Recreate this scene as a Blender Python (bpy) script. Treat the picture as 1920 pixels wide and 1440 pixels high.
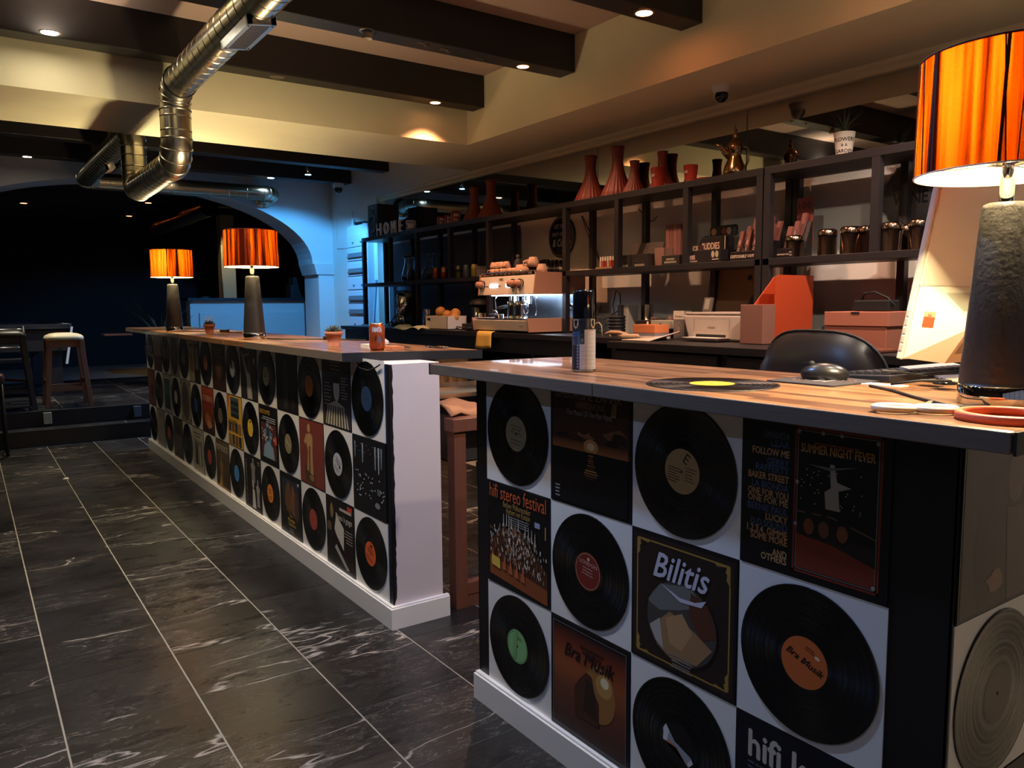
import bpy, bmesh, math, random
from mathutils import Matrix, Vector
random.seed(7)
for o in list(bpy.data.objects): bpy.data.objects.remove(o)
SC = bpy.context.scene; COL = SC.collection
PI = math.pi

# ------------------------------------------------------------------ camera, world, exposure, room lights
cd = bpy.data.cameras.new('camera'); cam = bpy.data.objects.new('camera', cd); COL.objects.link(cam)
YAW, PIT, ROL = .6095, .1012, -.0073
fw = Vector((math.sin(YAW)*math.cos(PIT), math.cos(YAW)*math.cos(PIT), -math.sin(PIT)))
rt = Vector((math.cos(YAW), -math.sin(YAW), 0)); up = rt.cross(fw)
c_, s_ = math.cos(ROL), math.sin(ROL)
rt, up = rt*c_+up*s_, up*c_-rt*s_
cam.matrix_world = Matrix(((rt.x, up.x, -fw.x, 0), (rt.y, up.y, -fw.y, 0), (rt.z, up.z, -fw.z, 1.26), (0, 0, 0, 1)))
cd.sensor_width = 36; cd.lens = 36*1464.29/1920; cd.clip_start = .02; cd.clip_end = 100
SC.camera = cam
w = bpy.data.worlds.new('world'); SC.world = w; w.use_nodes = True
w.node_tree.nodes['Background'].inputs[0].default_value = (.50, .53, .74, 1)
w.node_tree.nodes['Background'].inputs[1].default_value = .12
vs = SC.view_settings; vs.view_transform = 'Standard'; vs.look = 'None'; vs.gamma = 1; vs.use_curve_mapping = False
vs.exposure = 1.25
SC.cycles.use_denoising = True; SC.cycles.max_bounces = 8; SC.cycles.diffuse_bounces = 4; SC.cycles.glossy_bounces = 4
SC.cycles.transmission_bounces = 8; SC.cycles.sample_clamp_indirect = 3; SC.cycles.caustics_reflective = False; SC.cycles.caustics_refractive = False
SC.cycles.blur_glossy = 0.5

def spot(name, loc, power, color, size=100, blend=.6, target=None, radius=.03):
    l = bpy.data.lights.new(name, 'SPOT'); l.energy = power; l.color = color; l.spot_size = math.radians(size); l.spot_blend = blend; l.shadow_soft_size = radius
    o = bpy.data.objects.new(name, l); COL.objects.link(o); o.location = loc
    if target:
        o.rotation_euler = (Vector(target)-Vector(loc)).to_track_quat('-Z', 'Y').to_euler()
    return o
WARM = (1, .80, .52); ORANGE = (1, .58, .36); COOL = (.28, .50, 1); FILL = (1, .86, .72); BLUE = (.06, .36, 1); WHITEW = (1, .88, .66)
# (x, y, power, colour, cone) of the lit beam spots; the FILL ones are unseen additions brightening the shelves
for i, (x, y, p, c, sz) in enumerate([
    (.47, 4.95, 10, WHITEW, 60), (.75, 4.03, 50, WARM, 112), (.75, 2.97, 45, WARM, 105), (.85, 1.93, 54, COOL, 130), (-.6, 1.93, 16, COOL, 130), (-.6, 4.0, 12, WHITEW, 80),
    (2.895, 5.09, 42, (1, .42, .2), 105), (2.92, 4.04, 26, ORANGE, 120), (2.91, 2.98, 26, ORANGE, 120), (2.9, 1.93, 34, (1, .55, .42), 120),
    (1.85, 1.93, 10, FILL, 150), (1.85, .87, 24, FILL, 150), (2.9, .87, 70, FILL, 150),
    (.6, 9.03, 50, WHITEW, 110), (1.85, 9.03, 45, WARM, 110), (2.97, 9.03, 14, (.45, .7, 1), 100)]):
    spot('spot_light', (x, y, 2.705), p, c, sz, .25 if sz > 140 else .6)
spot('blue_spot_light', (3.04, 8.05, 2.60), 85, (.07, .40, 1), 116, .25, (3.1, 9.5, 0))

# ------------------------------------------------------------------ helpers
def lin(c):
    if isinstance(c, str):
        c = c.lstrip('#'); c = [int(c[i:i+2], 16)/255 for i in (0, 2, 4)]
    return tuple((v/12.92 if v <= .04045 else ((v+.055)/1.055)**2.4) for v in c)+(1,)
MATS = {}
def mat(name, col='#808080', rough=.5, metal=0, emit=0, ecol=None, trans=0, coat=0, spec=None, ior=None):
    if name in MATS: return MATS[name]
    m = bpy.data.materials.new(name); m.use_nodes = True; b = m.node_tree.nodes['Principled BSDF']
    b.inputs['Base Color'].default_value = lin(col); b.inputs['Roughness'].default_value = rough; b.inputs['Metallic'].default_value = metal
    if emit: b.inputs['Emission Color'].default_value = lin(ecol or col); b.inputs['Emission Strength'].default_value = emit
    if trans: b.inputs['Transmission Weight'].default_value = trans
    if coat: b.inputs['Coat Weight'].default_value = coat
    if spec is not None: b.inputs['Specular IOR Level'].default_value = spec
    if ior: b.inputs['IOR'].default_value = ior
    MATS[name] = m; return m
def N(m, t, **kw):
    n = m.node_tree.nodes.new(t)
    for k, v in kw.items():
        if hasattr(n, k) and not k[0].isupper(): setattr(n, k, v)
        else: n.inputs[k.replace('_', ' ')].default_value = v
    return n
def L(m, a, b): m.node_tree.links.new(a, b)
def bs(m): return m.node_tree.nodes['Principled BSDF']
def ramp(m, fac, stops, interp='LINEAR'):
    r = m.node_tree.nodes.new('ShaderNodeValToRGB'); r.color_ramp.interpolation = interp
    e = r.color_ramp.elements
    while len(e) < len(stops): e.new(.5)
    for el, (p, c) in zip(e, stops): el.position = p; el.color = lin(c) if isinstance(c, str) else (c, c, c, 1)
    L(m, fac, r.inputs[0]); return r
def grain(m, scale, amount, detail=4, bump=0, dist=.002, stretch=None):
    """fine mottling of the base colour, optionally with relief"""
    b = bs(m); base = tuple(b.inputs['Base Color'].default_value)
    tc = N(m, 'ShaderNodeTexCoord'); nz = N(m, 'ShaderNodeTexNoise', Scale=scale, Detail=detail)
    src = tc.outputs['Object']
    if stretch:
        mp = N(m, 'ShaderNodeMapping'); mp.inputs['Scale'].default_value = stretch; L(m, src, mp.inputs[0]); src = mp.outputs[0]
    L(m, src, nz.inputs['Vector'])
    mx = N(m, 'ShaderNodeMix', data_type='RGBA'); mx.inputs[6].default_value = tuple(v*(1-amount) for v in base[:3])+(1,); mx.inputs[7].default_value = tuple(min(1, v*(1+amount)) for v in base[:3])+(1,)
    L(m, nz.outputs[0], mx.inputs[0]); L(m, mx.outputs[2], b.inputs['Base Color'])
    if bump:
        bp = N(m, 'ShaderNodeBump', Strength=bump, Distance=dist); L(m, nz.outputs[0], bp.inputs['Height']); L(m, bp.outputs[0], b.inputs['Normal'])
    return m

FX = Matrix(((0, 0, -1), (-1, 0, 0), (0, 1, 0)))          # local x,y,out -> object that faces -X
FY = Matrix(((1, 0, 0), (0, 0, -1), (0, 1, 0)))           # object that faces -Y
FZ = Matrix.Identity(3)

class MB:
    def __init__(s): s.v = []; s.f = []; s.c = []; s.m = []; s.sm = []
    def add(s, vs, fs, col=None, mi=0, smooth=False, M=None):
        b = len(s.v)
        s.v += [tuple(M @ Vector(p)) if M else tuple(p) for p in vs]
        for f in fs: s.f.append([i+b for i in f]); s.c.append(col); s.m.append(mi); s.sm.append(smooth)
        return s
    def box(s, x0, y0, z0, x1, y1, z1, **k):
        v = [(x, y, z) for z in (z0, z1) for y in (y0, y1) for x in (x0, x1)]
        return s.add(v, [(0, 2, 3, 1), (4, 5, 7, 6), (0, 1, 5, 4), (2, 6, 7, 3), (0, 4, 6, 2), (1, 3, 7, 5)], **k)
    def cbox(s, c, d, **k): return s.box(c[0]-d[0]/2, c[1]-d[1]/2, c[2]-d[2]/2, c[0]+d[0]/2, c[1]+d[1]/2, c[2]+d[2]/2, **k)
    def prism(s, pts, z0, z1, **k):
        n = len(pts); v = [(x, y, z0) for x, y in pts]+[(x, y, z1) for x, y in pts]
        f = [tuple(range(n-1, -1, -1)), tuple(range(n, 2*n))]+[(i, (i+1) % n, (i+1) % n+n, i+n) for i in range(n)]
        return s.add(v, f, **k)
    def hexa(s, a, b, **k):        # bottom quad a, top quad b
        return s.add(list(a)+list(b), [(3, 2, 1, 0), (4, 5, 6, 7)]+[(i, (i+1) % 4, (i+1) % 4+4, i+4) for i in range(4)], **k)
    def lathe(s, prof, n=24, c=(0, 0, 0), smooth=True, rmod=None, M=None, **k):
        v = []; f = []; rows = []
        for r, z in prof:
            if r < 1e-6: rows.append([len(v)]); v.append((c[0], c[1], c[2]+z))
            else:
                rows.append(list(range(len(v), len(v)+n)))
                for i in range(n):
                    a = 2*PI*i/n; q = r*(rmod(i, n, z) if rmod else 1); v.append((c[0]+q*math.cos(a), c[1]+q*math.sin(a), c[2]+z))
        for A, B in zip(rows, rows[1:]):
            if len(A) == 1 and len(B) == 1: continue
            for i in range(n):
                j = (i+1) % n
                if len(A) == 1: f.append((A[0], B[j], B[i])[::-1])
                elif len(B) == 1: f.append((A[i], A[j], B[0]))
                else: f.append((A[i], A[j], B[j], B[i]))
        return s.add(v, f, smooth=smooth, M=M, **k)
    def cyl(s, p0, p1, r0, r1=None, n=12, smooth=True, **k):
        r1 = r0 if r1 is None else r1; p0 = Vector(p0); p1 = Vector(p1); d = (p1-p0)
        q = d.to_track_quat('Z', 'Y').to_matrix().to_4x4(); M = Matrix.Translation(p0) @ q; h = d.length
        return s.lathe([(0, 0), (r0, 0), (r1, h), (0, h)], n, smooth=False if n < 8 else smooth, M=M, **k)
    def tube(s, pts, r, n=8, smooth=True, cap=True, **k):
        pts = [Vector(p) for p in pts]; v = []; f = []; N_ = len(pts); u = None
        for i, p in enumerate(pts):
            t = (pts[min(i+1, N_-1)]-pts[max(i-1, 0)]).normalized()
            if u is None: u = t.orthogonal().normalized()
            else: u = (u-t*u.dot(t)).normalized()
            w_ = t.cross(u); rr = r[i] if isinstance(r, (list, tuple)) else r
            for j in range(n):
                a = 2*PI*j/n; v.append(p+(u*math.cos(a)+w_*math.sin(a))*rr)
        for i in range(N_-1):
            for j in range(n): f.append((i*n+j, i*n+(j+1) % n, (i+1)*n+(j+1) % n, (i+1)*n+j))
        if cap: f.append(tuple(range(n))[::-1]); f.append(tuple(range((N_-1)*n, N_*n)))
        return s.add(v, f, smooth=smooth, **k)
    def ball(s, c, r, n=14, m=8, sc=(1, 1, 1), **k):
        prof = [(math.sin(PI*i/m)*r if 0 < i < m else 0, -math.cos(PI*i/m)*r) for i in range(m+1)]
        M = Matrix.Translation(Vector(c)) @ Matrix.Diagonal(Vector(sc)).to_4x4()
        return s.lathe(prof, n, M=M, **k)
    def build(s, name, mats, parent=None, loc=None, rot=None, bevel=0, kind=None, label=None, matrix=None):
        me = bpy.data.meshes.new(name); me.from_pydata(s.v, [], s.f)
        for x in (mats if isinstance(mats, (list, tuple)) else [mats]): me.materials.append(x)
        me.polygons.foreach_set('material_index', s.m); me.polygons.foreach_set('use_smooth', s.sm)
        if any(c is not None for c in s.c):
            at = me.color_attributes.new('Col', 'FLOAT_COLOR', 'CORNER')
            vals = []
            for p, c in zip(s.f, s.c): vals += list(lin(c) if c is not None else (1, 1, 1, 1))*len(p)
            at.data.foreach_set('color', vals)
        me.update()
        o = bpy.data.objects.new(name, me); COL.objects.link(o)
        if parent: o.parent = parent
        if matrix: o.matrix_local = matrix
        if loc: o.location = loc
        if rot: o.rotation_euler = rot
        if bevel:
            b = o.modifiers.new('bevel', 'BEVEL'); b.width = bevel; b.segments = 2; b.limit_method = 'ANGLE'; b.angle_limit = math.radians(40)
        if kind: o['kind'] = kind
        if label: o['label'] = label
        return o
def rr(x0, y0, x1, y1, r, n=4):      # rounded rectangle outline
    p = []
    for cx, cy, a0 in ((x1-r, y1-r, 0), (x0+r, y1-r, 90), (x0+r, y0+r, 180), (x1-r, y0+r, 270)):
        for i in range(n+1):
            a = math.radians(a0+90*i/n); p.append((cx+r*math.cos(a), cy+r*math.sin(a)))
    return p
def tag(o, label, cat, group=None):
    o['label'] = label; o['category'] = cat
    if group: o['group'] = group
    return o
def thing(name, label, cat, loc=(0, 0, 0), rz=0, group=None, M=None):
    o = bpy.data.objects.new(name, None); COL.objects.link(o); o.empty_display_size = .05
    if M is not None: o.matrix_world = Matrix.Translation(Vector(loc)) @ M.to_4x4()
    else: o.location = loc; o.rotation_euler = (0, 0, rz)
    return tag(o, label, cat, group)
def struct(o): o['kind'] = 'structure'; return o
def dup(root, loc=None, label=None, rz=None, group=None):
    r = root.copy(); COL.objects.link(r)
    if loc is not None: r.location = loc
    if rz is not None: r.rotation_euler = (0, 0, rz)
    if label: r['label'] = label
    if group: r['group'] = group
    for ch in list(root.children):
        c = ch.copy(); COL.objects.link(c); c.parent = r
        for g in list(ch.children):
            d = g.copy(); COL.objects.link(d); d.parent = c
    return r
ORD = ['first', 'second', 'third', 'fourth', 'fifth', 'sixth', 'seventh', 'eighth', 'ninth', 'tenth', 'eleventh', 'twelfth', 'thirteenth', 'fourteenth', 'fifteenth']
_tc = {}
def text_poly(s):
    if s in _tc: return _tc[s]
    cu = bpy.data.curves.new('lettering', 'FONT'); cu.body = s; cu.size = 1; cu.resolution_u = 2
    ob = bpy.data.objects.new('lettering', cu); me = bpy.data.meshes.new_from_object(ob)
    v = [tuple(x.co) for x in me.vertices]; f = [tuple(p.vertices) for p in me.polygons]
    bpy.data.objects.remove(ob); bpy.data.meshes.remove(me); bpy.data.curves.remove(cu)
    _tc[s] = (v, f); return v, f
def put_text(mb, s, x, y, size, col=None, align='c', width=None, shear=0, sx=1, z=0, M=None, rot=0, mi=0, bold=0):
    v, f = text_poly(s)
    if not v: return
    x0 = min(p[0] for p in v); x1 = max(p[0] for p in v); wd = (x1-x0)*size*sx
    k = size*sx
    if width: k = width/(x1-x0); wd = width
    ox = {'l': 0, 'c': -wd/2, 'r': -wd}[align]
    offs = [(0, 0)] if not bold else [(0, 0), (bold, 0), (bold/2, bold/2), (bold/2, -bold/2)]
    for q_, (dx, dy) in enumerate(offs):
        pts = []
        for p in v:
            a = ox+(p[0]-x0)*k+shear*p[1]*size+dx; b = p[1]*size+dy
            c_, s_ = math.cos(rot), math.sin(rot)
            pts.append((x+a*c_-b*s_, y+a*s_+b*c_, z+q_*.00004))
        mb.add(pts, f, col=col, M=M, mi=mi)
# ---- flat print: list of shapes in the unit square (-.5..+.5), each a hair in front of the one before
def art(items, size=1, z0=.0005, dz=.00012, M=None, sy=None):
    mb = MB(); z = z0; S = size; sy = sy or size; dz = min(dz, .0018/max(1, len(items)))
    for it in items:
        t = it[0]; z += dz
        if t == 'r': _, x0, y0, x1, y1, c = it; mb.add([(x0*S, y0*sy, z), (x1*S, y0*sy, z), (x1*S, y1*sy, z), (x0*S, y1*sy, z)], [(0, 1, 2, 3)], col=c, M=M)
        elif t == 'e':
            _, cx, cy, rx, ry, c = it; n = 28
            mb.add([((cx+rx*math.cos(2*PI*i/n))*S, (cy+ry*math.sin(2*PI*i/n))*sy, z) for i in range(n)], [tuple(range(n))], col=c, M=M)
        elif t == 'p': mb.add([(x*S, y*sy, z) for x, y in it[1]], [tuple(range(len(it[1])))], col=it[2], M=M)
        elif t == 'g':    # vertical colour run
            _, x0, y0, x1, y1, ca, cb, n = it; A = lin(ca); B = lin(cb)
            for i in range(n):
                k = (i+.5)/n; c = tuple((a+(b-a)*k) for a, b in zip(A, B))[:3]
                c = tuple(12.92*v if v < .0031308 else 1.055*v**(1/2.4)-.055 for v in c)
                ya = y0+(y1-y0)*i/n; yb = y0+(y1-y0)*(i+1)/n
                mb.add([(x0*S, ya*sy, z), (x1*S, ya*sy, z), (x1*S, yb*sy, z), (x0*S, yb*sy, z)], [(0, 1, 2, 3)], col=c, M=M)
        elif t == 'f':    # frame
            _, x0, y0, x1, y1, w_, c = it
            for a, b, c1, d in ((x0, y0, x1, y0+w_), (x0, y1-w_, x1, y1), (x0, y0, x0+w_, y1), (x1-w_, y0, x1, y1)):
                mb.add([(a*S, b*sy, z), (c1*S, b*sy, z), (c1*S, d*sy, z), (a*S, d*sy, z)], [(0, 1, 2, 3)], col=c, M=M)
        elif t == 'o':    # elliptic ring
            _, cx, cy, rx, ry, w_, c = it; n = 36; P = []
            for q in (1, 1-w_): P += [((cx+rx*q*math.cos(2*PI*i/n))*S, (cy+ry*q*math.sin(2*PI*i/n))*sy, z) for i in range(n)]
            mb.add(P, [(i, (i+1) % n, (i+1) % n+n, i+n) for i in range(n)], col=c, M=M)
        elif t == 't':
            _, s, x, y, h, c = it[:6]; kw = dict(it[6]) if len(it) > 6 else {}
            if 'width' in kw: kw['width'] *= S
            if 'bold' in kw: kw['bold'] *= S
            put_text(mb, s, x*S, y*sy, h*S, col=c, z=z, M=M, **kw)
        elif t == 'lines':  # small unreadable print
            _, x0, y0, x1, n, step, h, c, al = it
            for i in range(n):
                wd = (x1-x0)*random.uniform(.55, 1); a = x0 if al == 'l' else (x1-wd if al == 'r' else (x0+x1-wd)/2); y = y0-i*step
                x = a
                while x < a+wd:
                    q = min(random.uniform(.03, .09)*(x1-x0)*1.6, a+wd-x); mb.add([(x*S, y*sy, z), ((x+q*.85)*S, y*sy, z), ((x+q*.85)*S, (y+h)*sy, z), (x*S, (y+h)*sy, z)], [(0, 1, 2, 3)], col=c, M=M); x += q
    return mb
# ------------------------------------------------------------------ materials
M_cream = grain(mat('cream_paint', '#ece1bc', .75), 6, .05)
M_ceil = mat('ceiling_paint_pink_cast', '#b79c90', .8)  # pinkish cast of the orange spots is mixed into this colour
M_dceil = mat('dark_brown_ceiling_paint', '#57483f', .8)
M_beam = grain(mat('dark_stained_beam_wood', '#1b1617', .5), 3, .25, stretch=(.3, 6, 6))
M_white = grain(mat('white_wall_paint', '#d9d8d4', .7), 5, .04)
M_wallr = grain(mat('grey_white_plaster', '#e4dfd4', .75), 4, .06)
M_dark = mat('black_wall_paint', '#121012', .7)
M_shell = mat('dim_brown_wall', '#5b5048', .8)
M_mirror = mat('mirror_glass', '#b5b2ac', .015, metal=1)
M_black = mat('black_laminate', '#1b1a1e', .42)
M_blackm = mat('matte_black', '#101013', .6)
M_shelf = grain(mat('black_brown_wood_foil', '#221e20', .45), 8, .2)
M_chrome = mat('chrome', '#d8d8d8', .08, metal=1)
M_steel = mat('brushed_steel', '#b9b7b2', .24, metal=1)
M_whitep = mat('white_gloss_board', '#e8e4dc', .35)
M_print = mat('print', '#ffffff', .38); 
def _pr():
    a = N(M_print, 'ShaderNodeVertexColor'); a.layer_name = 'Col'; L(M_print, a.outputs[0], bs(M_print).inputs['Base Color'])
_pr()
M_sleeve = mat('black_card', '#141316', .4)
def _vinyl():
    m = mat('vinyl', '#0a0a0c', .26, spec=.6); b = bs(m); b.inputs['Anisotropic'].default_value = .9
    t = N(m, 'ShaderNodeTangent', direction_type='RADIAL', axis='Z'); L(m, t.outputs[0], b.inputs['Tangent'])
    tc = N(m, 'ShaderNodeTexCoord'); ln = N(m, 'ShaderNodeVectorMath', operation='LENGTH'); L(m, tc.outputs['Object'], ln.inputs[0])
    mu = N(m, 'ShaderNodeMath', operation='MULTIPLY'); mu.inputs[1].default_value = 55; L(m, ln.outputs['Value'], mu.inputs[0])
    nz = N(m, 'ShaderNodeTexNoise', noise_dimensions='1D', Scale=1.6, Detail=3); L(m, mu.outputs[0], nz.inputs['W'])
    r = ramp(m, nz.outputs[0], [(.35, .2), (.65, .34)]); L(m, r.outputs[0], b.inputs['Roughness'])
    return m
M_vinyl = _vinyl()
def _tile():
    m = mat('black_veined_marble', '#1d1c1e', .3, spec=.55); b = bs(m)
    oi = N(m, 'ShaderNodeObjectInfo'); tc = N(m, 'ShaderNodeTexCoord')
    cb = N(m, 'ShaderNodeMath', operation='MULTIPLY'); cb.inputs[1].default_value = 60; L(m, oi.outputs['Random'], cb.inputs[0])
    ad = N(m, 'ShaderNodeVectorMath', operation='ADD'); L(m, tc.outputs['Object'], ad.inputs[0]); L(m, cb.outputs[0], ad.inputs[1])
    mp = N(m, 'ShaderNodeMapping'); mp.inputs['Scale'].default_value = (1.3, 4.6, 1); mp.inputs['Rotation'].default_value = (0, 0, .16); L(m, ad.outputs[0], mp.inputs[0])
    wn = N(m, 'ShaderNodeTexNoise', Scale=2.2, Detail=5); L(m, mp.outputs[0], wn.inputs['Vector'])
    ms = N(m, 'ShaderNodeVectorMath', operation='MULTIPLY_ADD'); ms.inputs[1].default_value = (1.3, 1.3, 1.3); L(m, wn.outputs['Color'], ms.inputs[0]); L(m, mp.outputs[0], ms.inputs[2])
    n1 = N(m, 'ShaderNodeTexNoise', Scale=3.2, Detail=7, Roughness=.6, Distortion=.6); L(m, ms.outputs[0], n1.inputs['Vector'])
    s1 = N(m, 'ShaderNodeMath', operation='SUBTRACT'); s1.inputs[1].default_value = .5; L(m, n1.outputs[0], s1.inputs[0])
    a1 = N(m, 'ShaderNodeMath', operation='ABSOLUTE'); L(m, s1.outputs[0], a1.inputs[0])
    v1 = ramp(m, a1.outputs[0], [(0, .9), (.003, .45), (.008, 0.)])
    # veins come and go: a coarse mask, and some tiles have few
    n2 = N(m, 'ShaderNodeTexNoise', Scale=2.6, Detail=4); L(m, ad.outputs[0], n2.inputs['Vector'])
    sh = N(m, 'ShaderNodeMath', operation='MULTIPLY_ADD'); sh.inputs[1].default_value = .26; sh.inputs[2].default_value = -.13; L(m, oi.outputs['Random'], sh.inputs[0])
    sm = N(m, 'ShaderNodeMath', operation='ADD'); L(m, n2.outputs[0], sm.inputs[0]); L(m, sh.outputs[0], sm.inputs[1])
    k = ramp(m, sm.outputs[0], [(.36, .0), (.5, .22), (.66, .95)])
    mv = N(m, 'ShaderNodeMath', operation='MULTIPLY'); L(m, v1.outputs[0], mv.inputs[0]); L(m, k.outputs[0], mv.inputs[1])
    # a few bold long veins
    n3 = N(m, 'ShaderNodeTexNoise', Scale=.8, Detail=4, Roughness=.5); L(m, mp.outputs[0], n3.inputs['Vector'])
    s3 = N(m, 'ShaderNodeMath', operation='SUBTRACT'); s3.inputs[1].default_value = .44; L(m, n3.outputs[0], s3.inputs[0])
    a3 = N(m, 'ShaderNodeMath', operation='ABSOLUTE'); L(m, s3.outputs[0], a3.inputs[0])
    v3 = ramp(m, a3.outputs[0], [(0, .8), (.003, .5), (.007, 0.)])
    k3 = ramp(m, sm.outputs[0], [(.52, 0.), (.56, 1.)]); m3 = N(m, 'ShaderNodeMath', operation='MULTIPLY'); L(m, v3.outputs[0], m3.inputs[0]); L(m, k3.outputs[0], m3.inputs[1])
    mxx = N(m, 'ShaderNodeMath', operation='MAXIMUM'); L(m, mv.outputs[0], mxx.inputs[0]); L(m, m3.outputs[0], mxx.inputs[1])
    cl = ramp(m, n2.outputs[0], [(.3, '#121214'), (.7, '#262526')])
    mx = N(m, 'ShaderNodeMix', data_type='RGBA'); L(m, mxx.outputs[0], mx.inputs[0]); L(m, cl.outputs[0], mx.inputs[6]); mx.inputs[7].default_value = lin('#a8a29a')
    L(m, mx.outputs[2], b.inputs['Base Color'])
    rg = ramp(m, n1.outputs[0], [(.3, .24), (.7, .38)]); L(m, rg.outputs[0], b.inputs['Roughness'])
    bp = N(m, 'ShaderNodeBump', Strength=.25, Distance=.002); L(m, n1.outputs[0], bp.inputs['Height']); L(m, bp.outputs[0], b.inputs['Normal'])
    return m
M_tile = _tile()
M_grout = mat('light_grout', '#8f897c', .85)
def _butcher():
    m = mat('butcher_block_laminate', '#8a5a3a', .33, coat=.15); b = bs(m); tc = N(m, 'ShaderNodeTexCoord')
    mp = N(m, 'ShaderNodeMapping'); mp.inputs['Rotation'].default_value = (0, 0, PI/2); L(m, tc.outputs['Object'], mp.inputs[0])
    br = N(m, 'ShaderNodeTexBrick', offset=.37, Scale=1, Mortar_Size=.0004, Brick_Width=.42, Row_Height=.03, Bias=0)
    br.inputs['Color1'].default_value = lin('#a3714a'); br.inputs['Color2'].default_value = lin('#5c3b29'); br.inputs['Mortar'].default_value = lin('#4a2f20'); L(m, mp.outputs[0], br.inputs[0])
    m2 = N(m, 'ShaderNodeMapping'); m2.inputs['Scale'].default_value = (60, 4, 60); L(m, tc.outputs['Object'], m2.inputs[0])
    nz = N(m, 'ShaderNodeTexNoise', Scale=2, Detail=5); L(m, m2.outputs[0], nz.inputs['Vector'])
    r = ramp(m, nz.outputs[0], [(.3, .72), (.7, 1.18)])
    mx = N(m, 'ShaderNodeMix', data_type='RGBA', blend_type='MULTIPLY'); mx.inputs[0].default_value = 1; L(m, br.outputs[0], mx.inputs[6]); L(m, r.outputs[0], mx.inputs[7]); L(m, mx.outputs[2], b.inputs['Base Color'])
    return m
M_wood = _butcher()
M_edge = grain(mat('worktop_edge_band', '#6f6257', .45), 5, .25, stretch=(1, 2, 40))

# ------------------------------------------------------------------ room shell
fl = struct(MB().box(-3.3, -3.1, -.12, 4.2, 8.35, -.0018).build('floor', M_grout))
TX, TY, TX0, TY0 = .382, .374, .165, 2.57
tile = None
def tiles(parent, xs, ys, z, ex=None, skip=None, w_=TX, h_=TY):
    global tile
    for x in xs:
        for y in ys:
            if skip and skip(x, y): continue
            mb = None
            key = (w_, h_)
            me = tiles.meshes.get(key)
            if me is None:
                q = MB().prism([(.003, .0019), (w_-.003, .0019), (w_-.003, h_-.0019), (.003, h_-.0019)], -.012, 0).build('floor_tile', M_tile); me = q.data; bpy.data.objects.remove(q); tiles.meshes[key] = me
            o = bpy.data.objects.new('floor_tile', me); COL.objects.link(o); o.parent = parent
            o.location = (x, y, z+random.uniform(-.0004, .0003))
tiles.meshes = {}
def inbar(x, y): return (1.32 < x and x+TX < 1.8 and 2.7 < y < 7.1)
tiles(fl, [TX0+TX*i for i in range(-4, 9)], [TY0+TY*j for j in range(-6, 15)], 0, skip=lambda x, y: inbar(x, y) or (x > 3.2) or (y < 1 and x < .1))
tiles(fl, [TX0+TX*i for i in range(-4, 9)], [8.18], 0, h_=.12)
# raised platform with two steps in front of the arch
pf = struct(MB().box(-3.3, 8.30, -.1, 4.6, 8.52, .1475).box(-3.3, 8.52, -.1, 4.6, 15, .2975).build('platform_steps', M_grout))
tiles(pf, [TX0-.08+TX*3*i for i in range(-2, 4)], [8.30], .15, w_=TX*3, h_=.22)
tiles(pf, [TX0-.2+TX*2*i for i in range(-4, 6)], [8.52+TY*j for j in range(0, 9)], .30, w_=TX*2)
MB().box(-3.3, 8.285, .002, 4.6, 8.30, .146).build('riser', M_blackm, pf); MB().box(-3.3, 8.505, .152, 4.6, 8.52, .296).build('riser', M_blackm, pf)

struct(MB().box(-3.4, -3.1, 0, -3.2, 9.6, 3.1).build('wall_left', M_shell))
struct(MB().box(-3.4, -3.2, 0, 4.3, -3.0, .35).box(-3.4, -3.2, 2.45, 4.3, -3.0, 3.1).box(-3.4, -3.2, .35, -2.6, -3.0, 2.45).box(2.9, -3.2, .35, 4.3, -3.0, 2.45).build('wall_back', M_shell))
# added window wall behind the camera, lets sky light in as fill
wf = MB()
for i in range(6): wf.box(-2.6+1.1*i-.03, -3.14, .35, -2.6+1.1*i+.03, -3.08, 2.45)
wf.box(-2.6, -3.14, .35, 2.9, -3.08, .41).box(-2.6, -3.14, 2.39, 2.9, -3.08, 2.45)
win = struct(wf.build('fill_window', M_black))
pg = bpy.data.materials.new('fill_window_glass'); pg.use_nodes = True; MATS['fill_window_glass'] = pg
_t = N(pg, 'ShaderNodeBsdfTransparent'); _g = N(pg, 'ShaderNodeBsdfGlossy'); _g.inputs['Roughness'].default_value = .03; _m = N(pg, 'ShaderNodeMixShader'); _m.inputs[0].default_value = .06
L(pg, _t.outputs[0], _m.inputs[1]); L(pg, _g.outputs[0], _m.inputs[2]); L(pg, _m.outputs[0], pg.node_tree.nodes['Material Output'].inputs[0])
for i in range(5): MB().box(-2.6+1.1*i+.03, -3.113, .41, -2.6+1.1*(i+1)-.03, -3.107, 2.39).build('pane', pg, win)
pl = bpy.data.lights.new('fill_window_portal', 'AREA'); pl.shape = 'RECTANGLE'; pl.size = 5.4; pl.size_y = 2.0; pl.cycles.is_portal = True  # guides sky light through the added window wall
po = bpy.data.objects.new('fill_window_portal', pl); COL.objects.link(po); po.location = (.15, -3.06, 1.4); po.rotation_euler = (PI/2, 0, 0)
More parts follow.
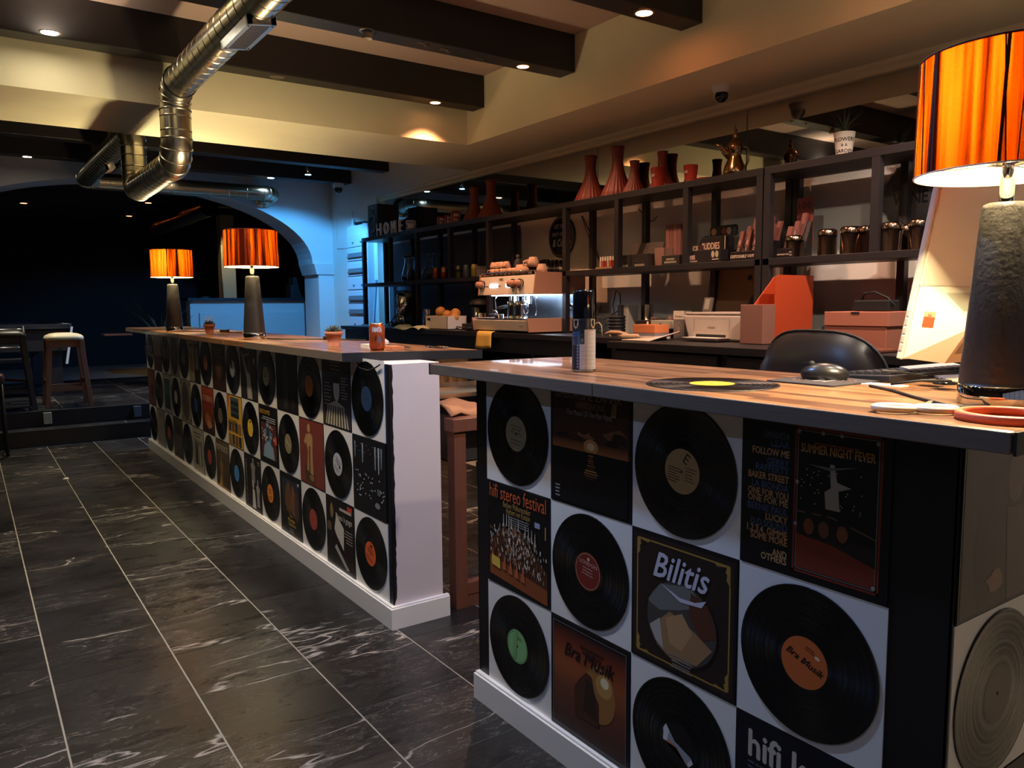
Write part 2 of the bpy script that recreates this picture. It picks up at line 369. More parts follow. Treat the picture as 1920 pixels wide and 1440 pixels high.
# right wall: a shallow niche holds the shelving, mirror above it
wr = struct(MB().box(3.99, -3.0, 0, 4.2, 8.28, 2.6).box(3.92, 8.28, 0, 4.2, 9.7, 3.1).box(3.92, 6.24, 2.49, 4.2, 8.28, 3.1).build('wall_right', M_wallr))
struct(MB().box(-3.3, -3.1, 2.95, 3.3, 5.3, 3.1).build('ceiling', M_ceil))
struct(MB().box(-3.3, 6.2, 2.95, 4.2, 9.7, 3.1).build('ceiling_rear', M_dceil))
struct(MB().box(-3.3, 5.27, 2.49, 3.275, 6.24, 3.1).box(3.275, -3.1, 2.49, 3.99, 6.24, 3.1).build('ceiling_soffit', M_cream))
cv = [(3.99, 2.49), (3.93, 2.49), (3.935, 2.47), (3.955, 2.455), (3.96, 2.435), (3.985, 2.43), (3.99, 2.43)]
mb = MB(); n = len(cv); mb.add([(x, -3, z) for x, z in cv]+[(x, 8.28, z) for x, z in cv], [tuple(range(n)), tuple(range(2*n-1, n-1, -1))]+[(i, i+n, (i+1) % n+n, (i+1) % n) for i in range(n)])
struct(mb.build('trim_1', M_cream))
# mirror band: framed panels with fine joints
mir = thing('wall_mirror', 'long mirror band of clear panels on the wall above the black shelving', 'mirror', (3.98, 0, 0))
ys = [8.2, 6.02, 4.55, 3.18, 1.9, .6]
for a, b in zip(ys, ys[1:]):
    MB().box(0, b+.004, 1.97, .008, a-.004, 2.43).build('mirror_panel', M_mirror, mir)
# beams
for i, (y, x1) in enumerate([(5.02, 3.275), (3.962, 3.275), (2.915, 3.275), (1.86, 3.275), (.8, 3.275), (-.3, 3.275), (-1.4, 3.275), (-2.4, 3.275)]):
    struct(MB().box(-3.25, y, 2.72, x1-.004, y+.15, 2.955).build('ceiling_beam', M_beam, bevel=.006))
for y in (6.9, 7.93, 8.95):
    struct(MB().box(-3.25, y, 2.72, 3.915, y+.15, 2.955).build('ceiling_beam', M_beam, bevel=.006))
# arch wall between the two rooms
def arch_wall():
    cx, a, b, zs = 1.6, 2.05, .87, 1.79
    y0, y1 = 9.6, 10.1; n = 40
    P = [(cx+a*math.cos(PI*i/n), zs+b*math.sin(PI*i/n)) for i in range(n+1)]
    xl, xr = cx-a, cx+a; X0, X1, ZT = -3.3, 4.6, 3.1
    mb = MB()
    for (xa, za), (xb, zb) in zip(P, P[1:]):
        mb.add([(xa, y0, za), (xb, y0, zb), (xb, y0, ZT), (xa, y0, ZT)], [(0, 1, 2, 3)]); mb.add([(xa, y1, za), (xb, y1, zb), (xb, y1, ZT), (xa, y1, ZT)], [(3, 2, 1, 0)])
        mb.add([(xa, y0, za), (xb, y0, zb), (xb, y1, zb), (xa, y1, za)], [(3, 2, 1, 0)], smooth=True)
    mb.box(X0, y0, 0, xl-.07, y1, ZT); mb.box(xr+.07, y0, 0, X1, y1, ZT)
    mb.box(xl-.07, y0, zs, xl, y1, ZT); mb.box(xr, y0, zs, xr+.07, y1, ZT)
    struct(mb.build('wall_arch', M_white))
    for s, (xa, xb) in ((0, (xr, X1)), (1, (xl-.4, xl))):
        t = MB(); t.hexa([(xa+.04, y0-.02, 1.66), (xb, y0-.02, 1.66), (xb, y1, 1.66), (xa+.04, y1, 1.66)], [(xa, y0-.045, 1.79), (xb, y0-.045, 1.79), (xb, y1, 1.79), (xa, y1, 1.79)])
        struct(t.build('trim_%d' % (2+s), M_white))
arch_wall()
# room behind the arch
struct(MB().box(-3.3, 14.6, .2, 4.6, 14.8, 3.1).build('wall_far', M_dark))
struct(MB().box(4.45, 10.1, .2, 4.6, 14.6, 3.1).build('wall_far_right', M_dark)); struct(MB().box(-3.4, 9.6, 0, -3.2, 14.6, 3.1).build('wall_far_left', M_dark))
struct(MB().box(-3.3, 10.1, 2.85, 4.6, 14.7, 3.1).build('ceiling_far', mat('black_ceiling', '#1a181a', .7)))
for i in range(5): struct(MB().box(-3.2, 10.6+.9*i, 2.66, 4.45, 10.74+.9*i, 2.86).build('ceiling_beam', M_beam))
# ------------------------------------------------------------------ the two record-clad bars
M_endw = grain(mat('end_wall_paint', '#cfc3c2', .6), 7, .04)
XF, YF0, ZR = 1.3098, 7.5303, 1.048
XNE, YN0 = 1.2926, 1.985
S = .32
far_bar = thing('bar_counter', 'long bar clad with three rows of records and sleeves, narrow pale end wall', 'bar counter', (1.42, 5.1, 0))
o = (1.42, 5.1, 0)
def rel(mb, name, m, par, org, **k): return mb.build(name, m, par, loc=(-org[0], -org[1], -org[2]), **k)
rel(MB().box(XF+.004, 2.695, .0, 1.53, 7.55, 1.037), 'bar_wall', M_endw, far_bar, o)
bp = MB().box(XF, 2.70, .088, XF+.004, 7.55, 1.037)
# ragged painted black edge that runs round the corner onto the end wall
e = [(.09, 1.313)]; z = .09
while z < 1.03: z += random.uniform(.008, .03); e.append((min(z, 1.036), 1.322+random.uniform(0, .005)))
pts = [(XF, .088)]+[(x, zz) for zz, x in e]+[(XF, 1.036)]
bp.add([(x, 2.6945, zz) for x, zz in pts], [tuple(range(len(pts)))])
rel(bp, 'black_backing', M_sleeve, far_bar, o)
rel(MB().prism([(1.288, 2.672), (1.55, 2.672), (1.55, 2.694), (1.31, 2.694), (1.31, 7.57), (1.288, 7.57)], 0, .082).prism([(1.294, 2.678), (1.55, 2.678), (1.55, 2.694), (1.31, 2.694), (1.31, 7.565), (1.294, 7.565)], .082, .089), 'baseboard', M_whitep, far_bar, o)
near_bar = thing('bar_counter', 'shorter bar in front with large records and sleeves around its black corner', 'bar counter', (1.6, 1.3, 0))
o2 = (1.6, 1.3, 0)
rel(MB().box(XNE+.003, .603, 0, 1.76, 2.042, 1.037).box(1.5, .603, 0, 2.4, .7, 1.037), 'bar_wall', M_endw, near_bar, o2)
rel(MB().box(XNE, .60, .088, XNE+.003, 2.045, 1.037).box(XNE, .60, .088, 2.4, .603, 1.037).box(XNE, 2.042, 0, 1.76, 2.045, 1.037), 'black_backing', M_sleeve, near_bar, o2)
rel(MB().prism([(1.272, .578), (2.4, .578), (2.4, .602), (1.294, .602), (1.294, 2.05), (1.272, 2.05)], 0, .082).prism([(1.278, .584), (2.4, .584), (2.4, .602), (1.294, .602), (1.294, 2.047), (1.278, 2.047)], .082, .089), 'baseboard', M_whitep, near_bar, o2)
rel(MB().box(2.36, .7, 0, 2.40, 1.12, 1.037), 'support_panel', M_black, near_bar, o2)

# worktops
wt = thing('bar_worktop', 'long wooden worktop in joined boards on the record-clad long bar', 'worktop', (1.5, 5, 1.037)); ow = (1.5, 5, 1.037)
def board(p, nm, par, org, b=.004): rel(MB().prism(p, 1.037, 1.072), nm, [M_wood], par, org, bevel=b)
board([(1.234, 2.955), (1.775, 2.772), (1.775, 4.71), (1.234, 4.71)], 'board', wt, ow); board([(1.234, 4.714), (1.775, 4.714), (1.775, 6.58), (1.234, 6.58)], 'board', wt, ow); board([(1.234, 6.584), (1.775, 6.584), (1.775, 8.1), (1.234, 8.1)], 'board', wt, ow)
rel(MB().box(1.2325, 2.955, 1.0375, 1.2335, 4.3, 1.0715), 'edge_band', M_edge, wt, ow)
rel(MB().add([(1.2335, 2.950, 1.036), (1.78, 2.765, 1.036), (1.78, 2.765, 1.0725), (1.2335, 2.950, 1.0725), (1.2335, 2.954, 1.036), (1.78, 2.769, 1.036), (1.78, 2.769, 1.0725), (1.2335, 2.954, 1.0725)], [(0, 1, 2, 3), (7, 6, 5, 4), (3, 2, 6, 7), (0, 3, 7, 4), (1, 5, 6, 2), (0, 4, 5, 1)]), 'end_cap', M_blackm, wt, ow, label='black end cap')
wn = thing('bar_worktop', 'wooden worktop with grey edge on the shorter bar, lamp and loose record on it', 'worktop', (1.5, 1.3, 1.037)); on = (1.5, 1.3, 1.037)
pn = [(1.233, .497), (2.42, .497), (2.42, 1.13), (1.83, 1.2), (1.80, 2.13), (1.775, 2.185), (1.70, 2.2), (1.233, 2.225)]
board(pn, 'board', wn, on, .005)
rel(MB().box(1.2275, .50, 1.038, 1.2325, 1.42, 1.071).box(1.2275, 1.422, 1.038, 1.2325, 2.222, 1.071), 'edge_band', M_edge, wn, on, bevel=.002)
rel(MB().box(1.2275, .4925, 1.037, 2.42, .4968, 1.0718), 'end_cap', M_blackm, wn, on, label='black end cap')
rel(MB().add([(1.2275, 2.2225, 1.036), (1.71, 2.1995, 1.036), (1.71, 2.1995, 1.0725), (1.2275, 2.2225, 1.0725), (1.2275, 2.230, 1.036), (1.71, 2.207, 1.036), (1.71, 2.207, 1.0725), (1.2275, 2.230, 1.0725)], [(0, 1, 2, 3), (7, 6, 5, 4), (3, 2, 6, 7), (0, 3, 7, 4), (1, 5, 6, 2), (0, 4, 5, 1)]), 'end_cap', M_blackm, wn, on, label='black end cap')

# ---- records and sleeves
_disc = MB().lathe([(.0032, 0), (.151, 0), (.1513, .0008), (.150, .0022), (.148, .0020), (.060, .0019), (.0535, .0024), (.0032, .0024), (.0032, 0)], 56).build('vinyl_record', M_vinyl)
DISC = _disc.data; bpy.data.objects.remove(_disc)
def disc_label(parent, items, base, z=.0024):
    n = 40; mb = MB()
    for i in range(n):
        a0, a1 = 2*PI*i/n, 2*PI*(i+1)/n
        mb.add([(.0034*math.cos(a0), .0034*math.sin(a0), z+.0003), (.051*math.cos(a0), .051*math.sin(a0), z+.0003), (.051*math.cos(a1), .051*math.sin(a1), z+.0003), (.0034*math.cos(a1), .0034*math.sin(a1), z+.0003)], [(0, 1, 2, 3)], col=base)
    a = art(items, .102, z+.0004); b = len(mb.v)
    for f, c in zip(a.f, a.c): mb.f.append([i+b for i in f]); mb.c.append(c); mb.m.append(0); mb.sm.append(False)
    mb.v += a.v
    return mb.build('record_label', M_print, parent)
def record(loc, M, label, base, items=(), rot=0, group='records mounted on the bars', cat='record'):
    o = bpy.data.objects.new('vinyl_record', DISC); COL.objects.link(o)
    o.matrix_world = Matrix.Translation(Vector(loc)) @ M.to_4x4() @ Matrix.Rotation(rot, 4, 'Z')
    tag(o, label, cat, group); disc_label(o, list(items), base); return o
_sl = MB().box(-.1575, -.1575, 0, .1575, .1575, .004).build('record_sleeve', M_sleeve); SLEEVE = _sl.data; bpy.data.objects.remove(_sl)
def sleeve(loc, M, label, items, group='record sleeves mounted on the bars'):
    o = bpy.data.objects.new('record_sleeve', SLEEVE); COL.objects.link(o)
    o.matrix_world = Matrix.Translation(Vector(loc)) @ M.to_4x4(); tag(o, label, 'record sleeve', group)
    art(items, .315, .0042).build('artwork', M_print, o); return o
_pn = MB().box(-.16, -.16, 0, .16, .16, .0025).build('backing_panel', M_whitep); PANEL = _pn.data; bpy.data.objects.remove(_pn)
def panel(loc, M, parent, org):
    o = bpy.data.objects.new('backing_panel', PANEL); COL.objects.link(o); o.parent = parent
    o.matrix_local = Matrix.Translation(Vector(loc)-Vector(org)) @ M.to_4x4()
def cell(bar, c, r):
    z = ZR-S*(r+.5)
    if bar == 'far': return (XF, YF0-S*(c+.5), z)
    if bar == 'near': return (XNE, YN0-S*(c+.5), z)
    return (1.300+S*(c+.5), .60, z)
def off(p, M, d): return tuple(Vector(p)+M @ Vector((0, 0, d)))
ROW = ['top', 'middle', 'bottom']
def lbl(txt, c='#3a2e22'): return [('lines', -.3, .2, .3, 3, .09, .03, c, 'c'), ('lines', -.35, -.2, .35, 2, .1, .025, c, 'c')]
# label colour and words of every record on the long bar: (row, column) -> (colour, what it is called, extra print)
REC = {(0, 0): ('#9a8862', 'tan', []), (0, 2): ('#5c5048', 'dull brown', []), (0, 4): ('#6b604a', 'olive brown', []), (0, 6): ('#c4723c', 'orange', []), (0, 8): ('#d6d6d6', 'white', [('p', [(-.5, .5), (.1, .5), (0, -.1)], '#1a1a1e')]), (0, 10): ('#a89d88', 'beige', lbl(0)), (0, 12): ('#b5602f', 'rust orange', [('o', 0, 0, .46, .46, .06, '#d3a26a')]), (0, 14): ('#2f4660', 'dark blue', []),
       (1, 1): ('#1c1a1c', 'black', []), (1, 3): ('#cfc6b4', 'cream', []), (1, 5): ('#3a4f80', 'blue', []), (1, 7): ('#6f6450', 'khaki', []), (1, 9): ('#f0c53c', 'bright yellow', [('p', [(-.2, .4), (.1, .4), (.05, .3), (-.15, .3)], '#3a2a10')]), (1, 11): ('#8f8060', 'gold brown', [('r', -.3, -.02, .3, .02, '#d8cfae')]), (1, 13): ('#b9bcbe', 'silver grey', [('e', .25, .02, .08, .08, '#222222')]+lbl(0)),
       (2, 0): ('#141316', 'black', []), (2, 2): ('#d8502e', 'red orange', []), (2, 4): ('#2a2826', 'charcoal', []), (2, 6): ('#bf4a30', 'red', []), (2, 8): ('#4f96d6', 'sky blue', []), (2, 10): ('#ef8a3a', 'bright orange', lbl(0)), (2, 12): ('#a6493a', 'brick red', []), (2, 14): ('#e0622f', 'vermilion', [('p', [(-.12, .3), (.12, .3), (.06, .4), (-.06, .4)], '#301510')]+lbl(0))}
def ft(s, x, y, h, c, **k): return ('t', s, x, y, h, c, k)
def blob(cx, cy, rx, ry, c, n=11, j=.22):
    return ('p', [(cx+rx*(1+random.uniform(-j, j))*math.cos(2*PI*i/n), cy+ry*(1+random.uniform(-j, j))*math.sin(2*PI*i/n)) for i in range(n)], c)
def body(cx, y0, h, c, w=.1): return ('p', [(cx-w, y0), (cx-w*.9, y0+h*.45), (cx-w*1.5, y0+h*.72), (cx-w*.4, y0+h*.8), (cx-w*.45, y0+h), (cx+w*.4, y0+h), (cx+w*.4, y0+h*.8), (cx+w*1.4, y0+h*.7), (cx+w*.9, y0+h*.45), (cx+w, y0)], c)
R_ = lambda: random.uniform
SLV = {(0, 1): ('beige top and brown street scene', [('r', -.49, -.1, .49, .49, '#a89d88'), ('r', -.49, -.49, .49, -.1, '#4c3527'), ('lines', -.2, .2, .3, 3, .07, .02, '#6a5c48', 'c')]),
       (0, 3): ('beige with a large dark oval portrait', [('r', -.49, -.49, .49, .49, '#a79c8a'), ('e', 0, 0, .42, .47, '#38302c'), ('e', 0, .05, .2, .22, '#4b403a')]),
       (0, 5): ('split beige and dark brown halves', [('r', -.49, -.49, .0, .49, '#a99b80'), ('r', 0, -.49, .49, .49, '#241c1a'), ('r', .1, -.2, .38, .28, '#8a8074'), ('e', -.25, -.05, .12, .2, '#8a5a2a'), ('r', -.4, .3, -.05, .36, '#40342a'), ('lines', .08, .38, .42, 1, .1, .05, '#c8bca4', 'l')]),
       (0, 7): ('dark brown with golden glow', [('g', -.49, -.49, .49, .49, '#3a1f14', '#241512', 10), ('e', 0, -.1, .26, .2, '#6e4522'), ('e', 0, -.1, .16, .12, '#8a5c30'), ('lines', -.35, .3, .35, 3, .07, .04, '#7a5a3a', 'c')]),
       (0, 9): ('black and grey with a pale raised arm', [('r', -.49, -.49, .49, .49, '#26262a'), ('p', [(-.42, .35), (-.36, .38), (-.05, .02), (.1, -.05), (.2, -.48), (-.1, -.48), (-.12, -.1)], '#a8a49c'), ('e', .06, .1, .09, .13, '#56524e'), ('p', [(-.3, .3), (.1, .36), (.1, .33), (-.3, .26)], '#b8b4ac'), ('e', .36, .22, .05, .06, '#b5b0a6'), ft('ROCK', 0, .38, .08, '#9a9690', rot=-.08)]),
       (0, 11): ('almost black with faint standing figures', [('r', -.49, -.49, .49, .49, '#17161a'), body(-.05, -.45, .8, '#2e2a2a', .1), ('e', -.05, .24, .06, .09, '#4c423c'), body(.28, -.45, .62, '#242226', .08), ('p', [(0, -.3), (.03, -.3), (.02, .1), (0, .1)], '#6a645e')]),
       (0, 13): ('dark grey with a drawn pale face and hands', [('r', -.49, -.49, .49, .49, '#3a3634'), ('e', .02, .04, .11, .17, '#cfc8b8'), ('p', [(-.13, .2), (.14, .22), (.1, .12), (-.1, .12)], '#221f1e'), ('p', [(-.4, -.48), (-.3, -.2), (0, -.12), (.32, -.2), (.42, -.48)], '#b9b2a2')]+[('p', [(-.36+.1*i, -.48), (-.33+.1*i, -.48), (-.24+.08*i, -.2), (-.27+.08*i, -.2)], '#1c1a1a') for i in range(8)]+[('lines', -.42, .1, -.14, 7, .05, .014, '#b0a898', 'l'), ('lines', .2, .2, .44, 8, .04, .014, '#b0a898', 'l'), ('lines', -.25, .4, .25, 3, .05, .02, '#9a9284', 'c')]),
       (1, 0): ('reddish brown with a dark animal shape', [('r', -.49, -.49, .49, .49, '#6a4030'), blob(.02, -.1, .2, .18, '#2a1c18'), blob(-.1, .2, .14, .1, '#7d5238')]),
       (1, 2): ('cream frame around a teal and blue field', [('r', -.49, -.49, .49, .49, '#c9c4ae'), ('r', -.34, -.4, .34, .38, '#3e6a6c'), ('r', -.34, -.4, .34, -.05, '#2c3f58'), ('f', -.42, -.46, .42, .45, .012, '#6b6a58')]),
       (1, 4): ('cream ornate frame around a dark oval', [('r', -.49, -.49, .49, .49, '#bfb59c'), ('o', 0, 0, .44, .46, .1, '#4a4138'), ('e', 0, 0, .36, .4, '#57504a'), ('o', 0, .02, .3, .34, .06, '#8c8478')]+[('e', sx*.4, sy*.42, .06, .05, '#57492f') for sx in (-1, 1) for sy in (-1, 1)]),
       (1, 6): ('red and orange with pale capital letters', [('g', -.49, -.49, .49, .49, '#2f1a14', '#b8482a', 12), ft('STEREO', 0, .2, .16, '#d9c09a', width=.8), ('r', -.49, .1, .49, .16, '#8c2f1e'), blob(0, -.2, .28, .14, '#a8653c'), blob(.1, -.3, .2, .1, '#c88a58')]),
       (1, 8): ('yellow and blue grid of small portraits', [('r', -.49, -.49, .49, .49, '#e0a83a'), ('p', [(-.49, .49), (-.3, .49), (-.49, .1)], '#c8602a'), ('r', -.25, .08, .3, .46, '#3f5566')]+[('e', -.2+.11*i, .35-.12*j, .05, .05, '#1c242c') for i in range(5) for j in range(3)]+[('lines', -.4, .0, .4, 3, .035, .012, '#40300e', 'l')]+[('r', -.42+.22*i, -.46+.25*j, -.25+.22*i, -.27+.25*j, ['#8a6a4a', '#3a3f4a', '#6a4a3a', '#2c3440'][(i+j) % 4]) for i in range(4) for j in range(2)]),
       (1, 10): ('black with yellow title and a blue hooded figure', [('r', -.49, -.49, .49, .49, '#121318'), ('r', -.38, -.4, .4, .2, '#5a3030'), body(-.02, -.4, .62, '#5f7f96', .17), ('e', -.02, .02, .08, .12, '#2a3a4a'), ('p', [(-.3, -.4), (.3, -.4), (.24, -.2), (0, -.1), (-.24, -.2)], '#88a4b4')]+[blob(random.uniform(-.34, .34), random.uniform(-.1, .18), .03, .02, '#c8b8a8', 6) for i in range(22)]+[ft('DISCOLYPSE', -.42, .36, .1, '#f0b030', align='l', width=.55), ('lines', -.42, .3, .42, 3, .035, .014, '#c8c4bc', 'r'), ('r', .34, -.12, .44, .02, '#e8502a')]),
       (1, 12): ('brick red with a golden statue on a plinth', [('r', -.49, -.49, .49, .49, '#7c3a30'), ('p', [(-.28, -.46), (.12, -.46), (.12, -.3), (-.28, -.2)], '#4a3a28'), ('p', [(-.2, -.28), (.06, -.34), (.04, 0), (.06, .25), (-.02, .3), (-.14, .28), (-.22, .16), (-.14, 0)], '#b48a58'), ('e', -.09, .37, .055, .07, '#b8925f'), ('p', [(-.16, .26), (-.24, .1), (-.3, .14), (-.2, .28)], '#b48a58'), ('p', [(-.12, -.3), (-.06, -.3), (-.04, .1), (-.1, .1)], '#6a4a2c'), blob(0, -.38, .1, .05, '#8a6a40')]),
       (1, 14): ('black with white lights of a night city', [('r', -.49, -.49, .49, .49, '#16171a')]+[('p', [(x, .42), (x+.05, .42), (x+.03, .42-h), (x+.01, .42-h)], c) for x, h, c in ((-.44, .22, '#6f7880'), (-.2, .26, '#8e98a0'), (.18, .3, '#8a949c'), (.28, .34, '#aab2b8'), (.36, .26, '#76808a'))]+[('r', -.42+.06*i, .4-.05*(i % 3), -.405+.06*i, .41-.05*(i % 3), '#9aa0a4') for i in range(14)]+[('r', x, y, x+.02, y+.02, '#c4c8ca') for x, y in [(random.uniform(-.45, .45), random.uniform(-.3, .05)) for _ in range(40)]]+[blob(.3, -.15, .06, .05, '#5a5e62'), blob(.25, -.33, .08, .04, '#7c8084')]),
       (2, 1): ('plain beige with faint writing', [('r', -.49, -.49, .49, .49, '#9a9284'), ('lines', -.3, .35, .3, 2, .06, .02, '#6a6256', 'c'), ('lines', -.3, -.1, .3, 3, .12, .012, '#857c6e', 'c')]),
       (2, 3): ('grey photograph of a columned building', [('r', -.49, -.49, .49, .49, '#55504c'), ('p', [(-.35, .1), (0, .34), (.35, .1)], '#3a3634')]+[('r', -.34+.14*i, -.38, -.28+.14*i, .08, '#77716a') for i in range(5)]+[('r', -.4, -.46, .4, -.38, '#3f3b38')]),
       (2, 5): ('cream with a black and white street photo', [('r', -.49, -.49, .49, .49, '#bfb6a2'), ('r', -.36, -.34, .38, .22, '#8c8578'), ('p', [(-.25, -.34), (-.05, -.34), (-.08, .14), (-.2, .16)], '#2a2826'), ('r', .1, -.34, .2, .1, '#d0c8b6'), ('lines', -.38, .36, .38, 2, .07, .03, '#6d6455', 'c')]),
       (2, 7): ('brown with cut-out capital letters over dancers', [('g', -.49, -.49, .49, .49, '#3a2c1c', '#6a5440', 8), ft('POP ROCK', 0, .28, .18, '#d8cca8', width=.86), body(-.1, -.46, .66, '#8a6a44', .1), body(.18, -.46, .6, '#5c4430', .09), ('p', [(-.3, -.46), (-.1, -.46), (-.16, -.2)], '#c89a48'), ('r', -.49, -.49, .49, -.46, '#b88a4a')]),
       (2, 9): ('black with white-shirted band members', [('r', -.49, -.49, .49, .49, '#1c1c1e'), body(.05, .02, .44, '#8c8882', .1), ('p', [(-.05, -.46), (.16, -.46), (.1, -.12), (-.02, -.1)], '#d8d2c4'), body(.3, -.4, .5, '#a39e96', .08), ('e', .02, -.02, .06, .08, '#c0b8aa'), ft('LIVE IN CONCERT', -.34, -.4, .09, '#a8a49c', align='l', rot=PI/2, width=.8), ('lines', .25, .42, .45, 2, .04, .015, '#a8a49c', 'r')]),
       (2, 11): ('black with brown blurred shapes and yellow writing', [('r', -.49, -.49, .49, .49, '#141418'), ('g', -.4, -.15, .4, .42, '#2a2420', '#2c3440', 6), blob(-.1, .1, .14, .26, '#6a4a30'), blob(.12, .08, .12, .28, '#7a5236'), blob(.28, .02, .1, .24, '#4c3a30'), ft('The', 0, -.2, .07, '#e8c440'), ft('Moonlight', .02, -.27, .08, '#e8c440'), ft('Collection', .04, -.34, .08, '#e8c440'), ('lines', -.1, -.4, .14, 2, .04, .014, '#aaa290', 'c'), ('e', .38, .4, .04, .025, '#c8c4ba')]),
       (2, 13): ('black with a grand piano seen from above', [('r', -.49, -.49, .49, .49, '#1a1718'), ('p', [(-.2, .05), (-.12, .28), (.14, .12), (.12, -.2), (-.14, -.02)], '#cfc8b8'), ('p', [(-.2, -.22), (-.14, -.16), (.3, -.44), (.22, -.46)], '#b8b0a0'), blob(-.28, .3, .06, .12, '#8f6f48', 8, .1), blob(-.38, .06, .09, .08, '#6a5038'), ft('Piano \u00e0 gogo', .15, .22, .12, '#d8cfc0', width=.56), ('lines', .0, .36, .42, 1, .05, .04, '#c8bca8', 'r'), ('r', .28, .4, .44, .47, '#c8402a'), ('lines', .1, .1, .44, 5, .04, .014, '#a89c8c', 'r')])}
for r in range(3):
    for c in range(15):
        p = cell('far', c, r); where = 'the %s row of the long bar' % ROW[r]
        if (r, c) in REC:
            panel(p, FX, far_bar, o); col, nm, ex = REC[(r, c)]
            record(off(p, FX, .0035), FX, '%s-labelled record, %s from the far end, %s row of long bar' % (nm, ORD[c], ROW[r]), col, ex, rot=random.uniform(-.5, .5))
        else:
            nm, it = SLV[(r, c)]
            sleeve(p, FX, '%s sleeve, %s from far end, %s row' % (nm.replace(' with a ', ' with ').replace(' of a ', ' of '), ORD[c], ROW[r]), it)
# the shorter bar
def near_slv():
    d = {}
    cl = []
    for i in range(16): cl.append(blob(random.uniform(-.42, .42), random.uniform(.0, .2), random.uniform(.05, .12), random.uniform(.02, .05), random.choice(['#2a1c18', '#3a2418', '#7a4c2c', '#8c5a34', '#1e1614']), 9, .35))
    d[(0, 1)] = ('sunset over a dark sea', [('g', -.47, .0, .47, .48, '#4a2a18', '#2c1e18', 14)]+cl+[('g', -.47, -.02, .47, .06, '#a86436', '#5c3620', 6), ('e', .03, .03, .09, .06, '#c88a50'), ('e', .03, .03, .045, .03, '#f0c890'), ('r', -.47, -.48, .47, -.02, '#0e0d10')]+[('r', .03-w_, -.05-.021*i, .03+w_*1.05, -.038-.021*i, c) for i, (w_, c) in enumerate([(.03, '#a8683c'), (.022, '#7a4a2c'), (.034, '#9a6038'), (.03, '#7c4e30'), (.05, '#8a5a34'), (.045, '#5a3c24'), (.07, '#a87848'), (.085, '#8a6038'), (.07, '#6a482c'), (.05, '#40301f')])]+[blob(-.06, .36, .1, .06, '#6a3f26', 9, .3), ft('GHEORGHE ZAMFIR', -.02, .405, .1, '#a8917c', width=.82), ft('IMPRESSIONS', .02, .335, .07, '#9a8470', width=.36), ft('The Music Of The Pan Pipes', 0, .27, .07, '#9a8470', width=.56), ('p', [(.27, .3), (.33, .3), (.34, .4), (.29, .41)], '#8f7648'), ('lines', -.43, -.36, -.36, 4, .03, .012, '#a09a94', 'l')])
    cr = []
    for i in range(420):
        x = random.gauss(0, .2); x = max(-.44, min(.44, x)); top = .12*math.cos(x*3.2)-.02-x*.1; y = random.uniform(-.26-.15*x, top)
        cr.append(('p', [(x, y), (x+.012, y+.004), (x+.008, y+.034), (x-.004, y+.03)], random.choice(['#c8bca8', '#6a5040', '#93826e', '#2c221e', '#a8683c', '#e0d6c4'])))
    d[(1, 0)] = ('black concert sleeve with orange title over an orchestra', [('r', -.48, -.48, .48, .48, '#100e10'), ('p', [(-.46, -.36), (.46, -.46), (.46, -.18), (.1, .02), (-.2, .1), (-.46, -.08)], '#4c2a1c'), ('p', [(-.46, -.42), (.46, -.48), (.46, -.34), (-.46, -.24)], '#8a4a26')]+cr+[('p', [(x, y), (x+.012, y), (x+.008, y+.12), (x+.003, y+.12)], '#d8d0c0') for x, y in [(-.22, .1), (-.17, .11), (-.13, .11), (-.09, .1), (.02, .1), (.13, .07), (.18, .06), (.23, .04), (.28, .02)]]+[('p', [(-.44+.1*i, -.3-.012*i), (-.37+.1*i, -.31-.012*i), (-.4+.1*i, -.15-.014*i)], '#b0603a') for i in range(6)]+[('p', [(-.42, -.32), (-.28, -.34), (-.28, -.24), (-.42, -.22)], '#d8b84a'), ft('hifi stereo festival', 0, .355, .19, '#d86434', width=.9), ft('Berliner Philharmoniker', 0, .29, .08, '#b08c4c', width=.44), ft('Herbert von Karajan', .02, .235, .08, '#b08c4c', width=.38), ('lines', -.16, .205, .22, 4, .022, .01, '#8f8a86', 'c'), ('r', .28, .2, .36, .25, '#9aa0b4'), ft('1', .45, .12, .17, '#b08c4c', align='r')])
    corner = []
    for sx in (-1, 1):
        for sy in (-1, 1):
            q = lambda L_: [(sx*x, sy*y) for x, y in L_]
            corner += [('p', q([(.44, .44), (.3, .44), (.34, .41), (.38, .415), (.415, .38), (.41, .34), (.44, .3)]), '#a8813f'), ('p', q([(.41, .43), (.33, .42), (.37, .395), (.405, .40)]), '#2c1f16')]
    d[(1, 2)] = ('brown sleeve with gold ornamented border and round picture', [('r', -.48, -.48, .48, .48, '#2c201b'), ('f', -.445, -.445, .445, .445, .012, '#a8813f')]+corner+[('e', 0, -.1, .34, .31, '#4a443e'), ('p', [(-.33, -.02), (-.2, .14), (.1, .2), (.2, .08), (.0, .0), (-.2, -.06)], '#77746e'), ('p', [(.1, .16), (.26, .1), (.34, -.1), (.2, -.16), (.08, 0)], '#5c3524'), ('p', [(-.3, -.22), (-.1, -.04), (.14, -.12), (.3, -.2), (.16, -.36), (-.06, -.4), (-.22, -.33)], '#a07a52'), ('p', [(-.14, -.1), (.02, -.02), (.12, -.14), (.02, -.3), (-.1, -.28)], '#b88f62'), ('p', [(-.3, -.2), (-.2, -.12), (-.16, -.34), (-.24, -.3)], '#b4aea2'), ('o', 0, -.1, .345, .315, .03, '#2c201b'), ft('Bilitis', -.02, .19, .27, '#cfc9d4', width=.5, shear=.3, bold=.008), ('p', [(-.2, .15), (0, .06), (.2, .08), (.24, .14), (.14, .1), (0, .09)], '#cfc9d4'), ('lines', -.12, -.36, .16, 5, .022, .01, '#8d857c', 'c')])
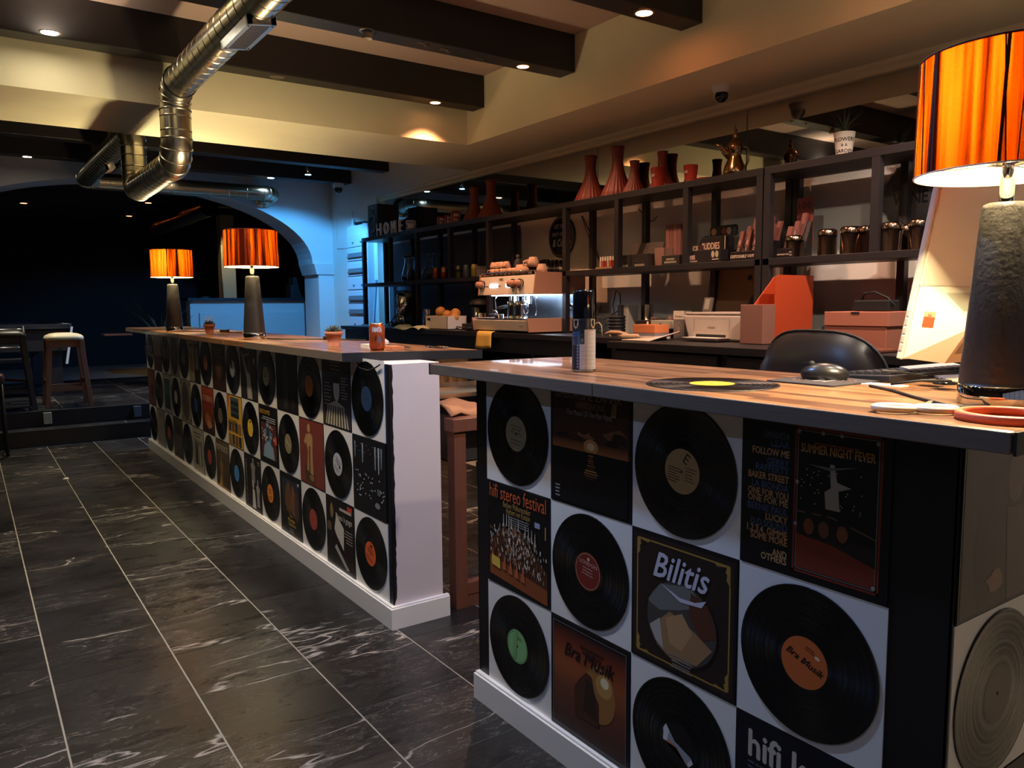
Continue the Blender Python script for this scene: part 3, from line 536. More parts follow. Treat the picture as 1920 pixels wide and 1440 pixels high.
    tl = [('AMANDA', '#46566e', .36), ('LEAR', '#46566e', .31), ('FOLLOW ME', '#b98a58', .25), ('GERRY', '#46566e', .19), ('RAFFERTY', '#46566e', .145), ('BAKER STREET', '#b98a58', .09), ('LA BIONDA', '#46566e', .035), ('ONE FOR YOU', '#b98a58', -.015), ('ONE FOR ME', '#b98a58', -.06), ('BERNIE PAUL', '#46566e', -.115), ('LUCKY', '#b98a58', -.165), ('D.D.SOUND', '#46566e', -.215), ('1.2.3.4. GIMME', '#b98a58', -.26), ('SOME MORE', '#b98a58', -.305), ('AND', '#b98a58', -.385), ('OTHERS', '#b98a58', -.425)]
    heads = [('e', x, -.16, .035, .05, c) for x, c in ((-.0, '#7a4426'), (.1, '#6a4430'), (.22, '#7c4a2a'))]
    stars = [('e', random.uniform(-.1, .36), random.uniform(-.03, .2), .004, .004, '#c0b49e') for _ in range(34)]
    d[(0, 3)] = ('black sleeve with song titles beside a red-framed starry picture', [('r', -.49, -.49, .49, .49, '#0f0e11')]+[ft(s, -.15, y-.02, .062, c, align='r', width=min(.3, .028*len(s)+.02), bold=.003) for s, c, y in tl]+[('f', -.11, -.46, .45, .44, .014, '#7c3020'), ('f', -.09, -.44, .43, .42, .006, '#777066'), ('r', -.085, -.43, .425, -.22, '#7a3220'), ('p', [(-.085, -.22), (.15, -.24), (.425, -.31), (.425, -.2), (.15, -.15), (-.085, -.14)], '#221c1c'), ('p', [(-.085, -.075), (.15, -.07), (.425, -.14), (.425, -.15), (.15, -.08), (-.085, -.085)], '#6f4c34')]+[('e', x, -.15, .06, .08, '#1a1414') for x in (0, .1, .22)]+heads+stars+[('p', [(.13, .24), (.16, .24), (.18, .14), (.27, .12), (.19, .09), (.2, -.03), (.11, -.03), (.1, .07), (.14, .1)], '#a39883'), ('p', [(-.02, .22), (.13, .2), (.32, .25), (.14, .22)], '#6a655e'), ft('SUMMER NIGHT FEVER', .17, .29, .075, '#b98a4e', width=.47, bold=.003), ('lines', 0, .345, .34, 1, .03, .012, '#8a4a34', 'c')]+[('e', x, y, .012, .012, '#a09a90') for x, y in ((-.08, .41), (.08, .415), (.2, .415), (.42, .4), (-.085, .1), (-.09, -.16), (.42, -.42))])
    d[(2, 1)] = ('dark orange sunset sleeve with a shadowy figure', [('g', -.46, -.46, .46, -.1, '#3c2a28', '#6c3c28', 10), ('g', -.46, -.1, .46, .12, '#6c3c28', '#96502c', 8), ('g', -.46, .12, .46, .32, '#96502c', '#74301c', 6), ('g', -.46, .32, .46, .45, '#74301c', '#1e1718', 8), ('e', .14, 0, .2, .24, '#9a6a38'), ('e', .2, .1, .1, .1, '#b88a4c'), ('e', .21, .13, .05, .045, '#e4d8a8'), ('p', [(-.16, -.3), (-.18, -.05), (-.1, .06), (-.02, .14), (.05, .12), (.08, 0), (.14, -.08), (.14, -.28)], '#4a2a20'), ('p', [(-.06, -.2), (-.02, .08), (.05, .08), (.1, -.05), (.12, -.24)], '#33201a'), ft('Bra Musik', 0, .2, .17, '#1c1212', width=.62, shear=.3, bold=.004), ('r', -.14, .185, .16, .188, '#2c1a16'), ('lines', -.1, .33, .2, 2, .04, .02, '#2c1a16', 'c'), ('f', -.465, -.465, .465, .465, .004, '#8d8a88')])
    d[(2, 3)] = ('dark navy sleeve with big pale lower-case title', [('r', -.49, -.49, .49, .49, '#12131a'), ft('hifi karajan', -.4, .23, .26, '#cbbfae', align='l', width=.96, bold=.012), ('lines', -.4, .18, .1, 16, .035, .014, '#565660', 'l')])
    return d
NS = near_slv()
NR = {(0, 0): ('#9c8a66', 'grey-beige', [('r', -.3, -.04, .3, -.03, '#5a4c34')]+lbl(0, '#6a5a3e')), (0, 2): ('#b3905c', 'tan', [ft('E', .05, .2, .34, '#2c2018', rot=-.5), ('lines', -.4, .02, -.02, 6, .06, .02, '#4a3824', 'l'), ('lines', .1, .1, .44, 5, .07, .02, '#6a5234', 'l')]), (1, 1): ('#7c2a22', 'dark red', [ft('LONDON', 0, .16, .14, '#c8a890', width=.66), ('lines', -.3, .06, .3, 3, .08, .03, '#b89078', 'c'), ('o', 0, 0, .47, .47, .04, '#b08a6a'), ('e', 0, .33, .05, .05, '#c8a890')]),
      (1, 3): ('#d06a34', 'orange', [ft('Bra Musik', 0, -.03, .2, '#24120e', width=.82, shear=.3, bold=.008), ('e', .2, .26, .06, .035, '#f0c8a0'), ('lines', -.1, .32, .14, 2, .05, .02, '#7a3418', 'c')]), (2, 0): ('#86b878', 'green', [('o', 0, 0, .47, .47, .04, '#5f9058'), ft('RCA', -.1, .3, .08, '#2c4a2c'), ('lines', .0, .3, .24, 2, .06, .02, '#3c5c3a', 'l'), ('r', -.2, -.4, -.02, .44, '#78a86c')]), (2, 2): ('#0f0f12', 'half grey and half black', [('p', [(-.48, .14), (-.4, .3), (-.1, .02), (.4, -.1), (.48, -.2), (.36, -.36), (.0, -.1), (-.4, -.12)], '#9aa0a8'), ('p', [(-.48, -.04), (-.1, -.06), (.3, -.34), (.36, -.36), (.0, -.1), (-.4, -.12)], '#c87a5a'), ('p', [(-.46, .18), (-.4, .3), (-.28, .18), (-.32, -.1), (-.44, -.12)], '#d8d8d8'), ('p', [(.42, -.12), (.48, -.2), (.38, -.34), (.32, -.28)], '#d8d4d0')])}
for r in range(3):
    for c in range(4):
        p = cell('near', c, r)
        if (r, c) in NR:
            panel(p, FX, near_bar, o2); col, nm, ex = NR[(r, c)]
            record(off(p, FX, .0035), FX, 'large record with %s label, %s row of the shorter bar' % (nm, ROW[r]), col, ex, rot=-.35 if (r, c) == (1, 3) else -.1)
        else:
            nm, it = NS[(r, c)]; sleeve(p, FX, '%s, %s row of the shorter bar' % (nm, ROW[r]), it)
p = cell('side', 0, 0); sleeve(p, FY, 'dark brown sleeve with a dim seated figure, round the corner of the shorter bar', [('r', -.48, -.48, .48, .48, '#3a3230'), ('p', [(-.3, -.48), (-.36, -.1), (-.2, .3), (.2, .4), (.48, .2), (.48, -.48)], '#2a2120'), ('e', .1, .22, .1, .15, '#5c4238'), ('p', [(.0, .05), (.2, .05), (.3, -.48), (.05, -.48)], '#4a352e'), blob(-.1, -.34, .1, .06, '#7a5c40')])
p = cell('side', 0, 1); panel(p, FY, near_bar, o2); record(off(p, FY, .0035), FY, 'record with dark brown label round the corner of the shorter bar', '#3a2824')
p = cell('side', 0, 2); sleeve(p, FY, 'plain black sleeve low down round the corner of the shorter bar', [('r', -.48, -.48, .48, .48, '#141318'), ('lines', -.4, .38, .1, 2, .06, .02, '#2c2c34', 'l')])
for c in (1, 2):
    p = cell('side', c, 1); panel(p, FY, near_bar, o2)
# ------------------------------------------------------------------ spiral duct
M_duct = grain(mat('galvanised_spiral_duct', '#c4bda8', .27, metal=1), 5, .1)
R0 = .087
def ringed(mb, p0, p1, step, r=R0, n=28):
    p0 = Vector(p0); p1 = Vector(p1); d = p1-p0; h = d.length
    M = Matrix.Translation(p0) @ d.to_track_quat('Z', 'Y').to_matrix().to_4x4()
    prof = [(r, 0)]; z = step*.5
    while z < h-.01: prof += [(r, z-.0065), (r, z-.0035), (r+.002, z-.0012), (r+.002, z+.0012), (r, z+.0035), (r, z+.0065)]; z += step
    prof.append((r, h)); mb.lathe(prof, n, M=M); return mb
def elbow(mb, c, a, b, r=R0, R=.13, segs=4, n=28):
    """segmented bend from direction a to direction b with corner at c"""
    c = Vector(c); a = Vector(a).normalized(); b = Vector(b).normalized()
    st = c-a*R; cen = st+b*R; pts = []
    for i in range(segs+1):
        t = PI/2*i/segs; pts.append(cen-b*R*math.cos(t)+a*R*math.sin(t))
    for p, q in zip(pts, pts[1:]):
        mb.tube([p, q], r, n, cap=False)
    fine = []
    for i in range(17):
        t = PI/2*i/16; fine.append(cen-b*R*math.cos(t)+a*R*math.sin(t))
    mb2 = MB(); mb.v = []; mb.f = []; mb.c = []; mb.m = []; mb.sm = []
    mb.tube(fine, r, n, cap=False)
    for i in range(segs+1):
        p = pts[i]; t = PI/2*i/segs; d = (b*math.sin(t)+a*math.cos(t)).normalized()
        mb.tube([p-d*.006, p-d*.003, p+d*.003, p+d*.006], [r, r+.005, r+.005, r], n, cap=False)
    return mb
duct = thing('ventilation_duct', 'silvery spiral ventilation duct hanging below the beams and dipping under the soffit', 'duct', (1.1, 5.05, 2.55))
od = (1.1, 5.05, 2.55)
ZL, ZU, YA, YB = 2.12, 2.545, 5.03, 6.42; xd = 1.1; q = .13
rel(ringed(MB(), (xd, -1.5, ZU), (xd, YA-q, ZU), .105), 'duct_run', M_duct, duct, od)
rel(elbow(MB(), (xd, YA, ZU), (0, 1, 0), (0, 0, -1)), 'elbow', M_duct, duct, od)
rel(ringed(MB(), (xd, YA, ZU-q), (xd, YA, ZL+q), .08), 'duct_run', M_duct, duct, od)
rel(elbow(MB(), (xd, YA, ZL), (0, 0, -1), (0, 1, 0)), 'elbow', M_duct, duct, od)
rel(ringed(MB(), (xd, YA+q, ZL), (xd, YB-q, ZL), .105), 'duct_run', M_duct, duct, od)
rel(elbow(MB(), (xd, YB, ZL), (0, 1, 0), (0, 0, 1)), 'elbow', M_duct, duct, od)
rel(ringed(MB(), (xd, YB, ZL+q), (xd, YB, ZU+.02-q), .08), 'duct_run', M_duct, duct, od)
rel(elbow(MB(), (xd, YB, ZU+.02), (0, 0, 1), (0, 1, 0)), 'elbow', M_duct, duct, od)
rel(ringed(MB(), (xd, YB+q, ZU+.02), (xd, 9.22-q, ZU+.02), .105), 'duct_run', M_duct, duct, od)
rel(elbow(MB(), (xd, 9.22, ZU+.02), (0, 1, 0), (1, 0, 0)), 'elbow', M_duct, duct, od)
rel(ringed(MB(), (xd+q, 9.22, ZU+.02), (2.93, 9.22, ZU+.02), .2), 'duct_run', M_duct, duct, od)
rel(elbow(MB(), (3.06, 9.22, ZU+.02), (1, 0, 0), (0, 1, 0)), 'elbow', M_duct, duct, od)
rel(ringed(MB(), (3.06, 9.35, ZU+.02), (3.06, 9.6, ZU+.02), .2).tube([(3.06, 9.585, ZU+.02), (3.06, 9.6, ZU+.02)], .12, 28), 'duct_run', M_duct, duct, od)
MB().tube([(xd+R0*1.04*math.cos(a), YA-q-.03, ZU+R0*1.04*math.sin(a)) for a in [2*PI*i/24 for i in range(25)]], .005, 6, cap=False).build('hose_clamp', M_blackm, duct, loc=(-od[0], -od[1], -od[2]))
def grille(y, w_, L_, ang):
    """air register let into the side of the duct: plate, dark opening, slats"""
    org = Matrix.Translation(Vector((xd, y, ZU))) @ Matrix.Rotation(ang, 4, 'Y')     # local -Z is outward
    pl = MB()
    for x0, x1, y0, y1 in ((-w_/2, -w_/2+.022, 0, L_), (w_/2-.022, w_/2, 0, L_), (-w_/2, w_/2, 0, .022), (-w_/2, w_/2, L_-.022, L_)): pl.box(x0, y0, -R0-.012, x1, y1, -R0+.025)
    Mx = Matrix.Translation(Vector((-od[0], -od[1], -od[2]))) @ org
    g = pl.build('grille', M_steel, duct, matrix=Mx)
    MB().box(-w_/2+.02, .02, -R0-.004, w_/2-.02, L_-.02, -R0+.004).build('opening', M_blackm, g)
    for i in range(int((L_-.05)/.0165)):
        s_ = MB(); yy = .028+.0165*i; s_.hexa([(-w_/2+.024, yy, -R0-.004), (w_/2-.024, yy, -R0-.004), (w_/2-.024, yy+.002, -R0-.004), (-w_/2+.024, yy+.002, -R0-.004)], [(-w_/2+.024, yy+.005, -R0-.013), (w_/2-.024, yy+.005, -R0-.013), (w_/2-.024, yy+.008, -R0-.013), (-w_/2+.024, yy+.008, -R0-.013)])
        s_.build('slat', M_steel, g)
    MB_ = MB()
    for sx in (-1, 1):
        for yy in (.03, L_-.03): MB_.ball((sx*(w_/2-.011), yy, -R0-.012), .004, 6, 4)
    MB_.build('screw', M_blackm, g)
grille(3.42, .125, .40, -.14); grille(7.6, .10, .30, -.3)

# ------------------------------------------------------------------ spots in the beams
M_ring = mat('spot_ring', '#8d8478', .35, metal=1)
def lens(c, e): return mat('lens_%s_%g' % (c, e), '#fff4e0', .3, emit=e, ecol=c)
def downlight(x, y, label, c, e, z=2.72, r=.036, lit=True, grp='spots in the beams'):
    t = thing('recessed_spotlight', label, 'spotlight', (x, y, z), group=grp)
    MB().lathe([(r-.002, -.001), (r+.006, -.005), (r+.012, -.001)], 24).build('ring', M_ring, t)
    MB().lathe([(0, -.002), (r, -.0025)], 20).build('bulb', lens(c, e) if lit else mat('unlit_lens', '#4a3c32', .2), t)
    return t
downlight(.47, 4.95, 'bright white spot at the left end of the beam before the soffit', '#fff3d8', 60, r=.042)
downlight(2.895, 5.09, 'orange spot near the right end of the beam closest to the soffit', '#ffb27a', 7)
downlight(2.92, 4.04, 'orange spot near the right end of the middle beam', '#ff9a62', 7)
downlight(2.91, 2.98, 'glowing orange spot at the right end of the nearest visible beam', '#ff9258', 26, r=.042)
downlight(1.74, 5.09, 'unlit spot halfway along the beam closest to the soffit', '#000000', 0, lit=False)
downlight(.6, 9.03, 'small white spot in the beam by the arch, far left', '#fff0d0', 26)
downlight(2.97, 9.03, 'pale blue spot in the beam by the arch, above the duct end', '#bfe4ff', 22)
downlight(1.85, 9.03, 'warm spot in the beam by the arch, behind the duct bend', '#ffe6b8', 20)
for x, y, c, e, nm in ((.75, 4.03, '#ffe0a8', 40, 'lit warm spot in the middle beam above the floor, above the picture'), (.75, 2.97, '#ffe0a8', 40, 'lit warm spot in the third beam above the floor, above the picture'), (.85, 1.93, '#c8ccff', 40, 'lit cool spot above the shorter bar, out of the picture'), (-.6, 1.93, '#c8ccff', 40, 'lit cool spot over the open floor, out of the picture'), (-.6, 4.0, '#ffe0a8', 40, 'lit white spot in the middle beam far left, out of the picture'), (2.9, 1.93, '#ff9a62', 20, 'lit orange spot above the office chair, out of the picture'), (1.85, 1.93, '#ffe8d0', 40, 'added neutral fill spot above the shorter bar, out of the picture'), (1.85, .87, '#ffe8d0', 40, 'added neutral fill spot above the monitor, out of the picture'), (2.9, .87, '#ffe8d0', 40, 'added neutral fill spot by the soffit beyond the monitor, out of the picture')):
    downlight(x, y, nm, c, e)  # neutral fixtures belong to the unseen fill spots added for the shelves
# dangling bulb that has come out of its hole in the second beam
t = thing('hanging_spotlight', 'unlit spot bulb hanging loose out of the middle beam, with a bare socket', 'spotlight', (1.86, 3.99, 2.72))
MB().lathe([(0, -.045), (.026, -.042), (.028, -.03), (.02, -.012), (.008, 0), (0, 0)], 16).build('bulb', mat('dusty_glass', '#b7a486', .25), t); MB().lathe([(.03, -.002), (.042, -.004), (.042, 0)], 20).build('ring', M_ring, t); MB().tube([(.005, 0, 0), (.03, 0, -.02), (.05, .01, -.005), (.06, .01, 0)], .003, 6).build('wire', M_ring, t)
t = thing('hanging_spotlight', 'brilliant blue spot bulb dangling on its wire below the dark far beam', 'spotlight', (3.04, 8.05, 2.72))
MB().tube([(-.02, 0, 0), (-.01, .005, -.02), (.0, 0, -.05)], .006, 8).build('wire', M_steel, t)
MB().lathe([(0, -.02), (.012, -.03), (.03, -.078)], 16, c=(0, 0, -.015)).build('lamp_holder', M_steel, t)
MB().lathe([(0, -.097), (.029, -.094)], 16).build('bulb', lens('#6fc4ff', 90), t)
# hooks, junction scraps on the middle beam
for i, (x, y) in enumerate(((2.2, 4.0), (2.36, 4.02), (2.62, 4.05))):
    t = thing('ceiling_hook', ['small bright bracket screwed under the middle beam, left one', 'flat bright bracket under the middle beam, in the centre', 'small hook under the middle beam, nearest its lit spot'][i], 'bracket', (x, y, 2.72), group='brackets under the middle beam')
    MB().box(-.03, -.008, -.004, .02, .008, 0).tube([(0, 0, 0), (.02, 0, -.014), (.04, 0, -.01), (.045, 0, -.001)], .003, 6).build('bracket', M_ring, t)
# dome cameras
M_dome = mat('white_plastic', '#d9d5cc', .4); M_lens = mat('dark_dome', '#0b0b10', .08)
def dome(x, y, z, aim, label, s=1):
    t = thing('dome_camera', label, 'security camera', (x, y, z), group='dome cameras')
    MB().lathe([(0, 0), (.056*s, 0), (.056*s, -.014*s), (.052*s, -.02*s), (.046*s, -.04*s), (0, -.04*s)], 28).build('base', M_dome, t)
    d = Vector(aim).normalized(); M = Matrix.Translation(Vector((0, 0, -.05*s))) @ d.to_track_quat('Z', 'Y').to_matrix().to_4x4()
    pr = [(.043*s*math.sin(a), -.043*s*math.cos(a)) for a in [PI*i/12 for i in range(9)]]
    MB().lathe([(0, pr[0][1])]+pr[1:], 24, M=M).build('housing', M_dome, t)
    MB().lathe([(.036*s, .0215*s), (.031*s, .030*s), (.018*s, .038*s), (0, .040*s)], 20, M=M).build('lens', M_lens, t)
dome(3.62, 3.08, 2.49, (-.7, -.72, -.45), 'white dome camera with black eye under the soffit above the shelves')
dome(3.78, 9.03, 2.72, (-.3, -.9, -.5), 'white dome camera under the far beam beside the arch', 1.25)
# surface cables on the white corner
t = thing('cable', 'thin surface cable running in rectangles on the white wall beside the drawers', 'cable', (3.92, 8.9, 2.2))
MB().tube([(-.004, .55, -.1), (-.004, .55, .18), (-.004, .05, .2), (-.004, .05, -.25), (-.004, .55, -.22)], .004, 6).build('wire', M_wallr, t)

# ------------------------------------------------------------------ table lamps
M_leather = grain(mat('black_grained_leather', '#2c2b2c', .42), 90, .15, bump=.5, dist=.003)
def _shade():
    m = mat('orange_string_shade', '#ff8a20', .8); nt = m.node_tree; b = bs(m)
    tc = N(m, 'ShaderNodeTexCoord'); mp = N(m, 'ShaderNodeMapping'); mp.inputs['Scale'].default_value = (60, 60, 1.2); L(m, tc.outputs['Object'], mp.inputs[0])
    nz = N(m, 'ShaderNodeTexNoise', Scale=1, Detail=4); L(m, mp.outputs[0], nz.inputs['Vector'])
    m2 = N(m, 'ShaderNodeMapping'); m2.inputs['Scale'].default_value = (11, 11, .5); L(m, tc.outputs['Object'], m2.inputs[0])
    n2 = N(m, 'ShaderNodeTexNoise', Scale=1, Detail=3); L(m, m2.outputs[0], n2.inputs['Vector'])
    av = N(m, 'ShaderNodeMath', operation='ADD'); L(m, nz.outputs[0], av.inputs[0]); L(m, n2.outputs[0], av.inputs[1])
    r = ramp(m, av.outputs[0], [(.40, '#1c0400'), (.49, '#a83600'), (.58, '#ff6a0c'), (.70, '#ff8c1e')])
    r.color_ramp.elements[0].position = .82/2; 
    hf = N(m, 'ShaderNodeMath', operation='MULTIPLY'); hf.inputs[1].default_value = .5; L(m, av.outputs[0], hf.inputs[0]); L(m, hf.outputs[0], r.inputs[0])
    tr = N(m, 'ShaderNodeBsdfTranslucent'); L(m, r.outputs[0], tr.inputs[0])
    df = N(m, 'ShaderNodeBsdfDiffuse'); geo = N(m, 'ShaderNodeNewGeometry')
    mc = N(m, 'ShaderNodeMix', data_type='RGBA'); L(m, geo.outputs['Backfacing'], mc.inputs[0]); mc.inputs[6].default_value = lin('#3a1008'); mc.inputs[7].default_value = lin('#fff2d8'); L(m, mc.outputs[2], df.inputs[0])
    ms = N(m, 'ShaderNodeMixShader'); ms.inputs[0].default_value = .065; L(m, df.outputs[0], ms.inputs[1]); L(m, tr.outputs[0], ms.inputs[2])
    L(m, ms.outputs[0], nt.nodes['Material Output'].inputs[0]); return m
M_shade = _shade()
M_string = mat('dark_red_string', '#4a1206', .8)
M_bulb = mat('lamp_bulb', '#fff0d0', .4, emit=40, ecol='#ffe2a8')
def _lamp_parts():
    t = bpy.data.objects.new('table_lamp', None); COL.objects.link(t)
    MB().lathe([(0, 0), (.0615, 0), (.0625, .002), (.0625, .034), (.061, .036), (0, .036)], 40).build('base', mat('lamp_chrome', '#d5d2cc', .05, metal=1), t, label='polished chrome base ring')
    MB().lathe([(0, .036), (.0605, .036), (.0610, .042), (.0385, .352), (.036, .360), (.030, .363), (0, .363)], 40).build('column', M_leather, t)
    MB().lathe([(.012, .360), (.012, .405), (.0095, .407), (.0095, .47), (0, .47)], 20).build('stem', M_chrome, t)
    sh = MB().lathe([(.150, .414), (.1475, .618)], 72).build('lamp_shade', M_shade, t)
    MB().tube([(.1505*math.cos(a), .1505*math.sin(a), .414) for a in [2*PI*i/48 for i in range(49)]], .0018, 6, cap=False).build('rim', mat('cream_rim', '#f2e2c0', .6), sh)
    MB().tube([(.1478*math.cos(a), .1478*math.sin(a), .618) for a in [2*PI*i/48 for i in range(49)]], .0022, 6, cap=False).build('rim', M_string, sh)
    rnd = random.Random(3); mb = MB()
    for i in range(46):
        a = rnd.uniform(0, 2*PI); d = rnd.gauss(0, .045); wd = rnd.choice([.0009, .0012, .0025])
        tn = Vector((-math.sin(a), math.cos(a), 0)); p0 = Vector((.1508*math.cos(a+d), .1508*math.sin(a+d), .415)); p1 = Vector((.1484*math.cos(a), .1484*math.sin(a), .617))
        nn = Vector((math.cos(a), math.sin(a), 0))*.0008
        mb.hexa([p0-tn*wd, p0+tn*wd, p0+tn*wd+nn, p0-tn*wd+nn], [p1-tn*wd, p1+tn*wd, p1+tn*wd+nn, p1-tn*wd+nn])
    mb.build('loose_strings', M_string, sh, kind='stuff')
    f = MB()
    for i in range(3):
        a = 2*PI*i/3; f.tube([(0, 0, .43), (.147*math.cos(a), .147*math.sin(a), .428)], .0016, 6)
    f.lathe([(.0, .428), (.03, .43), (.03, .434), (0, .436)], 16); f.build('carrier', M_chrome, t)
    MB().ball((0, 0, .545), .024, 14, 8, (1, 1, 1.25)).build('bulb', M_bulb, t)
    return t
def lamp_light(loc, p):
    l = bpy.data.lights.new('lamp_light', 'POINT'); l.energy = p; l.color = (1, .82, .48); l.shadow_soft_size = .032
    o = bpy.data.objects.new('lamp_light', l); COL.objects.link(o); o.location = (loc[0], loc[1], loc[2]+.545)
_lp = _lamp_parts()
for i, (x, y, lb, p, rz) in enumerate([(1.545, .660, 'large table lamp with orange string shade on the shorter bar, beside the monitor', 78, 2.0), (1.372, 4.565, 'table lamp with orange string shade in the middle of the long bar', 38, .4), (1.318, 6.40, 'smaller-looking orange string lamp at the far end of the long bar', 56, 4.1)]):
    if i == 0: t = _lp; t.location = (x, y, 1.0722); t.rotation_euler = (0, 0, rz); t['label'] = lb; t['category'] = 'lamp'; t['group'] = 'table lamps on the bars'
    else: dup(_lp, (x, y, 1.0722), lb, rz)
    lamp_light((x, y, 1.072), p)
# ------------------------------------------------------------------ black shelving along the right wall
ZT, ZM, ZC = 1.99, 1.50, 1.052          # tops: top board, middle board, back counter
XS0, XS1 = 3.60, 3.895
def unit(label, y1, y0, fronts, mids, full):
    t = thing('shelving_unit', label, 'shelf', (3.75, (y0+y1)/2, ZC)); og = (3.75, (y0+y1)/2, ZC)
    rel(MB().box(XS0, y0, ZT-.04, XS1, y1, ZT), 'top_board', M_shelf, t, og, bevel=.002)
    for a, b in mids: rel(MB().box(XS0, a, ZM-.036, XS1, b, ZM), 'middle_board', M_shelf, t, og, bevel=.002)
    for y in fronts:
        zb = ZC+.001 if y in full else ZM
        rel(MB().box(XS0, y-.02, zb, XS0+.04, y+.02, ZT-.04), 'post', M_shelf, t, og)
        rel(MB().box(XS1-.04, y-.02, ZC+.001, XS1, y+.02, ZT-.04), 'post', M_shelf, t, og)
    return t
unit('long black open shelving unit left of the jars, vases standing on top', 8.0, 2.765, [7.98, 7.34, 6.76, 6.13, 5.5, 4.485, 3.93, 3.32, 2.785], [(5.48, 7.98), (2.77, 4.505)], (7.98, 6.76, 5.5, 4.485, 2.785))
unit('black open shelving unit on the right with steel jars on its middle board', 2.755, .9, [2.735, 2.12, 1.5, .92], [(.9, 2.755)], (2.735, .92))
# dark sheet standing in for the shade at the back of the leftmost bays
t = thing('bay_shade_sheet', 'dark sheet standing for the shade behind the leftmost bays of the black shelving', 'board', (3.975, 6.9, 1.5)); MB().box(-.004, -1.34, -.445, .004, 1.2, .44).build('board', mat('bay_shade_grey', '#4a4a50', .5), t)

# ------------------------------------------------------------------ back counter
cnt = thing('back_counter', 'black back counter with open bays under the shelving', 'counter', (3.6, 4.5, 0)); oc = (3.6, 4.5, 0)
rel(MB().box(3.30, 3.33, 1.012, 3.985, 7.93, 1.05), 'worktop', M_black, cnt, oc, bevel=.003)
rel(MB().box(2.98, .9, 1.012, 3.985, 3.325, 1.05), 'worktop', M_shelf, cnt, oc, bevel=.003)
for y0, y1, x0 in ((7.86, 7.9, 3.34), (6.98, 7.02, 3.34), (6.1, 6.14, 3.34), (5.36, 5.4, 3.34), (4.5, 4.54, 3.34), (3.9, 3.94, 3.34), (3.29, 3.33, 3.02), (2.5, 2.54, 3.02), (1.7, 1.74, 3.02), (.92, .96, 3.02)):
    rel(MB().box(x0, y0, 0, 3.985, y1, 1.012), 'side_panel', M_black, cnt, oc)
rel(MB().box(3.9, .96, .1, 3.985, 7.86, 1.01), 'back_panel', M_blackm, cnt, oc)
for a, b in ((7.02, 7.86), (6.14, 6.98), (5.4, 6.1), (4.54, 5.36), (3.94, 4.5)): rel(MB().box(3.34, a, .90, 3.36, b, 1.012), 'rail', M_black, cnt, oc)
for a, b in ((2.54, 3.29), (1.74, 2.5), (.96, 1.7)):
    q = rel(MB().box(3.0, a+.01, .845, 3.02, b-.01, 1.0), 'drawer', M_black, cnt, oc, bevel=.002)
    MB().box(-.014, a+.2, .9, 0, b-.2, .91).build('handle', M_blackm, q, loc=(3.0-0, 0, 0) if False else (3.0, 0, 0))
    q2 = rel(MB().box(3.005, a+.01, .1, 3.02, b-.01, .83), 'door', M_black, cnt, oc, bevel=.002)

# ------------------------------------------------------------------ things on the top board
M_terra = grain(mat('terracotta_red_glaze', '#7c3020', .5), 20, .1)
def pleat(i, n, z): return 1+.035*max(0, min(1, (.19-z)/.1))*math.cos(24*2*PI*i/n)
def vase(y, h, rb, label, x=3.72, m=M_terra, g='red vases on the shelving'):
    t = thing('vase', label, 'vase', (x, y, ZT), group=g); k = h/.31
    pr = [(0, .0), (rb*.97, 0), (rb, .008*k), (rb*.86, .04*k), (rb*.66, .085*k), (rb*.5, .125*k), (rb*.385, .17*k), (rb*.33, .215*k), (rb*.335, .25*k), (rb*.37, .285*k), (rb*.41, .31*k), (rb*.37, .31*k), (rb*.3, .25*k), (0, .24*k)]
    MB().lathe(pr, 96, rmod=pleat).build('body', m, t); return t
vase(4.33, .315, .115, 'red pleated vase with wide foot, first of the four on the right')
vase(4.05, .335, .115, 'tallest red pleated vase, to the right of a similar one')
vase(3.885, .215, .085, 'short red pleated vase beside the tallest one')
vase(3.63, .235, .085, 'red pleated vase half hidden by a red cup')
vase(5.95, .30, .105, 'dim red vase in the blue glare, left one of two', x=3.76)
vase(5.68, .33, .115, 'dim red vase in the blue glare, taller right one', x=3.76)
def cup(x, y, z, h, r0, r1, m, name, label, cat, g=None, mark=None):
    t = thing(name, label, cat, (x, y, z), group=g)
    MB().lathe([(0, 0), (r0, 0), (r1, h), (r1-.003, h), (r0-.002, .004), (0, .004)], 28).build('body', m, t)
    if mark:
        a = [( -r0-.0012, (.03, .3))]
        mb = MB()
        for k in range(6):
            th = PI+.0+.09*k-.2; mb.hexa([(r1*1.0*math.cos(th), r1*math.sin(th), h*.52), (r1*math.cos(th+.05), r1*math.sin(th+.05), h*.53), (r1*.99*math.cos(th+.05), r1*.99*math.sin(th+.05), h*.53), (r1*.99*math.cos(th), r1*.99*math.sin(th), h*.52)], [(r1*1.0*math.cos(th), r1*math.sin(th), h*.68), (r1*math.cos(th+.05), r1*math.sin(th+.05), h*.64), (r1*.99*math.cos(th+.05), r1*.99*math.sin(th+.05), h*.64), (r1*.99*math.cos(th), r1*.99*math.sin(th), h*.68)])
        mb.build('marking', mat('white_print', '#d8ccc4', .5), t)
    return t
M_redc = mat('red_plastic', '#8c2c20', .4)
cup(3.665, 3.61, ZT, .125, .04, .052, M_redc, 'cup', 'red tapered cup with white script in front of a red vase', 'cup', mark=1)
cup(3.68, 3.355, ZT, .105, .034, .044, M_redc, 'cup', 'red tapered cup standing alone between vases and coffee pot', 'cup', mark=1)
t = thing('saucer', 'low red dish to the right of the lone red cup', 'dish', (3.70, 3.25, ZT)); MB().lathe([(0, 0), (.035, 0), (.06, .014), (.057, .016), (0, .006)], 24).build('dish', M_redc, t)
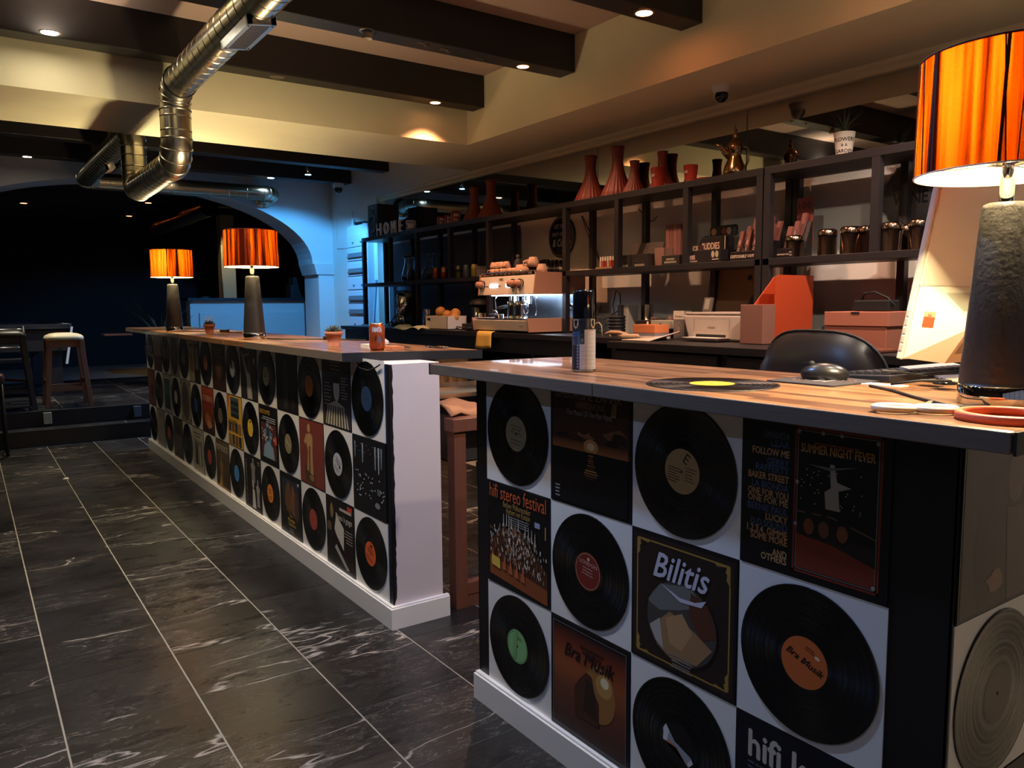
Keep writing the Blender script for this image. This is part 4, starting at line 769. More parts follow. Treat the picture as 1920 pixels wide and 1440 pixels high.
# brass coffee pot
M_brass = mat('tarnished_brass', '#a8825c', .18, metal=1)
t = thing('coffee_pot', 'shiny tall-lidded metal coffee pot with curved spout on the shelving', 'coffee pot', (3.72, 3.055, ZT), rz=-.6)
MB().lathe([(0, 0), (.062, 0), (.065, .006), (.066, .03), (.058, .06), (.04, .1), (.034, .125), (.04, .15), (.044, .165), (.046, .17)], 32).build('body', M_brass, t)
MB().lathe([(.047, .168), (.044, .18), (.03, .2), (.016, .215), (.012, .222), (.016, .23), (.01, .24), (.007, .252), (.012, .262), (.006, .275), (0, .3)], 24).build('lid', M_brass, t)
MB().tube([(-.03, 0, .115), (-.06, 0, .14), (-.085, 0, .172), (-.115, 0, .185)], [.022, .018, .011, .004], 10).build('spout', M_brass, t)
MB().tube([(.038, 0, .165), (.07, 0, .168), (.082, 0, .14), (.078, 0, .09), (.058, 0, .05)], .006, 8).build('handle', M_brass, t)
# plant in white pot
M_leafd = mat('dark_green_leaf', '#3c4636', .5)
def blades(mb, n, r, h, wd, seed=1, droop=.5, c=(0, 0, 0)):
    rd = random.Random(seed)
    for i in range(n):
        a = 2*PI*i/n+rd.uniform(-.3, .3); k = rd.uniform(.5, 1); out = r*rd.uniform(.5, 1.1); hh = h*k
        dr = Vector((math.cos(a), math.sin(a), 0)); sd = Vector((-math.sin(a), math.cos(a), 0)); P = []
        for q in range(6):
            u = q/5; p = Vector(c)+dr*(out*u**1.4)+Vector((0, 0, hh*(u-droop*u*u*rd.uniform(.5, 1)*(.3+out/r*.5)))); w_ = wd*(1-u)**.8*(.6+.4*min(1, u*4)); P.append((p-sd*w_, p+sd*w_, p+Vector((0, 0, -wd*.25))))
        for A, B in zip(P, P[1:]):
            mb.add([A[0], A[2], A[1], B[0], B[2], B[1]], [(0, 1, 4, 3), (1, 2, 5, 4)], smooth=True)
    return mb
t = thing('potted_plant', 'spiky plant in a small white lettered pot on the shelving', 'plant', (3.72, 2.365, ZT))
pot = MB().lathe([(0, 0), (.036, 0), (.052, .125), (.049, .125), (.036, .01), (0, .01)], 32).build('pot', mat('cream_pot', '#d2c8ba', .5), t)
def wrap_text(mb, s, z, size, r_at, face, col, width=None, bold=0):
    """lettering bent round a tapering cup; face = angle of the reader's side"""
    tm = MB(); put_text(tm, s, 0, 0, size, col=col, width=width, bold=bold)
    pts = [(r_at(z+y)*math.cos(face+x/r_at(z)), r_at(z+y)*math.sin(face+x/r_at(z)), z+y) for x, y, _ in tm.v]
    mb.add(pts, tm.f, col=col)
ra = lambda z: .0365+z*.128+.0006
mb = MB(); fa = math.atan2(-2.36, -3.7)
wrap_text(mb, 'FLOWERS', .078, .026, ra, fa, '#4a423c', bold=.001); wrap_text(mb, '& &', .052, .02, ra, fa, '#4a423c'); wrap_text(mb, 'GARDEN', .022, .024, ra, fa, '#4a423c', bold=.001); mb.build('lettering', M_print, pot)
blades(MB(), 22, .1, .15, .007, 4, .35, (0, 0, .115)).build('leaves', M_leafd, t)
t = thing('potted_plant', 'second spiky plant in a white pot, mostly behind the big lamp', 'plant', (3.74, 1.92, ZT))
MB().lathe([(0, 0), (.034, 0), (.048, .10), (.045, .10), (0, .09)], 24).build('pot', mat('cream_pot'), t); blades(MB(), 18, .1, .15, .006, 9, .4, (0, 0, .09)).build('leaves', M_leafd, t)
# loudspeaker
M_spk = mat('black_speaker_vinyl', '#1d1d24', .5)
t = thing('loudspeaker', 'black loudspeaker with round cone at the left end of the shelving', 'speaker', (3.73, 7.74, ZT))
MB().box(-.115, -.115, 0, .14, .115, .335).build('cabinet', M_spk, t, bevel=.006)
MB().lathe([(.098, 0), (.094, .008), (.082, .006), (.04, -.012), (.02, -.004), (0, .002)], 32, M=Matrix.Translation((-.117, 0, .125)) @ FX.to_4x4()).build('woofer', mat('speaker_cone', '#26262c', .35), t)
MB().lathe([(.036, 0), (.032, .005), (.014, -.004), (0, .004)], 24, M=Matrix.Translation((-.117, 0, .275)) @ FX.to_4x4()).build('tweeter', mat('speaker_cone'), t)
# HOME letters
M_let = mat('white_lacquer', '#dfe2e4', .35)
for i, (ch, y) in enumerate(zip('HOME', (7.60, 7.43, 7.265, 7.105))):
    v, f = text_poly(ch); x0 = min(p[0] for p in v); x1 = max(p[0] for p in v); h = max(p[1] for p in v); k = .125/h
    t = thing('letter', 'white standing letter %s beside the loudspeaker' % ch, 'letter', (3.635, y, ZT), group='standing letters spelling home')
    mb = MB(); n = len(v); wx = .75 if ch in 'OM' else .85
    # solid letter: outline edges are those used by one face only
    ed = {}
    for fc in f:
        for a, b in zip(fc, fc[1:]+fc[:1]): ed[(a, b)] = 1
    side = [e_ for e_ in ed if (e_[1], e_[0]) not in ed]
    P = [FX @ Vector(((p[0]-(x0+x1)/2)*k*wx, p[1]*k, 0)) for p in v]; Q = [FX @ Vector(((p[0]-(x0+x1)/2)*k*wx, p[1]*k, .022)) for p in v]
    mb.add(P+Q, [tuple(reversed(fc)) for fc in f]+[tuple(i_+n for i_ in fc) for fc in f]+[(a, b, b+n, a+n) for a, b in side]); mb.build('letter_body', M_let, t)
t = thing('mug', 'white mug with blue mountain drawing right of the standing letters', 'mug', (3.66, 6.96, ZT))
MB().lathe([(0, 0), (.05, 0), (.052, .004), (.052, .1), (.049, .1), (.048, .01), (0, .01)], 28).build('body', mat('white_glaze', '#c9ccd4', .3), t)
mb = MB()
for dz, c in ((.015, '#3a4a70'), (.075, '#3a4a70')): mb.tube([(.0525*math.cos(a), .0525*math.sin(a), dz) for a in [PI*.6+1.4*PI*i/16*.7 for i in range(17)]], .004, 5)
for k in range(6): a = PI*.8+.16*k; mb.tube([(.0525*math.cos(a), .0525*math.sin(a), .03), (.0525*math.cos(a+.08), .0525*math.sin(a+.08), .062), (.0525*math.cos(a+.16), .0525*math.sin(a+.16), .03)], .0025, 5)
mb.build('drawing', mat('blue_print', '#34426a', .4), t); MB().tube([(0, -.05, .08), (0, -.08, .075), (0, -.085, .045), (0, -.05, .02)], .006, 8).build('handle', mat('white_glaze'), t)
def redmug(y, z, label, r=.042, h=.088):
    t = thing('mug', label, 'mug', (3.69, y, z), group='red mugs with white capitals')
    MB().lathe([(0, 0), (r, 0), (r+.001, .004), (r+.001, h), (r-.002, h), (r-.003, .01), (0, .01)], 28).build('body', M_redc, t)
    mb = MB(); fa = math.atan2(-y, -3.69)+.55; wrap_text(mb, 'NEW', h*.55, .035, lambda z: r+.002, fa, '#dfe6ea', bold=.002); wrap_text(mb, 'YORK', h*.14, .035, lambda z: r+.002, fa, '#dfe6ea', bold=.002); mb.build('lettering', M_print, t)
    MB().tube([(.0, -r, h*.82), (.0, -r-.028, h*.8), (.0, -r-.03, h*.35), (.0, -r, h*.2)], .005, 8).build('handle', M_redc, t)
redmug(6.41, ZT, 'red mug with white capitals, lower left one'); redmug(6.27, ZT, 'red mug with white capitals, middle one'); redmug(6.15, ZT+.0, 'red mug with white capitals, right one nearest the dim vases', .044, .112)

# ------------------------------------------------------------------ things on the middle board
M_glass = mat('clear_glass', '#dfe6e6', .03, trans=1, ior=1.35)
t = thing('carafe', 'glass carafe with handle in the second bay from the left', 'carafe', (3.74, 7.17, ZM))
MB().lathe([(0, .0), (.07, 0), (.078, .03), (.074, .08), (.05, .16), (.042, .22), (.055, .26), (.052, .26), (.039, .22), (.047, .16), (.07, .08), (.072, .03), (0, .006)], 32).build('body', M_glass, t)
MB().tube([(0, -.05, .24), (0, -.1, .235), (0, -.115, .17), (0, -.08, .08)], .007, 8).build('handle', M_glass, t)
def wineglass(x, y, lab, h=.24):
    t = thing('wine_glass', lab, 'glass', (x, y, ZM), group='upside down wine glasses')
    MB().lathe([(.036, 0), (.038, 0), (.044, .05), (.04, .09), (.02, .12), (.005, .13), (.005, h-.006), (.034, h-.002), (.034, h), (0, h), (0, h-.004), (.003, h-.01), (.003, .128), (.018, .118), (.038, .088), (.042, .05), (.036, 0)], 24).build('bowl', M_glass, t)
wineglass(3.70, 7.05, 'upside down wine glass beside the carafe')
for i, (x, y) in enumerate(((3.68, 6.70), (3.78, 6.74), (3.69, 6.62), (3.79, 6.66))): wineglass(x, y, 'upside down tall wine glass, %s of four left of the cans' % ORD[i], .25)
def can(x, y, z, c, label, g='drink cans on the middle board', h=.115, r=.033, words=None):
    t = thing('drink_can', label, 'can', (x, y, z), group=g)
    m = mat('can_'+c, c, .25, metal=.55)
    b = MB().lathe([(.024, .004), (.0265, .0), (.031, .01), (r, .014), (r, h-.016), (.027, h-.003), (.0268, h-.001)], 28).build('body', m, t)
    MB().lathe([(0, .004), (.024, .004), (.0265, 0), (.0285, .006), (.0265, .001)], 24).build('base', M_steel, t)
    MB().lathe([(.0272, h-.005), (.0275, h), (.0258, h), (.025, h-.004), (0, h-.004)], 28).build('lid', M_steel, t)
    mb = MB(); mb.box(-.008, -.011, h-.004, .008, .011, h-.0025); mb.build('pull_tab', M_chrome, t)
    return t
for y, c, lb in ((6.541, '#a8482a', 'orange drink can, leftmost of the six on the middle board'), (6.391, '#b05038', 'grey and red drink can, second of the six on the middle board'), (6.225, '#8c5432', 'brownish orange drink can, third of the six on the middle board'), (6.131, '#8d8a4c', 'olive green drink can with dark band'), (5.993, '#5c6c78', 'grey blue drink can, second from the right on the middle board'), (5.86, '#a39a52', 'pale yellow drink can, rightmost on the middle board')):
    q = can(3.70, y, ZM, c, lb)
    if c == '#8d8a4c': MB().lathe([(.0333, .055), (.0335, .06), (.0333, .08)], 24).build('band', M_blackm, q)
    if c == '#b05038': MB().lathe([(.0333, .07), (.0335, .074), (.0333, .098)], 24).build('band', M_steel, q)
t = thing('container', 'small grey tub behind the espresso machine beside the cans', 'tub', (3.7, 5.72, ZM)); MB().box(-.05, -.025, 0, .05, .03, .085).box(-.054, -.029, .08, .054, .034, .09).build('tub', mat('grey_tub', '#6a6a6e', .5), t)
# small displays
def fbox(name, label, cat, x, y, z, w_, h, d, col, items=None, g=None, rot=0, rough=.5, tilt=0):
    """box with its printed front facing the room; x is the front face, y the centre"""
    t = thing(name, label, cat, (x, y, z), group=g)
    M = Matrix.Rotation(rot, 4, 'Z') @ FX.to_4x4() @ Matrix.Rotation(tilt, 4, 'X')
    b = MB().box(-w_/2, 0, -d, w_/2, h, 0, M=M).build('box', mat('card_'+col, col, rough), t, bevel=.0015)
    if items: art(items, w_, .0005, M=M @ Matrix.Translation((0, h/2, 0)), sy=h).build('print', M_print, t)
    return t
t = thing('lighter_tray', 'low tray of white-capped lighters on the middle board', 'display', (3.70, 4.11, ZM))
MB().box(-.05, -.085, 0, .05, .085, .016).build('tray', mat('tan_tray', '#a8805e', .5), t)
for i in range(6):
    l = MB().box(-.02, -.0685+.026*i, .014, -.008, -.0535+.026*i, .06).build('lighter', mat('lighter_%d' % (i % 3), ['#a33a28', '#b0503a', '#c0b0a0'][i % 3], .35), t); MB().box(-.0195, -.068+.026*i, .06, -.0085, -.054+.026*i, .088).build('cap', mat('white_cap', '#e6d8c4', .4), l)
for i, y in enumerate((3.92, 3.775)):
    t = fbox('lidded_box', 'small dark box with raised lid, %s one' % ('left' if i == 0 else 'right'), 'box', 3.665, y, ZM, .155 if i else .118, .085, .13, '#2a2422', [('r', -.3, -.42, .3, -.25, '#8d7f70'), ('lines', -.3, .1, .3, 2, .18, .06, '#4c423a', 'l')], 'small dark boxes with lids')
    MB().hexa([(.12, -.075, .085), (.12, .075, .085), (.125, .075, .085), (.125, -.075, .085)], [(.16, -.07, .17), (.16, .08, .17), (.165, .08, .17), (.165, -.07, .17)]).build('lid', mat('card_#4a3c32', '#4a3c32', .5), t)
t = fbox('carton', 'long brown carton lying behind the packs of pink sticks', 'box', 3.645, 3.48, ZM, .15, .06, .1, '#2c2622', [('lines', -.4, 0, .4, 2, .3, .2, '#a99a82', 'c')])
t = fbox('carton', 'pinkish tan box under the tall packs on the middle board', 'box', 3.72, 3.65, ZM, .085, .12, .1, '#8f6a5a')
for i in range(4): fbox('pack', 'tall pinkish pack standing in a row of four, %s from the left' % ORD[i], 'pack', 3.80, 3.656-.033*i, ZM, .031, .27, .06, '#8c5c50' if i % 2 == 0 else '#7d5046', g='tall pinkish packs')
dots = [('e', -.36, 0, .1, .3, '#c98a66'), ('e', .02, 0, .09, .28, '#8c3a2c'), ('e', .2, 0, .09, .3, '#b09a84'), ('e', -.17, 0, .09, .28, '#1c1a1c'), ('e', .4, 0, .08, .28, '#4c4a52')]
fbox('carton', 'low black display tray with white capitals and two round dots at front', 'display', 3.625, 3.204, ZM, .27, .075, .16, '#1a1517', [ft('BUDDIES', -.47, -.2, .13, '#d8b8a4', align='l', width=.26, bold=.006), ('r', -.47, -.4, -.14, -.3, '#b0907c'), ('e', .3, .12, .045, .26, '#b8a08a'), ('e', .41, .12, .045, .26, '#a8a47a'), ('r', .28, -.3, .46, -.24, '#d8c8b0')])
t = fbox('carton', 'black display carton with big white capitals and coloured dots on its header', 'display', 3.79, 3.265, ZM, .19, .165, .08, '#1c1719', [ft('BUDDIES', -.46, .05, .3, '#e0bca4', align='l', width=.72, bold=.012), ('lines', -.46, -.12, .46, 1, .1, .12, '#a88a76', 'l'), ('r', .1, -.46, .48, -.18, '#3a5c70'), ('r', .465, -.5, .5, .5, '#e0bca4')])
M = FX.to_4x4(); hd = MB().prism(rr(-.08, .165, .13, .235, .018), -.07, -.064, M=M).build('header', mat('card_#1c1719'), t); art(dots, .21, -.0635, M=M @ Matrix.Translation((.025, .2, 0)), sy=.07).build('print', M_print, hd)
fbox('carton', 'small red carton behind the low black display tray', 'box', 3.72, 3.345, ZM, .05, .115, .05, '#4a2620', [('r', -.4, .2, .4, .46, '#b09c84'), ('lines', -.3, .28, .3, 1, .1, .1, '#3a2a20', 'c')])
t = thing('round_tin', 'round grey blue tin lid leaning behind the small red carton', 'tin', (3.84, 3.36, ZM)); MB().cyl((0, 0, .12), (.012, 0, .12), .06, n=24).box(-.0, -.02, 0, .012, .02, .07).build('tin', mat('grey_blue_tin', '#56626a', .4), t)
def vape_display(y, label, w_=.27, hdr=False):
    t = thing('vape_display', label, 'display', (3.63, y, ZM)); m = mat('card_#171314', '#171314', .4); M = FX.to_4x4()
    MB().box(-w_/2, 0, -.17, w_/2, .05, 0, M=M).hexa([(x, .05, z) for x, z in ((-w_/2, -.17), (w_/2, -.17), (w_/2, -.1), (-w_/2, -.1))], [(x, .2, z) for x, z in ((-w_/2, -.17), (w_/2, -.17), (w_/2, -.16), (-w_/2, -.16))], M=M).build('tray', m, t, bevel=.002)
    art([ft('DISPOSABLE VAPE', -.48, -.2, .11, '#d6bca4', align='l', width=.72, shear=.25, bold=.004), ('lines', .28, .0, .48, 2, .3, .16, '#a88e7a', 'l')], w_, .0005, M=M @ Matrix.Translation((0, .025, 0)), sy=.05).build('print', M_print, t)
    for row in range(3):
        for i in range(4 if w_ > .2 else 1):
            x = -w_/2+.028+.053*i+.012*row; z = -.03-.045*row; y0 = .035+.03*row; h = .135 if row < 2 else (.17 if i % 2 else .15)
            if row == 2 and i == 3: h = .12
            c = '#7c4a42' if not (row == 0 and i == 3) else '#b5542a'
            st = MB().hexa([(x-.013, y0, z), (x+.013, y0, z), (x+.013, y0, z-.02), (x-.013, y0, z-.02)], [(x-.003, y0+h, z-.03), (x+.023, y0+h, z-.03), (x+.023, y0+h, z-.05), (x-.003, y0+h, z-.05)], M=M).build('vape_stick', mat('stick_'+c, c, .4), t)
            if row < 2:
                sl = Matrix.Translation((x+.004, y0+h*.35, z-.0095)) @ Matrix.Rotation(-.2, 4, 'X') @ Matrix.Rotation(-.07, 4, 'Z'); art([('r', -.5, -.5, .5, -.05, '#241a1c'), ('e', 0, .3, .3, .2, '#b08a7a'), ('lines', -.3, -.2, .3, 2, .14, .08, '#c8a894', 'c')], .024, .0012, M=M @ sl, sy=h*.55).build('print', M_print, st)
    if hdr:
        h_ = MB().box(-w_/2, .05, -.175, w_/2, .33, -.17, M=M).build('header', mat('card_#6a3028', '#6a3028', .5), t); art([ft('100', 0, -.1, .5, '#2c1414', width=.8, bold=.01)], w_, .0, M=M @ Matrix.Translation((0, .28, -.17)), sy=.1).build('print', M_print, h_)
    return t
vape_display(2.89, 'tiered display of pinkish vape sticks with slanted white lettering', .225); vape_display(2.635, 'second vape display with red header board beyond the double post', .1, True)
# steel jars
def jar(x, y, label, r=.048, h=.125):
    t = thing('steel_jar', label, 'jar', (x, y, ZM), group='steel jars on the right shelving')
    MB().lathe([(0, 0), (r, 0), (r, h*.78), (0, h*.78)], 32).build('body', M_jar, t); MB().lathe([(r+.002, h*.76), (r+.002, h*.9), (r*.95, h*.97), (r*.8, h), (0, h)], 32).build('lid', M_jar, t)
M_jar = mat('polished_jar_steel', '#b59a86', .16, metal=1)
for x, y, lb, r, h in ((3.68, 2.61, 'steel lidded jar standing alone by the double post', .047, .118), (3.68, 2.415, 'steel lidded jar left of the wider one', .047, .135), (3.68, 2.285, 'wider steel lidded jar with another behind it', .05, .138), (3.74, 2.225, 'dark steel jar half behind the wider one', .05, .14), (3.68, 2.145, 'steel jar just right of the thin post', .043, .14), (3.66, 2.06, 'steel jar in front of the bottle cap sign', .047, .138), (3.66, 1.93, 'steel jar right of the bottle cap sign, by the monitor', .047, .14), (3.78, 2.05, 'steel jar farther back below the bottle cap sign', .045, .13)): jar(x, y, lb, r, h)
# wall signs
M_sign = mat('black_enamel', '#141418', .3)
t = thing('wall_sign', 'round black enamel sign with white lettering about coffee behind the shelving', 'sign', (3.985, 4.985, 1.80))
MB().lathe([(0, 0), (.168, 0), (.168, .01), (.16, .014), (0, .012)], 48, M=FX.to_4x4()).build('plate', M_sign, t)
art([('o', 0, 0, .455, .455, .03, '#b8aca0'), ft('GET MORE', 0, .2, .13, '#d8cfc4', width=.52, bold=.006), ft('OUT OF LIFE', 0, .03, .11, '#d8cfc4', width=.66, bold=.006), ft('& Coffee', 0, -.22, .24, '#d8cfc4', width=.66, shear=.25, bold=.008)], .34, .0145, M=FX.to_4x4()).build('lettering', M_print, t)
t = thing('wall_sign', 'round crimped bottle cap sign with embossed capitals on the wall', 'sign', (3.985, 2.14, 1.80))
MB().lathe([(0, 0), (.165, 0), (.158, .02), (.135, .034), (0, .034)], 84, M=FX.to_4x4(), rmod=lambda i, n, z: 1+(.035*math.cos(21*2*PI*i/n) if z < .025 else 0)).build('cap', mat('dull_zinc', '#6f6c6a', .4, metal=.6), t)
art([ft('BREWED', 0, .08, .16, '#3a3634', width=.6, bold=.01), ft('WINE', 0, -.16, .3, '#322e2c', width=.6, bold=.014)], .3, .0345, M=FX.to_4x4()).build('lettering', M_print, t)
t = thing('wall_cable', 'thin black cables hanging down the wall behind the coffee sign', 'cable', (3.97, 4.6, 1.7))
MB().tube([(0, .12, .24), (0, .0, .06), (0, -.09, -.12), (0, -.14, -.2)], .004, 6).tube([(0, .13, .24), (0, .03, .05), (0, -.1, -.14)], .003, 6).build('wire', M_blackm, t)
t = thing('wall_cable', 'short hanging wire end under the top board above the lidded boxes', 'cable', (3.97, 4.05, 1.88)); MB().tube([(0, .05, .05), (0, -.02, -.02), (0, -.06, -.05), (0, -.1, -.045), (0, -.13, -.02)], .003, 6).build('wire', M_blackm, t)
t = thing('paper', 'loose white sheets on the middle board under the coffee sign', 'paper', (3.75, 4.38, ZM)); MB().box(-.1, -.1, 0, .1, .1, .004).box(-.09, -.12, .004, .06, .07, .007).build('sheets', mat('white_paper', '#d8d0c4', .7), t)
# ------------------------------------------------------------------ espresso machine
M_mbody = mat('machine_cream_panel', '#ece2d0', .4); M_mside = mat('machine_rose_side', '#c08a72', .45)
mc = thing('espresso_machine', 'large cream and rose espresso machine with two groups on the back counter', 'coffee machine', (3.55, 4.89, ZC-.002))
# local x runs from the front (-.25) to the rear (+.3); y from right (-.37) to left (+.37)
MB().hexa([(-.235, -.36, .018), (.28, -.36, .018), (.28, .36, .018), (-.235, .36, .018)], [(-.25, -.36, .095), (.28, -.36, .095), (.28, .36, .095), (-.25, .36, .095)]).build('drip_tray_housing', M_mbody, mc, bevel=.003)
for sy in (-1, 1):
    MB().hexa([(-.245, sy*.361, .012), (.28, sy*.361, .012), (.28, sy*.372, .012), (-.245, sy*.372, .012)][::sy], [(-.262, sy*.361, .112), (.28, sy*.361, .112), (.28, sy*.372, .112), (-.262, sy*.372, .112)][::sy]).build('lower_side_panel', M_mside, mc)
    MB().hexa([(-.20, sy*.361, .285), (.28, sy*.361, .285), (.28, sy*.372, .285), (-.20, sy*.372, .285)][::sy], [(-.18, sy*.361, .445), (.28, sy*.361, .445), (.28, sy*.372, .445), (-.18, sy*.372, .445)][::sy]).build('upper_side_panel', M_mside, mc)
    MB().box(.2, sy*.361 if sy > 0 else -.372, .1, .28, sy*.372 if sy > 0 else -.361, .29).build('rear_side_panel', M_mside, mc)
MB().box(-.24, -.355, .095, .2, .355, .104).build('drip_grid', M_steel, mc)
for i in range(30):
    MB().box(-.235, -.35+.024*i, .104, .18, -.342+.024*i, .1075).build('grid_bar', M_chrome, mc)
MB().box(.19, -.355, .1, .205, .355, .29).build('splashback', mat('blueish_steel', '#7d8896', .25, metal=1), mc)
MB().hexa([(-.2, -.36, .285), (.28, -.36, .285), (.28, .36, .285), (-.2, .36, .285)], [(-.18, -.36, .425), (.28, -.36, .425), (.28, .36, .425), (-.18, .36, .425)]).build('head', M_mbody, mc, bevel=.003)
MB().box(-.178, -.358, .425, .28, .358, .432).build('cup_tray', M_blackm, mc)
MB().tube([(-.17, -.35, .455), (-.17, .35, .455)], .005, 8).tube([(-.17, .35, .43), (-.17, .35, .455)], .005, 8).tube([(-.17, -.35, .43), (-.17, -.35, .455)], .005, 8).build('cup_rail', M_chrome, mc)
M_led = mat('indicator_led', '#dfefff', .3, emit=5, ecol='#bfe0ff')
for y in (.20, .178, .156, .134, .112, -.015, -.037, -.059): MB().box(-.1962, y-.006, .343, -.188, y+.006, .365).build('indicator_light', M_led, mc)
MB().box(-.1935, .06, .352, -.19, .105, .3545).box(-.1935, -.075, .352, -.19, -.005, .3545).box(-.1935, .23, .352, -.19, .28, .3545).build('scale_line', mat('fine_print', '#5c5348', .5), mc)
art([('lines', -.45, -.1, .45, 1, .1, .4, '#4c4238', 'c')], .08, .0, M=Matrix.Translation((-.188, .06, .40)) @ FX.to_4x4() @ Matrix.Rotation(-.14, 4, 'X'), sy=.03).build('lettering', M_print, mc)
art([('lines', -.45, -.1, .45, 1, .1, .3, '#7c7058', 'c')], .09, .0, M=Matrix.Translation((-.2475, -.28, .05)) @ FX.to_4x4(), sy=.02).build('lettering', M_print, mc)
for y in (.315, -.115, -.20):
    k = MB().cyl((-.185, y, .365), (-.205, y, .365), .034, n=24).build('knob', M_blackm, mc); MB().cyl((-.2, y, .365), (-.245, y, .365), .027, .025, n=24).build('grip', M_mside, k); MB().lathe([(.0345, 0), (.036, .004), (.0345, .008)], 24, M=Matrix.Translation((-.2, y, .365)) @ FX.to_4x4()).build('ring', M_chrome, k)
for y in (.085, -.09):
    g = MB().cyl((-.05, y, .285), (-.05, y, .235), .042, n=24).cyl((-.05, y, .235), (-.05, y, .215), .036, n=24).build('group_head', M_chrome, mc)
for y in (.085,):
    p = MB().cyl((-.05, y, .214), (-.05, y, .19), .036, n=24).cyl((-.05, y, .19), (-.05, y, .165), .012, .008, n=12).build('portafilter', M_chrome, mc); MB().tube([(-.085, y, .2), (-.14, y+.0, .195), (-.21, y, .185)], [.009, .013, .011], 12).build('handle', M_blackm, p)
MB().tube([(-.08, -.255, .285), (-.1, -.26, .25), (-.09, -.262, .18), (-.1, -.255, .13)], .005, 8).build('steam_wand', M_chrome, mc); MB().tube([(-.08, .27, .285), (-.1, .28, .25), (-.09, .28, .18), (-.1, .272, .13)], .005, 8).build('steam_wand', M_chrome, mc)
MB().cyl((.19, -.3, .2), (.15, -.3, .2), .018, n=16).cyl((.19, -.265, .2), (.16, -.265, .2), .014, n=16).box(.16, -.31, .16, .19, -.25, .17).build('water_tap', M_chrome, mc)
MB().box(-.1, -.33, .278, .1, .33, .2835).build('work_light', mat('led_strip', '#ffffff', .3, emit=5, ecol='#cfe4ff'), mc)
for x in (-.2, .24):
    for y in (-.33, .33): MB().lathe([(0, .002), (.018, .002), (.02, .018), (0, .018)], 16, c=(x, y, 0)).build('foot', M_blackm, mc)
def metal_jug(x, y, z, label, r=.045, h=.12, cat='jug'):
    t = thing('milk_jug', label, cat, (x, y, z), group='steel milk jugs')
    MB().lathe([(0, 0), (r, 0), (r*1.04, h*.2), (r*.92, h*.7), (r*.98, h), (r*.95, h), (r*.88, h*.7), (r, .01), (0, .01)], 28).build('body', M_chrome, t); MB().tube([(0, -r*.9, h*.9), (0, -r*1.7, h*.85), (0, -r*1.75, h*.4), (0, -r, h*.2)], .005, 8).build('handle', M_chrome, t)
zt_ = ZC-.002+.1078
metal_jug(3.42, 4.87, zt_, 'steel milk jug standing on the drip grid under the left group', .046, .125); metal_jug(3.41, 4.76, zt_, 'steel milk jug in the middle of the drip grid', .05, .13)
t = thing('portafilter', 'loose portafilter lying on the left of the drip grid', 'portafilter', (3.40, 5.03, zt_)); MB().cyl((0, 0, 0), (0, 0, .03), .036, n=24).build('basket', M_chrome, t); MB().tube([(-.03, -.01, .02), (-.075, -.02, .025), (-.12, -.03, .022)], [.009, .013, .011], 12).build('handle', M_blackm, t); MB().tube([(0, .03, .028), (.0, .05, .05), (-.03, .055, .06)], .008, 8).build('spout', M_chrome, t)
# cups on the machine
M_cupp = mat('pinkish_glazed_cup', '#d2aa90', .22)
CUP = None
def ecup(x, y, z, label, down=False, s=1, rz=0):
    global CUP
    if CUP is None:
        t = bpy.data.objects.new('coffee_cup', None); COL.objects.link(t)
        MB().lathe([(0, .0), (.022, 0), (.024, .004), (.034, .03), (.037, .06), (.0355, .06), (.032, .03), (.02, .008), (0, .008)], 24).build('body', M_cupp, t)
        MB().tube([(.034, 0, .05), (.055, 0, .052), (.058, 0, .03), (.03, 0, .018)], .0042, 8).build('handle', M_cupp, t); CUP = t; t['category'] = 'cup'; t['group'] = 'coffee cups on the espresso machine'
        t.location = (x, y, z)
        r = t; r['label'] = label
    else: r = dup(CUP, (x, y, z), label)
    r.rotation_euler = (PI if down else 0, 0, rz)
    if down: r.location = (x, y, z+.06*s)
    r.scale = (s, s, s); return r
zc = ZC-.002+.4325
xs = [.295, .235, .18, .12, .06, .005]
for i, dy in enumerate(xs): ecup(3.455, 4.89+dy, zc, 'pinkish coffee cup in the front row of the machine top, %s from the left' % ORD[i], s=.92, rz=[2.4, 1.2, 3.5, -1.4, -2, -1.2][i])
for i, dy in enumerate(xs[:4]): ecup(3.455, 4.89+dy, zc+.0555, 'upturned coffee cup stacked on the front row, %s from the left' % ORD[i], True, .92, rz=i*1.3)
for i, dy in enumerate((.27, .19, .11, .04)): ecup(3.555, 4.89+dy, zc, 'coffee cup in the second row of the machine top, %s from the left' % ORD[i], s=1.0, rz=i)
for i, dy in enumerate((-.07, -.13)): ecup(3.45, 4.89+dy, zc, 'upturned larger coffee cup right of the stacked front row, %s one' % ('left' if i == 0 else 'right'), True, 1.3, rz=-1.6)
ecup(3.54, 4.89-.11, zc, 'coffee cup lying behind the larger upturned cups', False, 1.1, rz=-.5); ecup(3.54, 4.89-.11, zc+.066, 'coffee cup stacked behind the larger upturned cups', True, 1.1, rz=2.)
t = thing('milk_jug', 'small steel jug at the front right of the machine top', 'jug', (3.44, 4.645, zc)); MB().lathe([(0, 0), (.036, 0), (.037, .05), (.034, .05), (.034, .006), (0, .006)], 24).build('body', M_chrome, t)
ecup(3.44, 4.645, zc+.051, 'upturned cup standing on the small steel jug', True, 1.25, rz=2.6)
ecup(3.46, 4.565, zc, 'single cup to the right of the small steel jug', True, 1.2, rz=0)
for i, (dx, dy) in enumerate(((.06, -.24), (.07, -.30), (.14, -.25), (.14, -.31), (.2, -.28))):
    t = thing('tumbler', 'clear glass tumbler upside down at the right of the machine top, %s of five' % ORD[i], 'glass', (3.45+dx, 4.89+dy, zc), group='glass tumblers on the espresso machine'); MB().lathe([(.031, 0), (.033, 0), (.026, .105), (0, .108), (0, .102), (.023, .1), (.031, 0)], 20).build('body', M_glass, t)
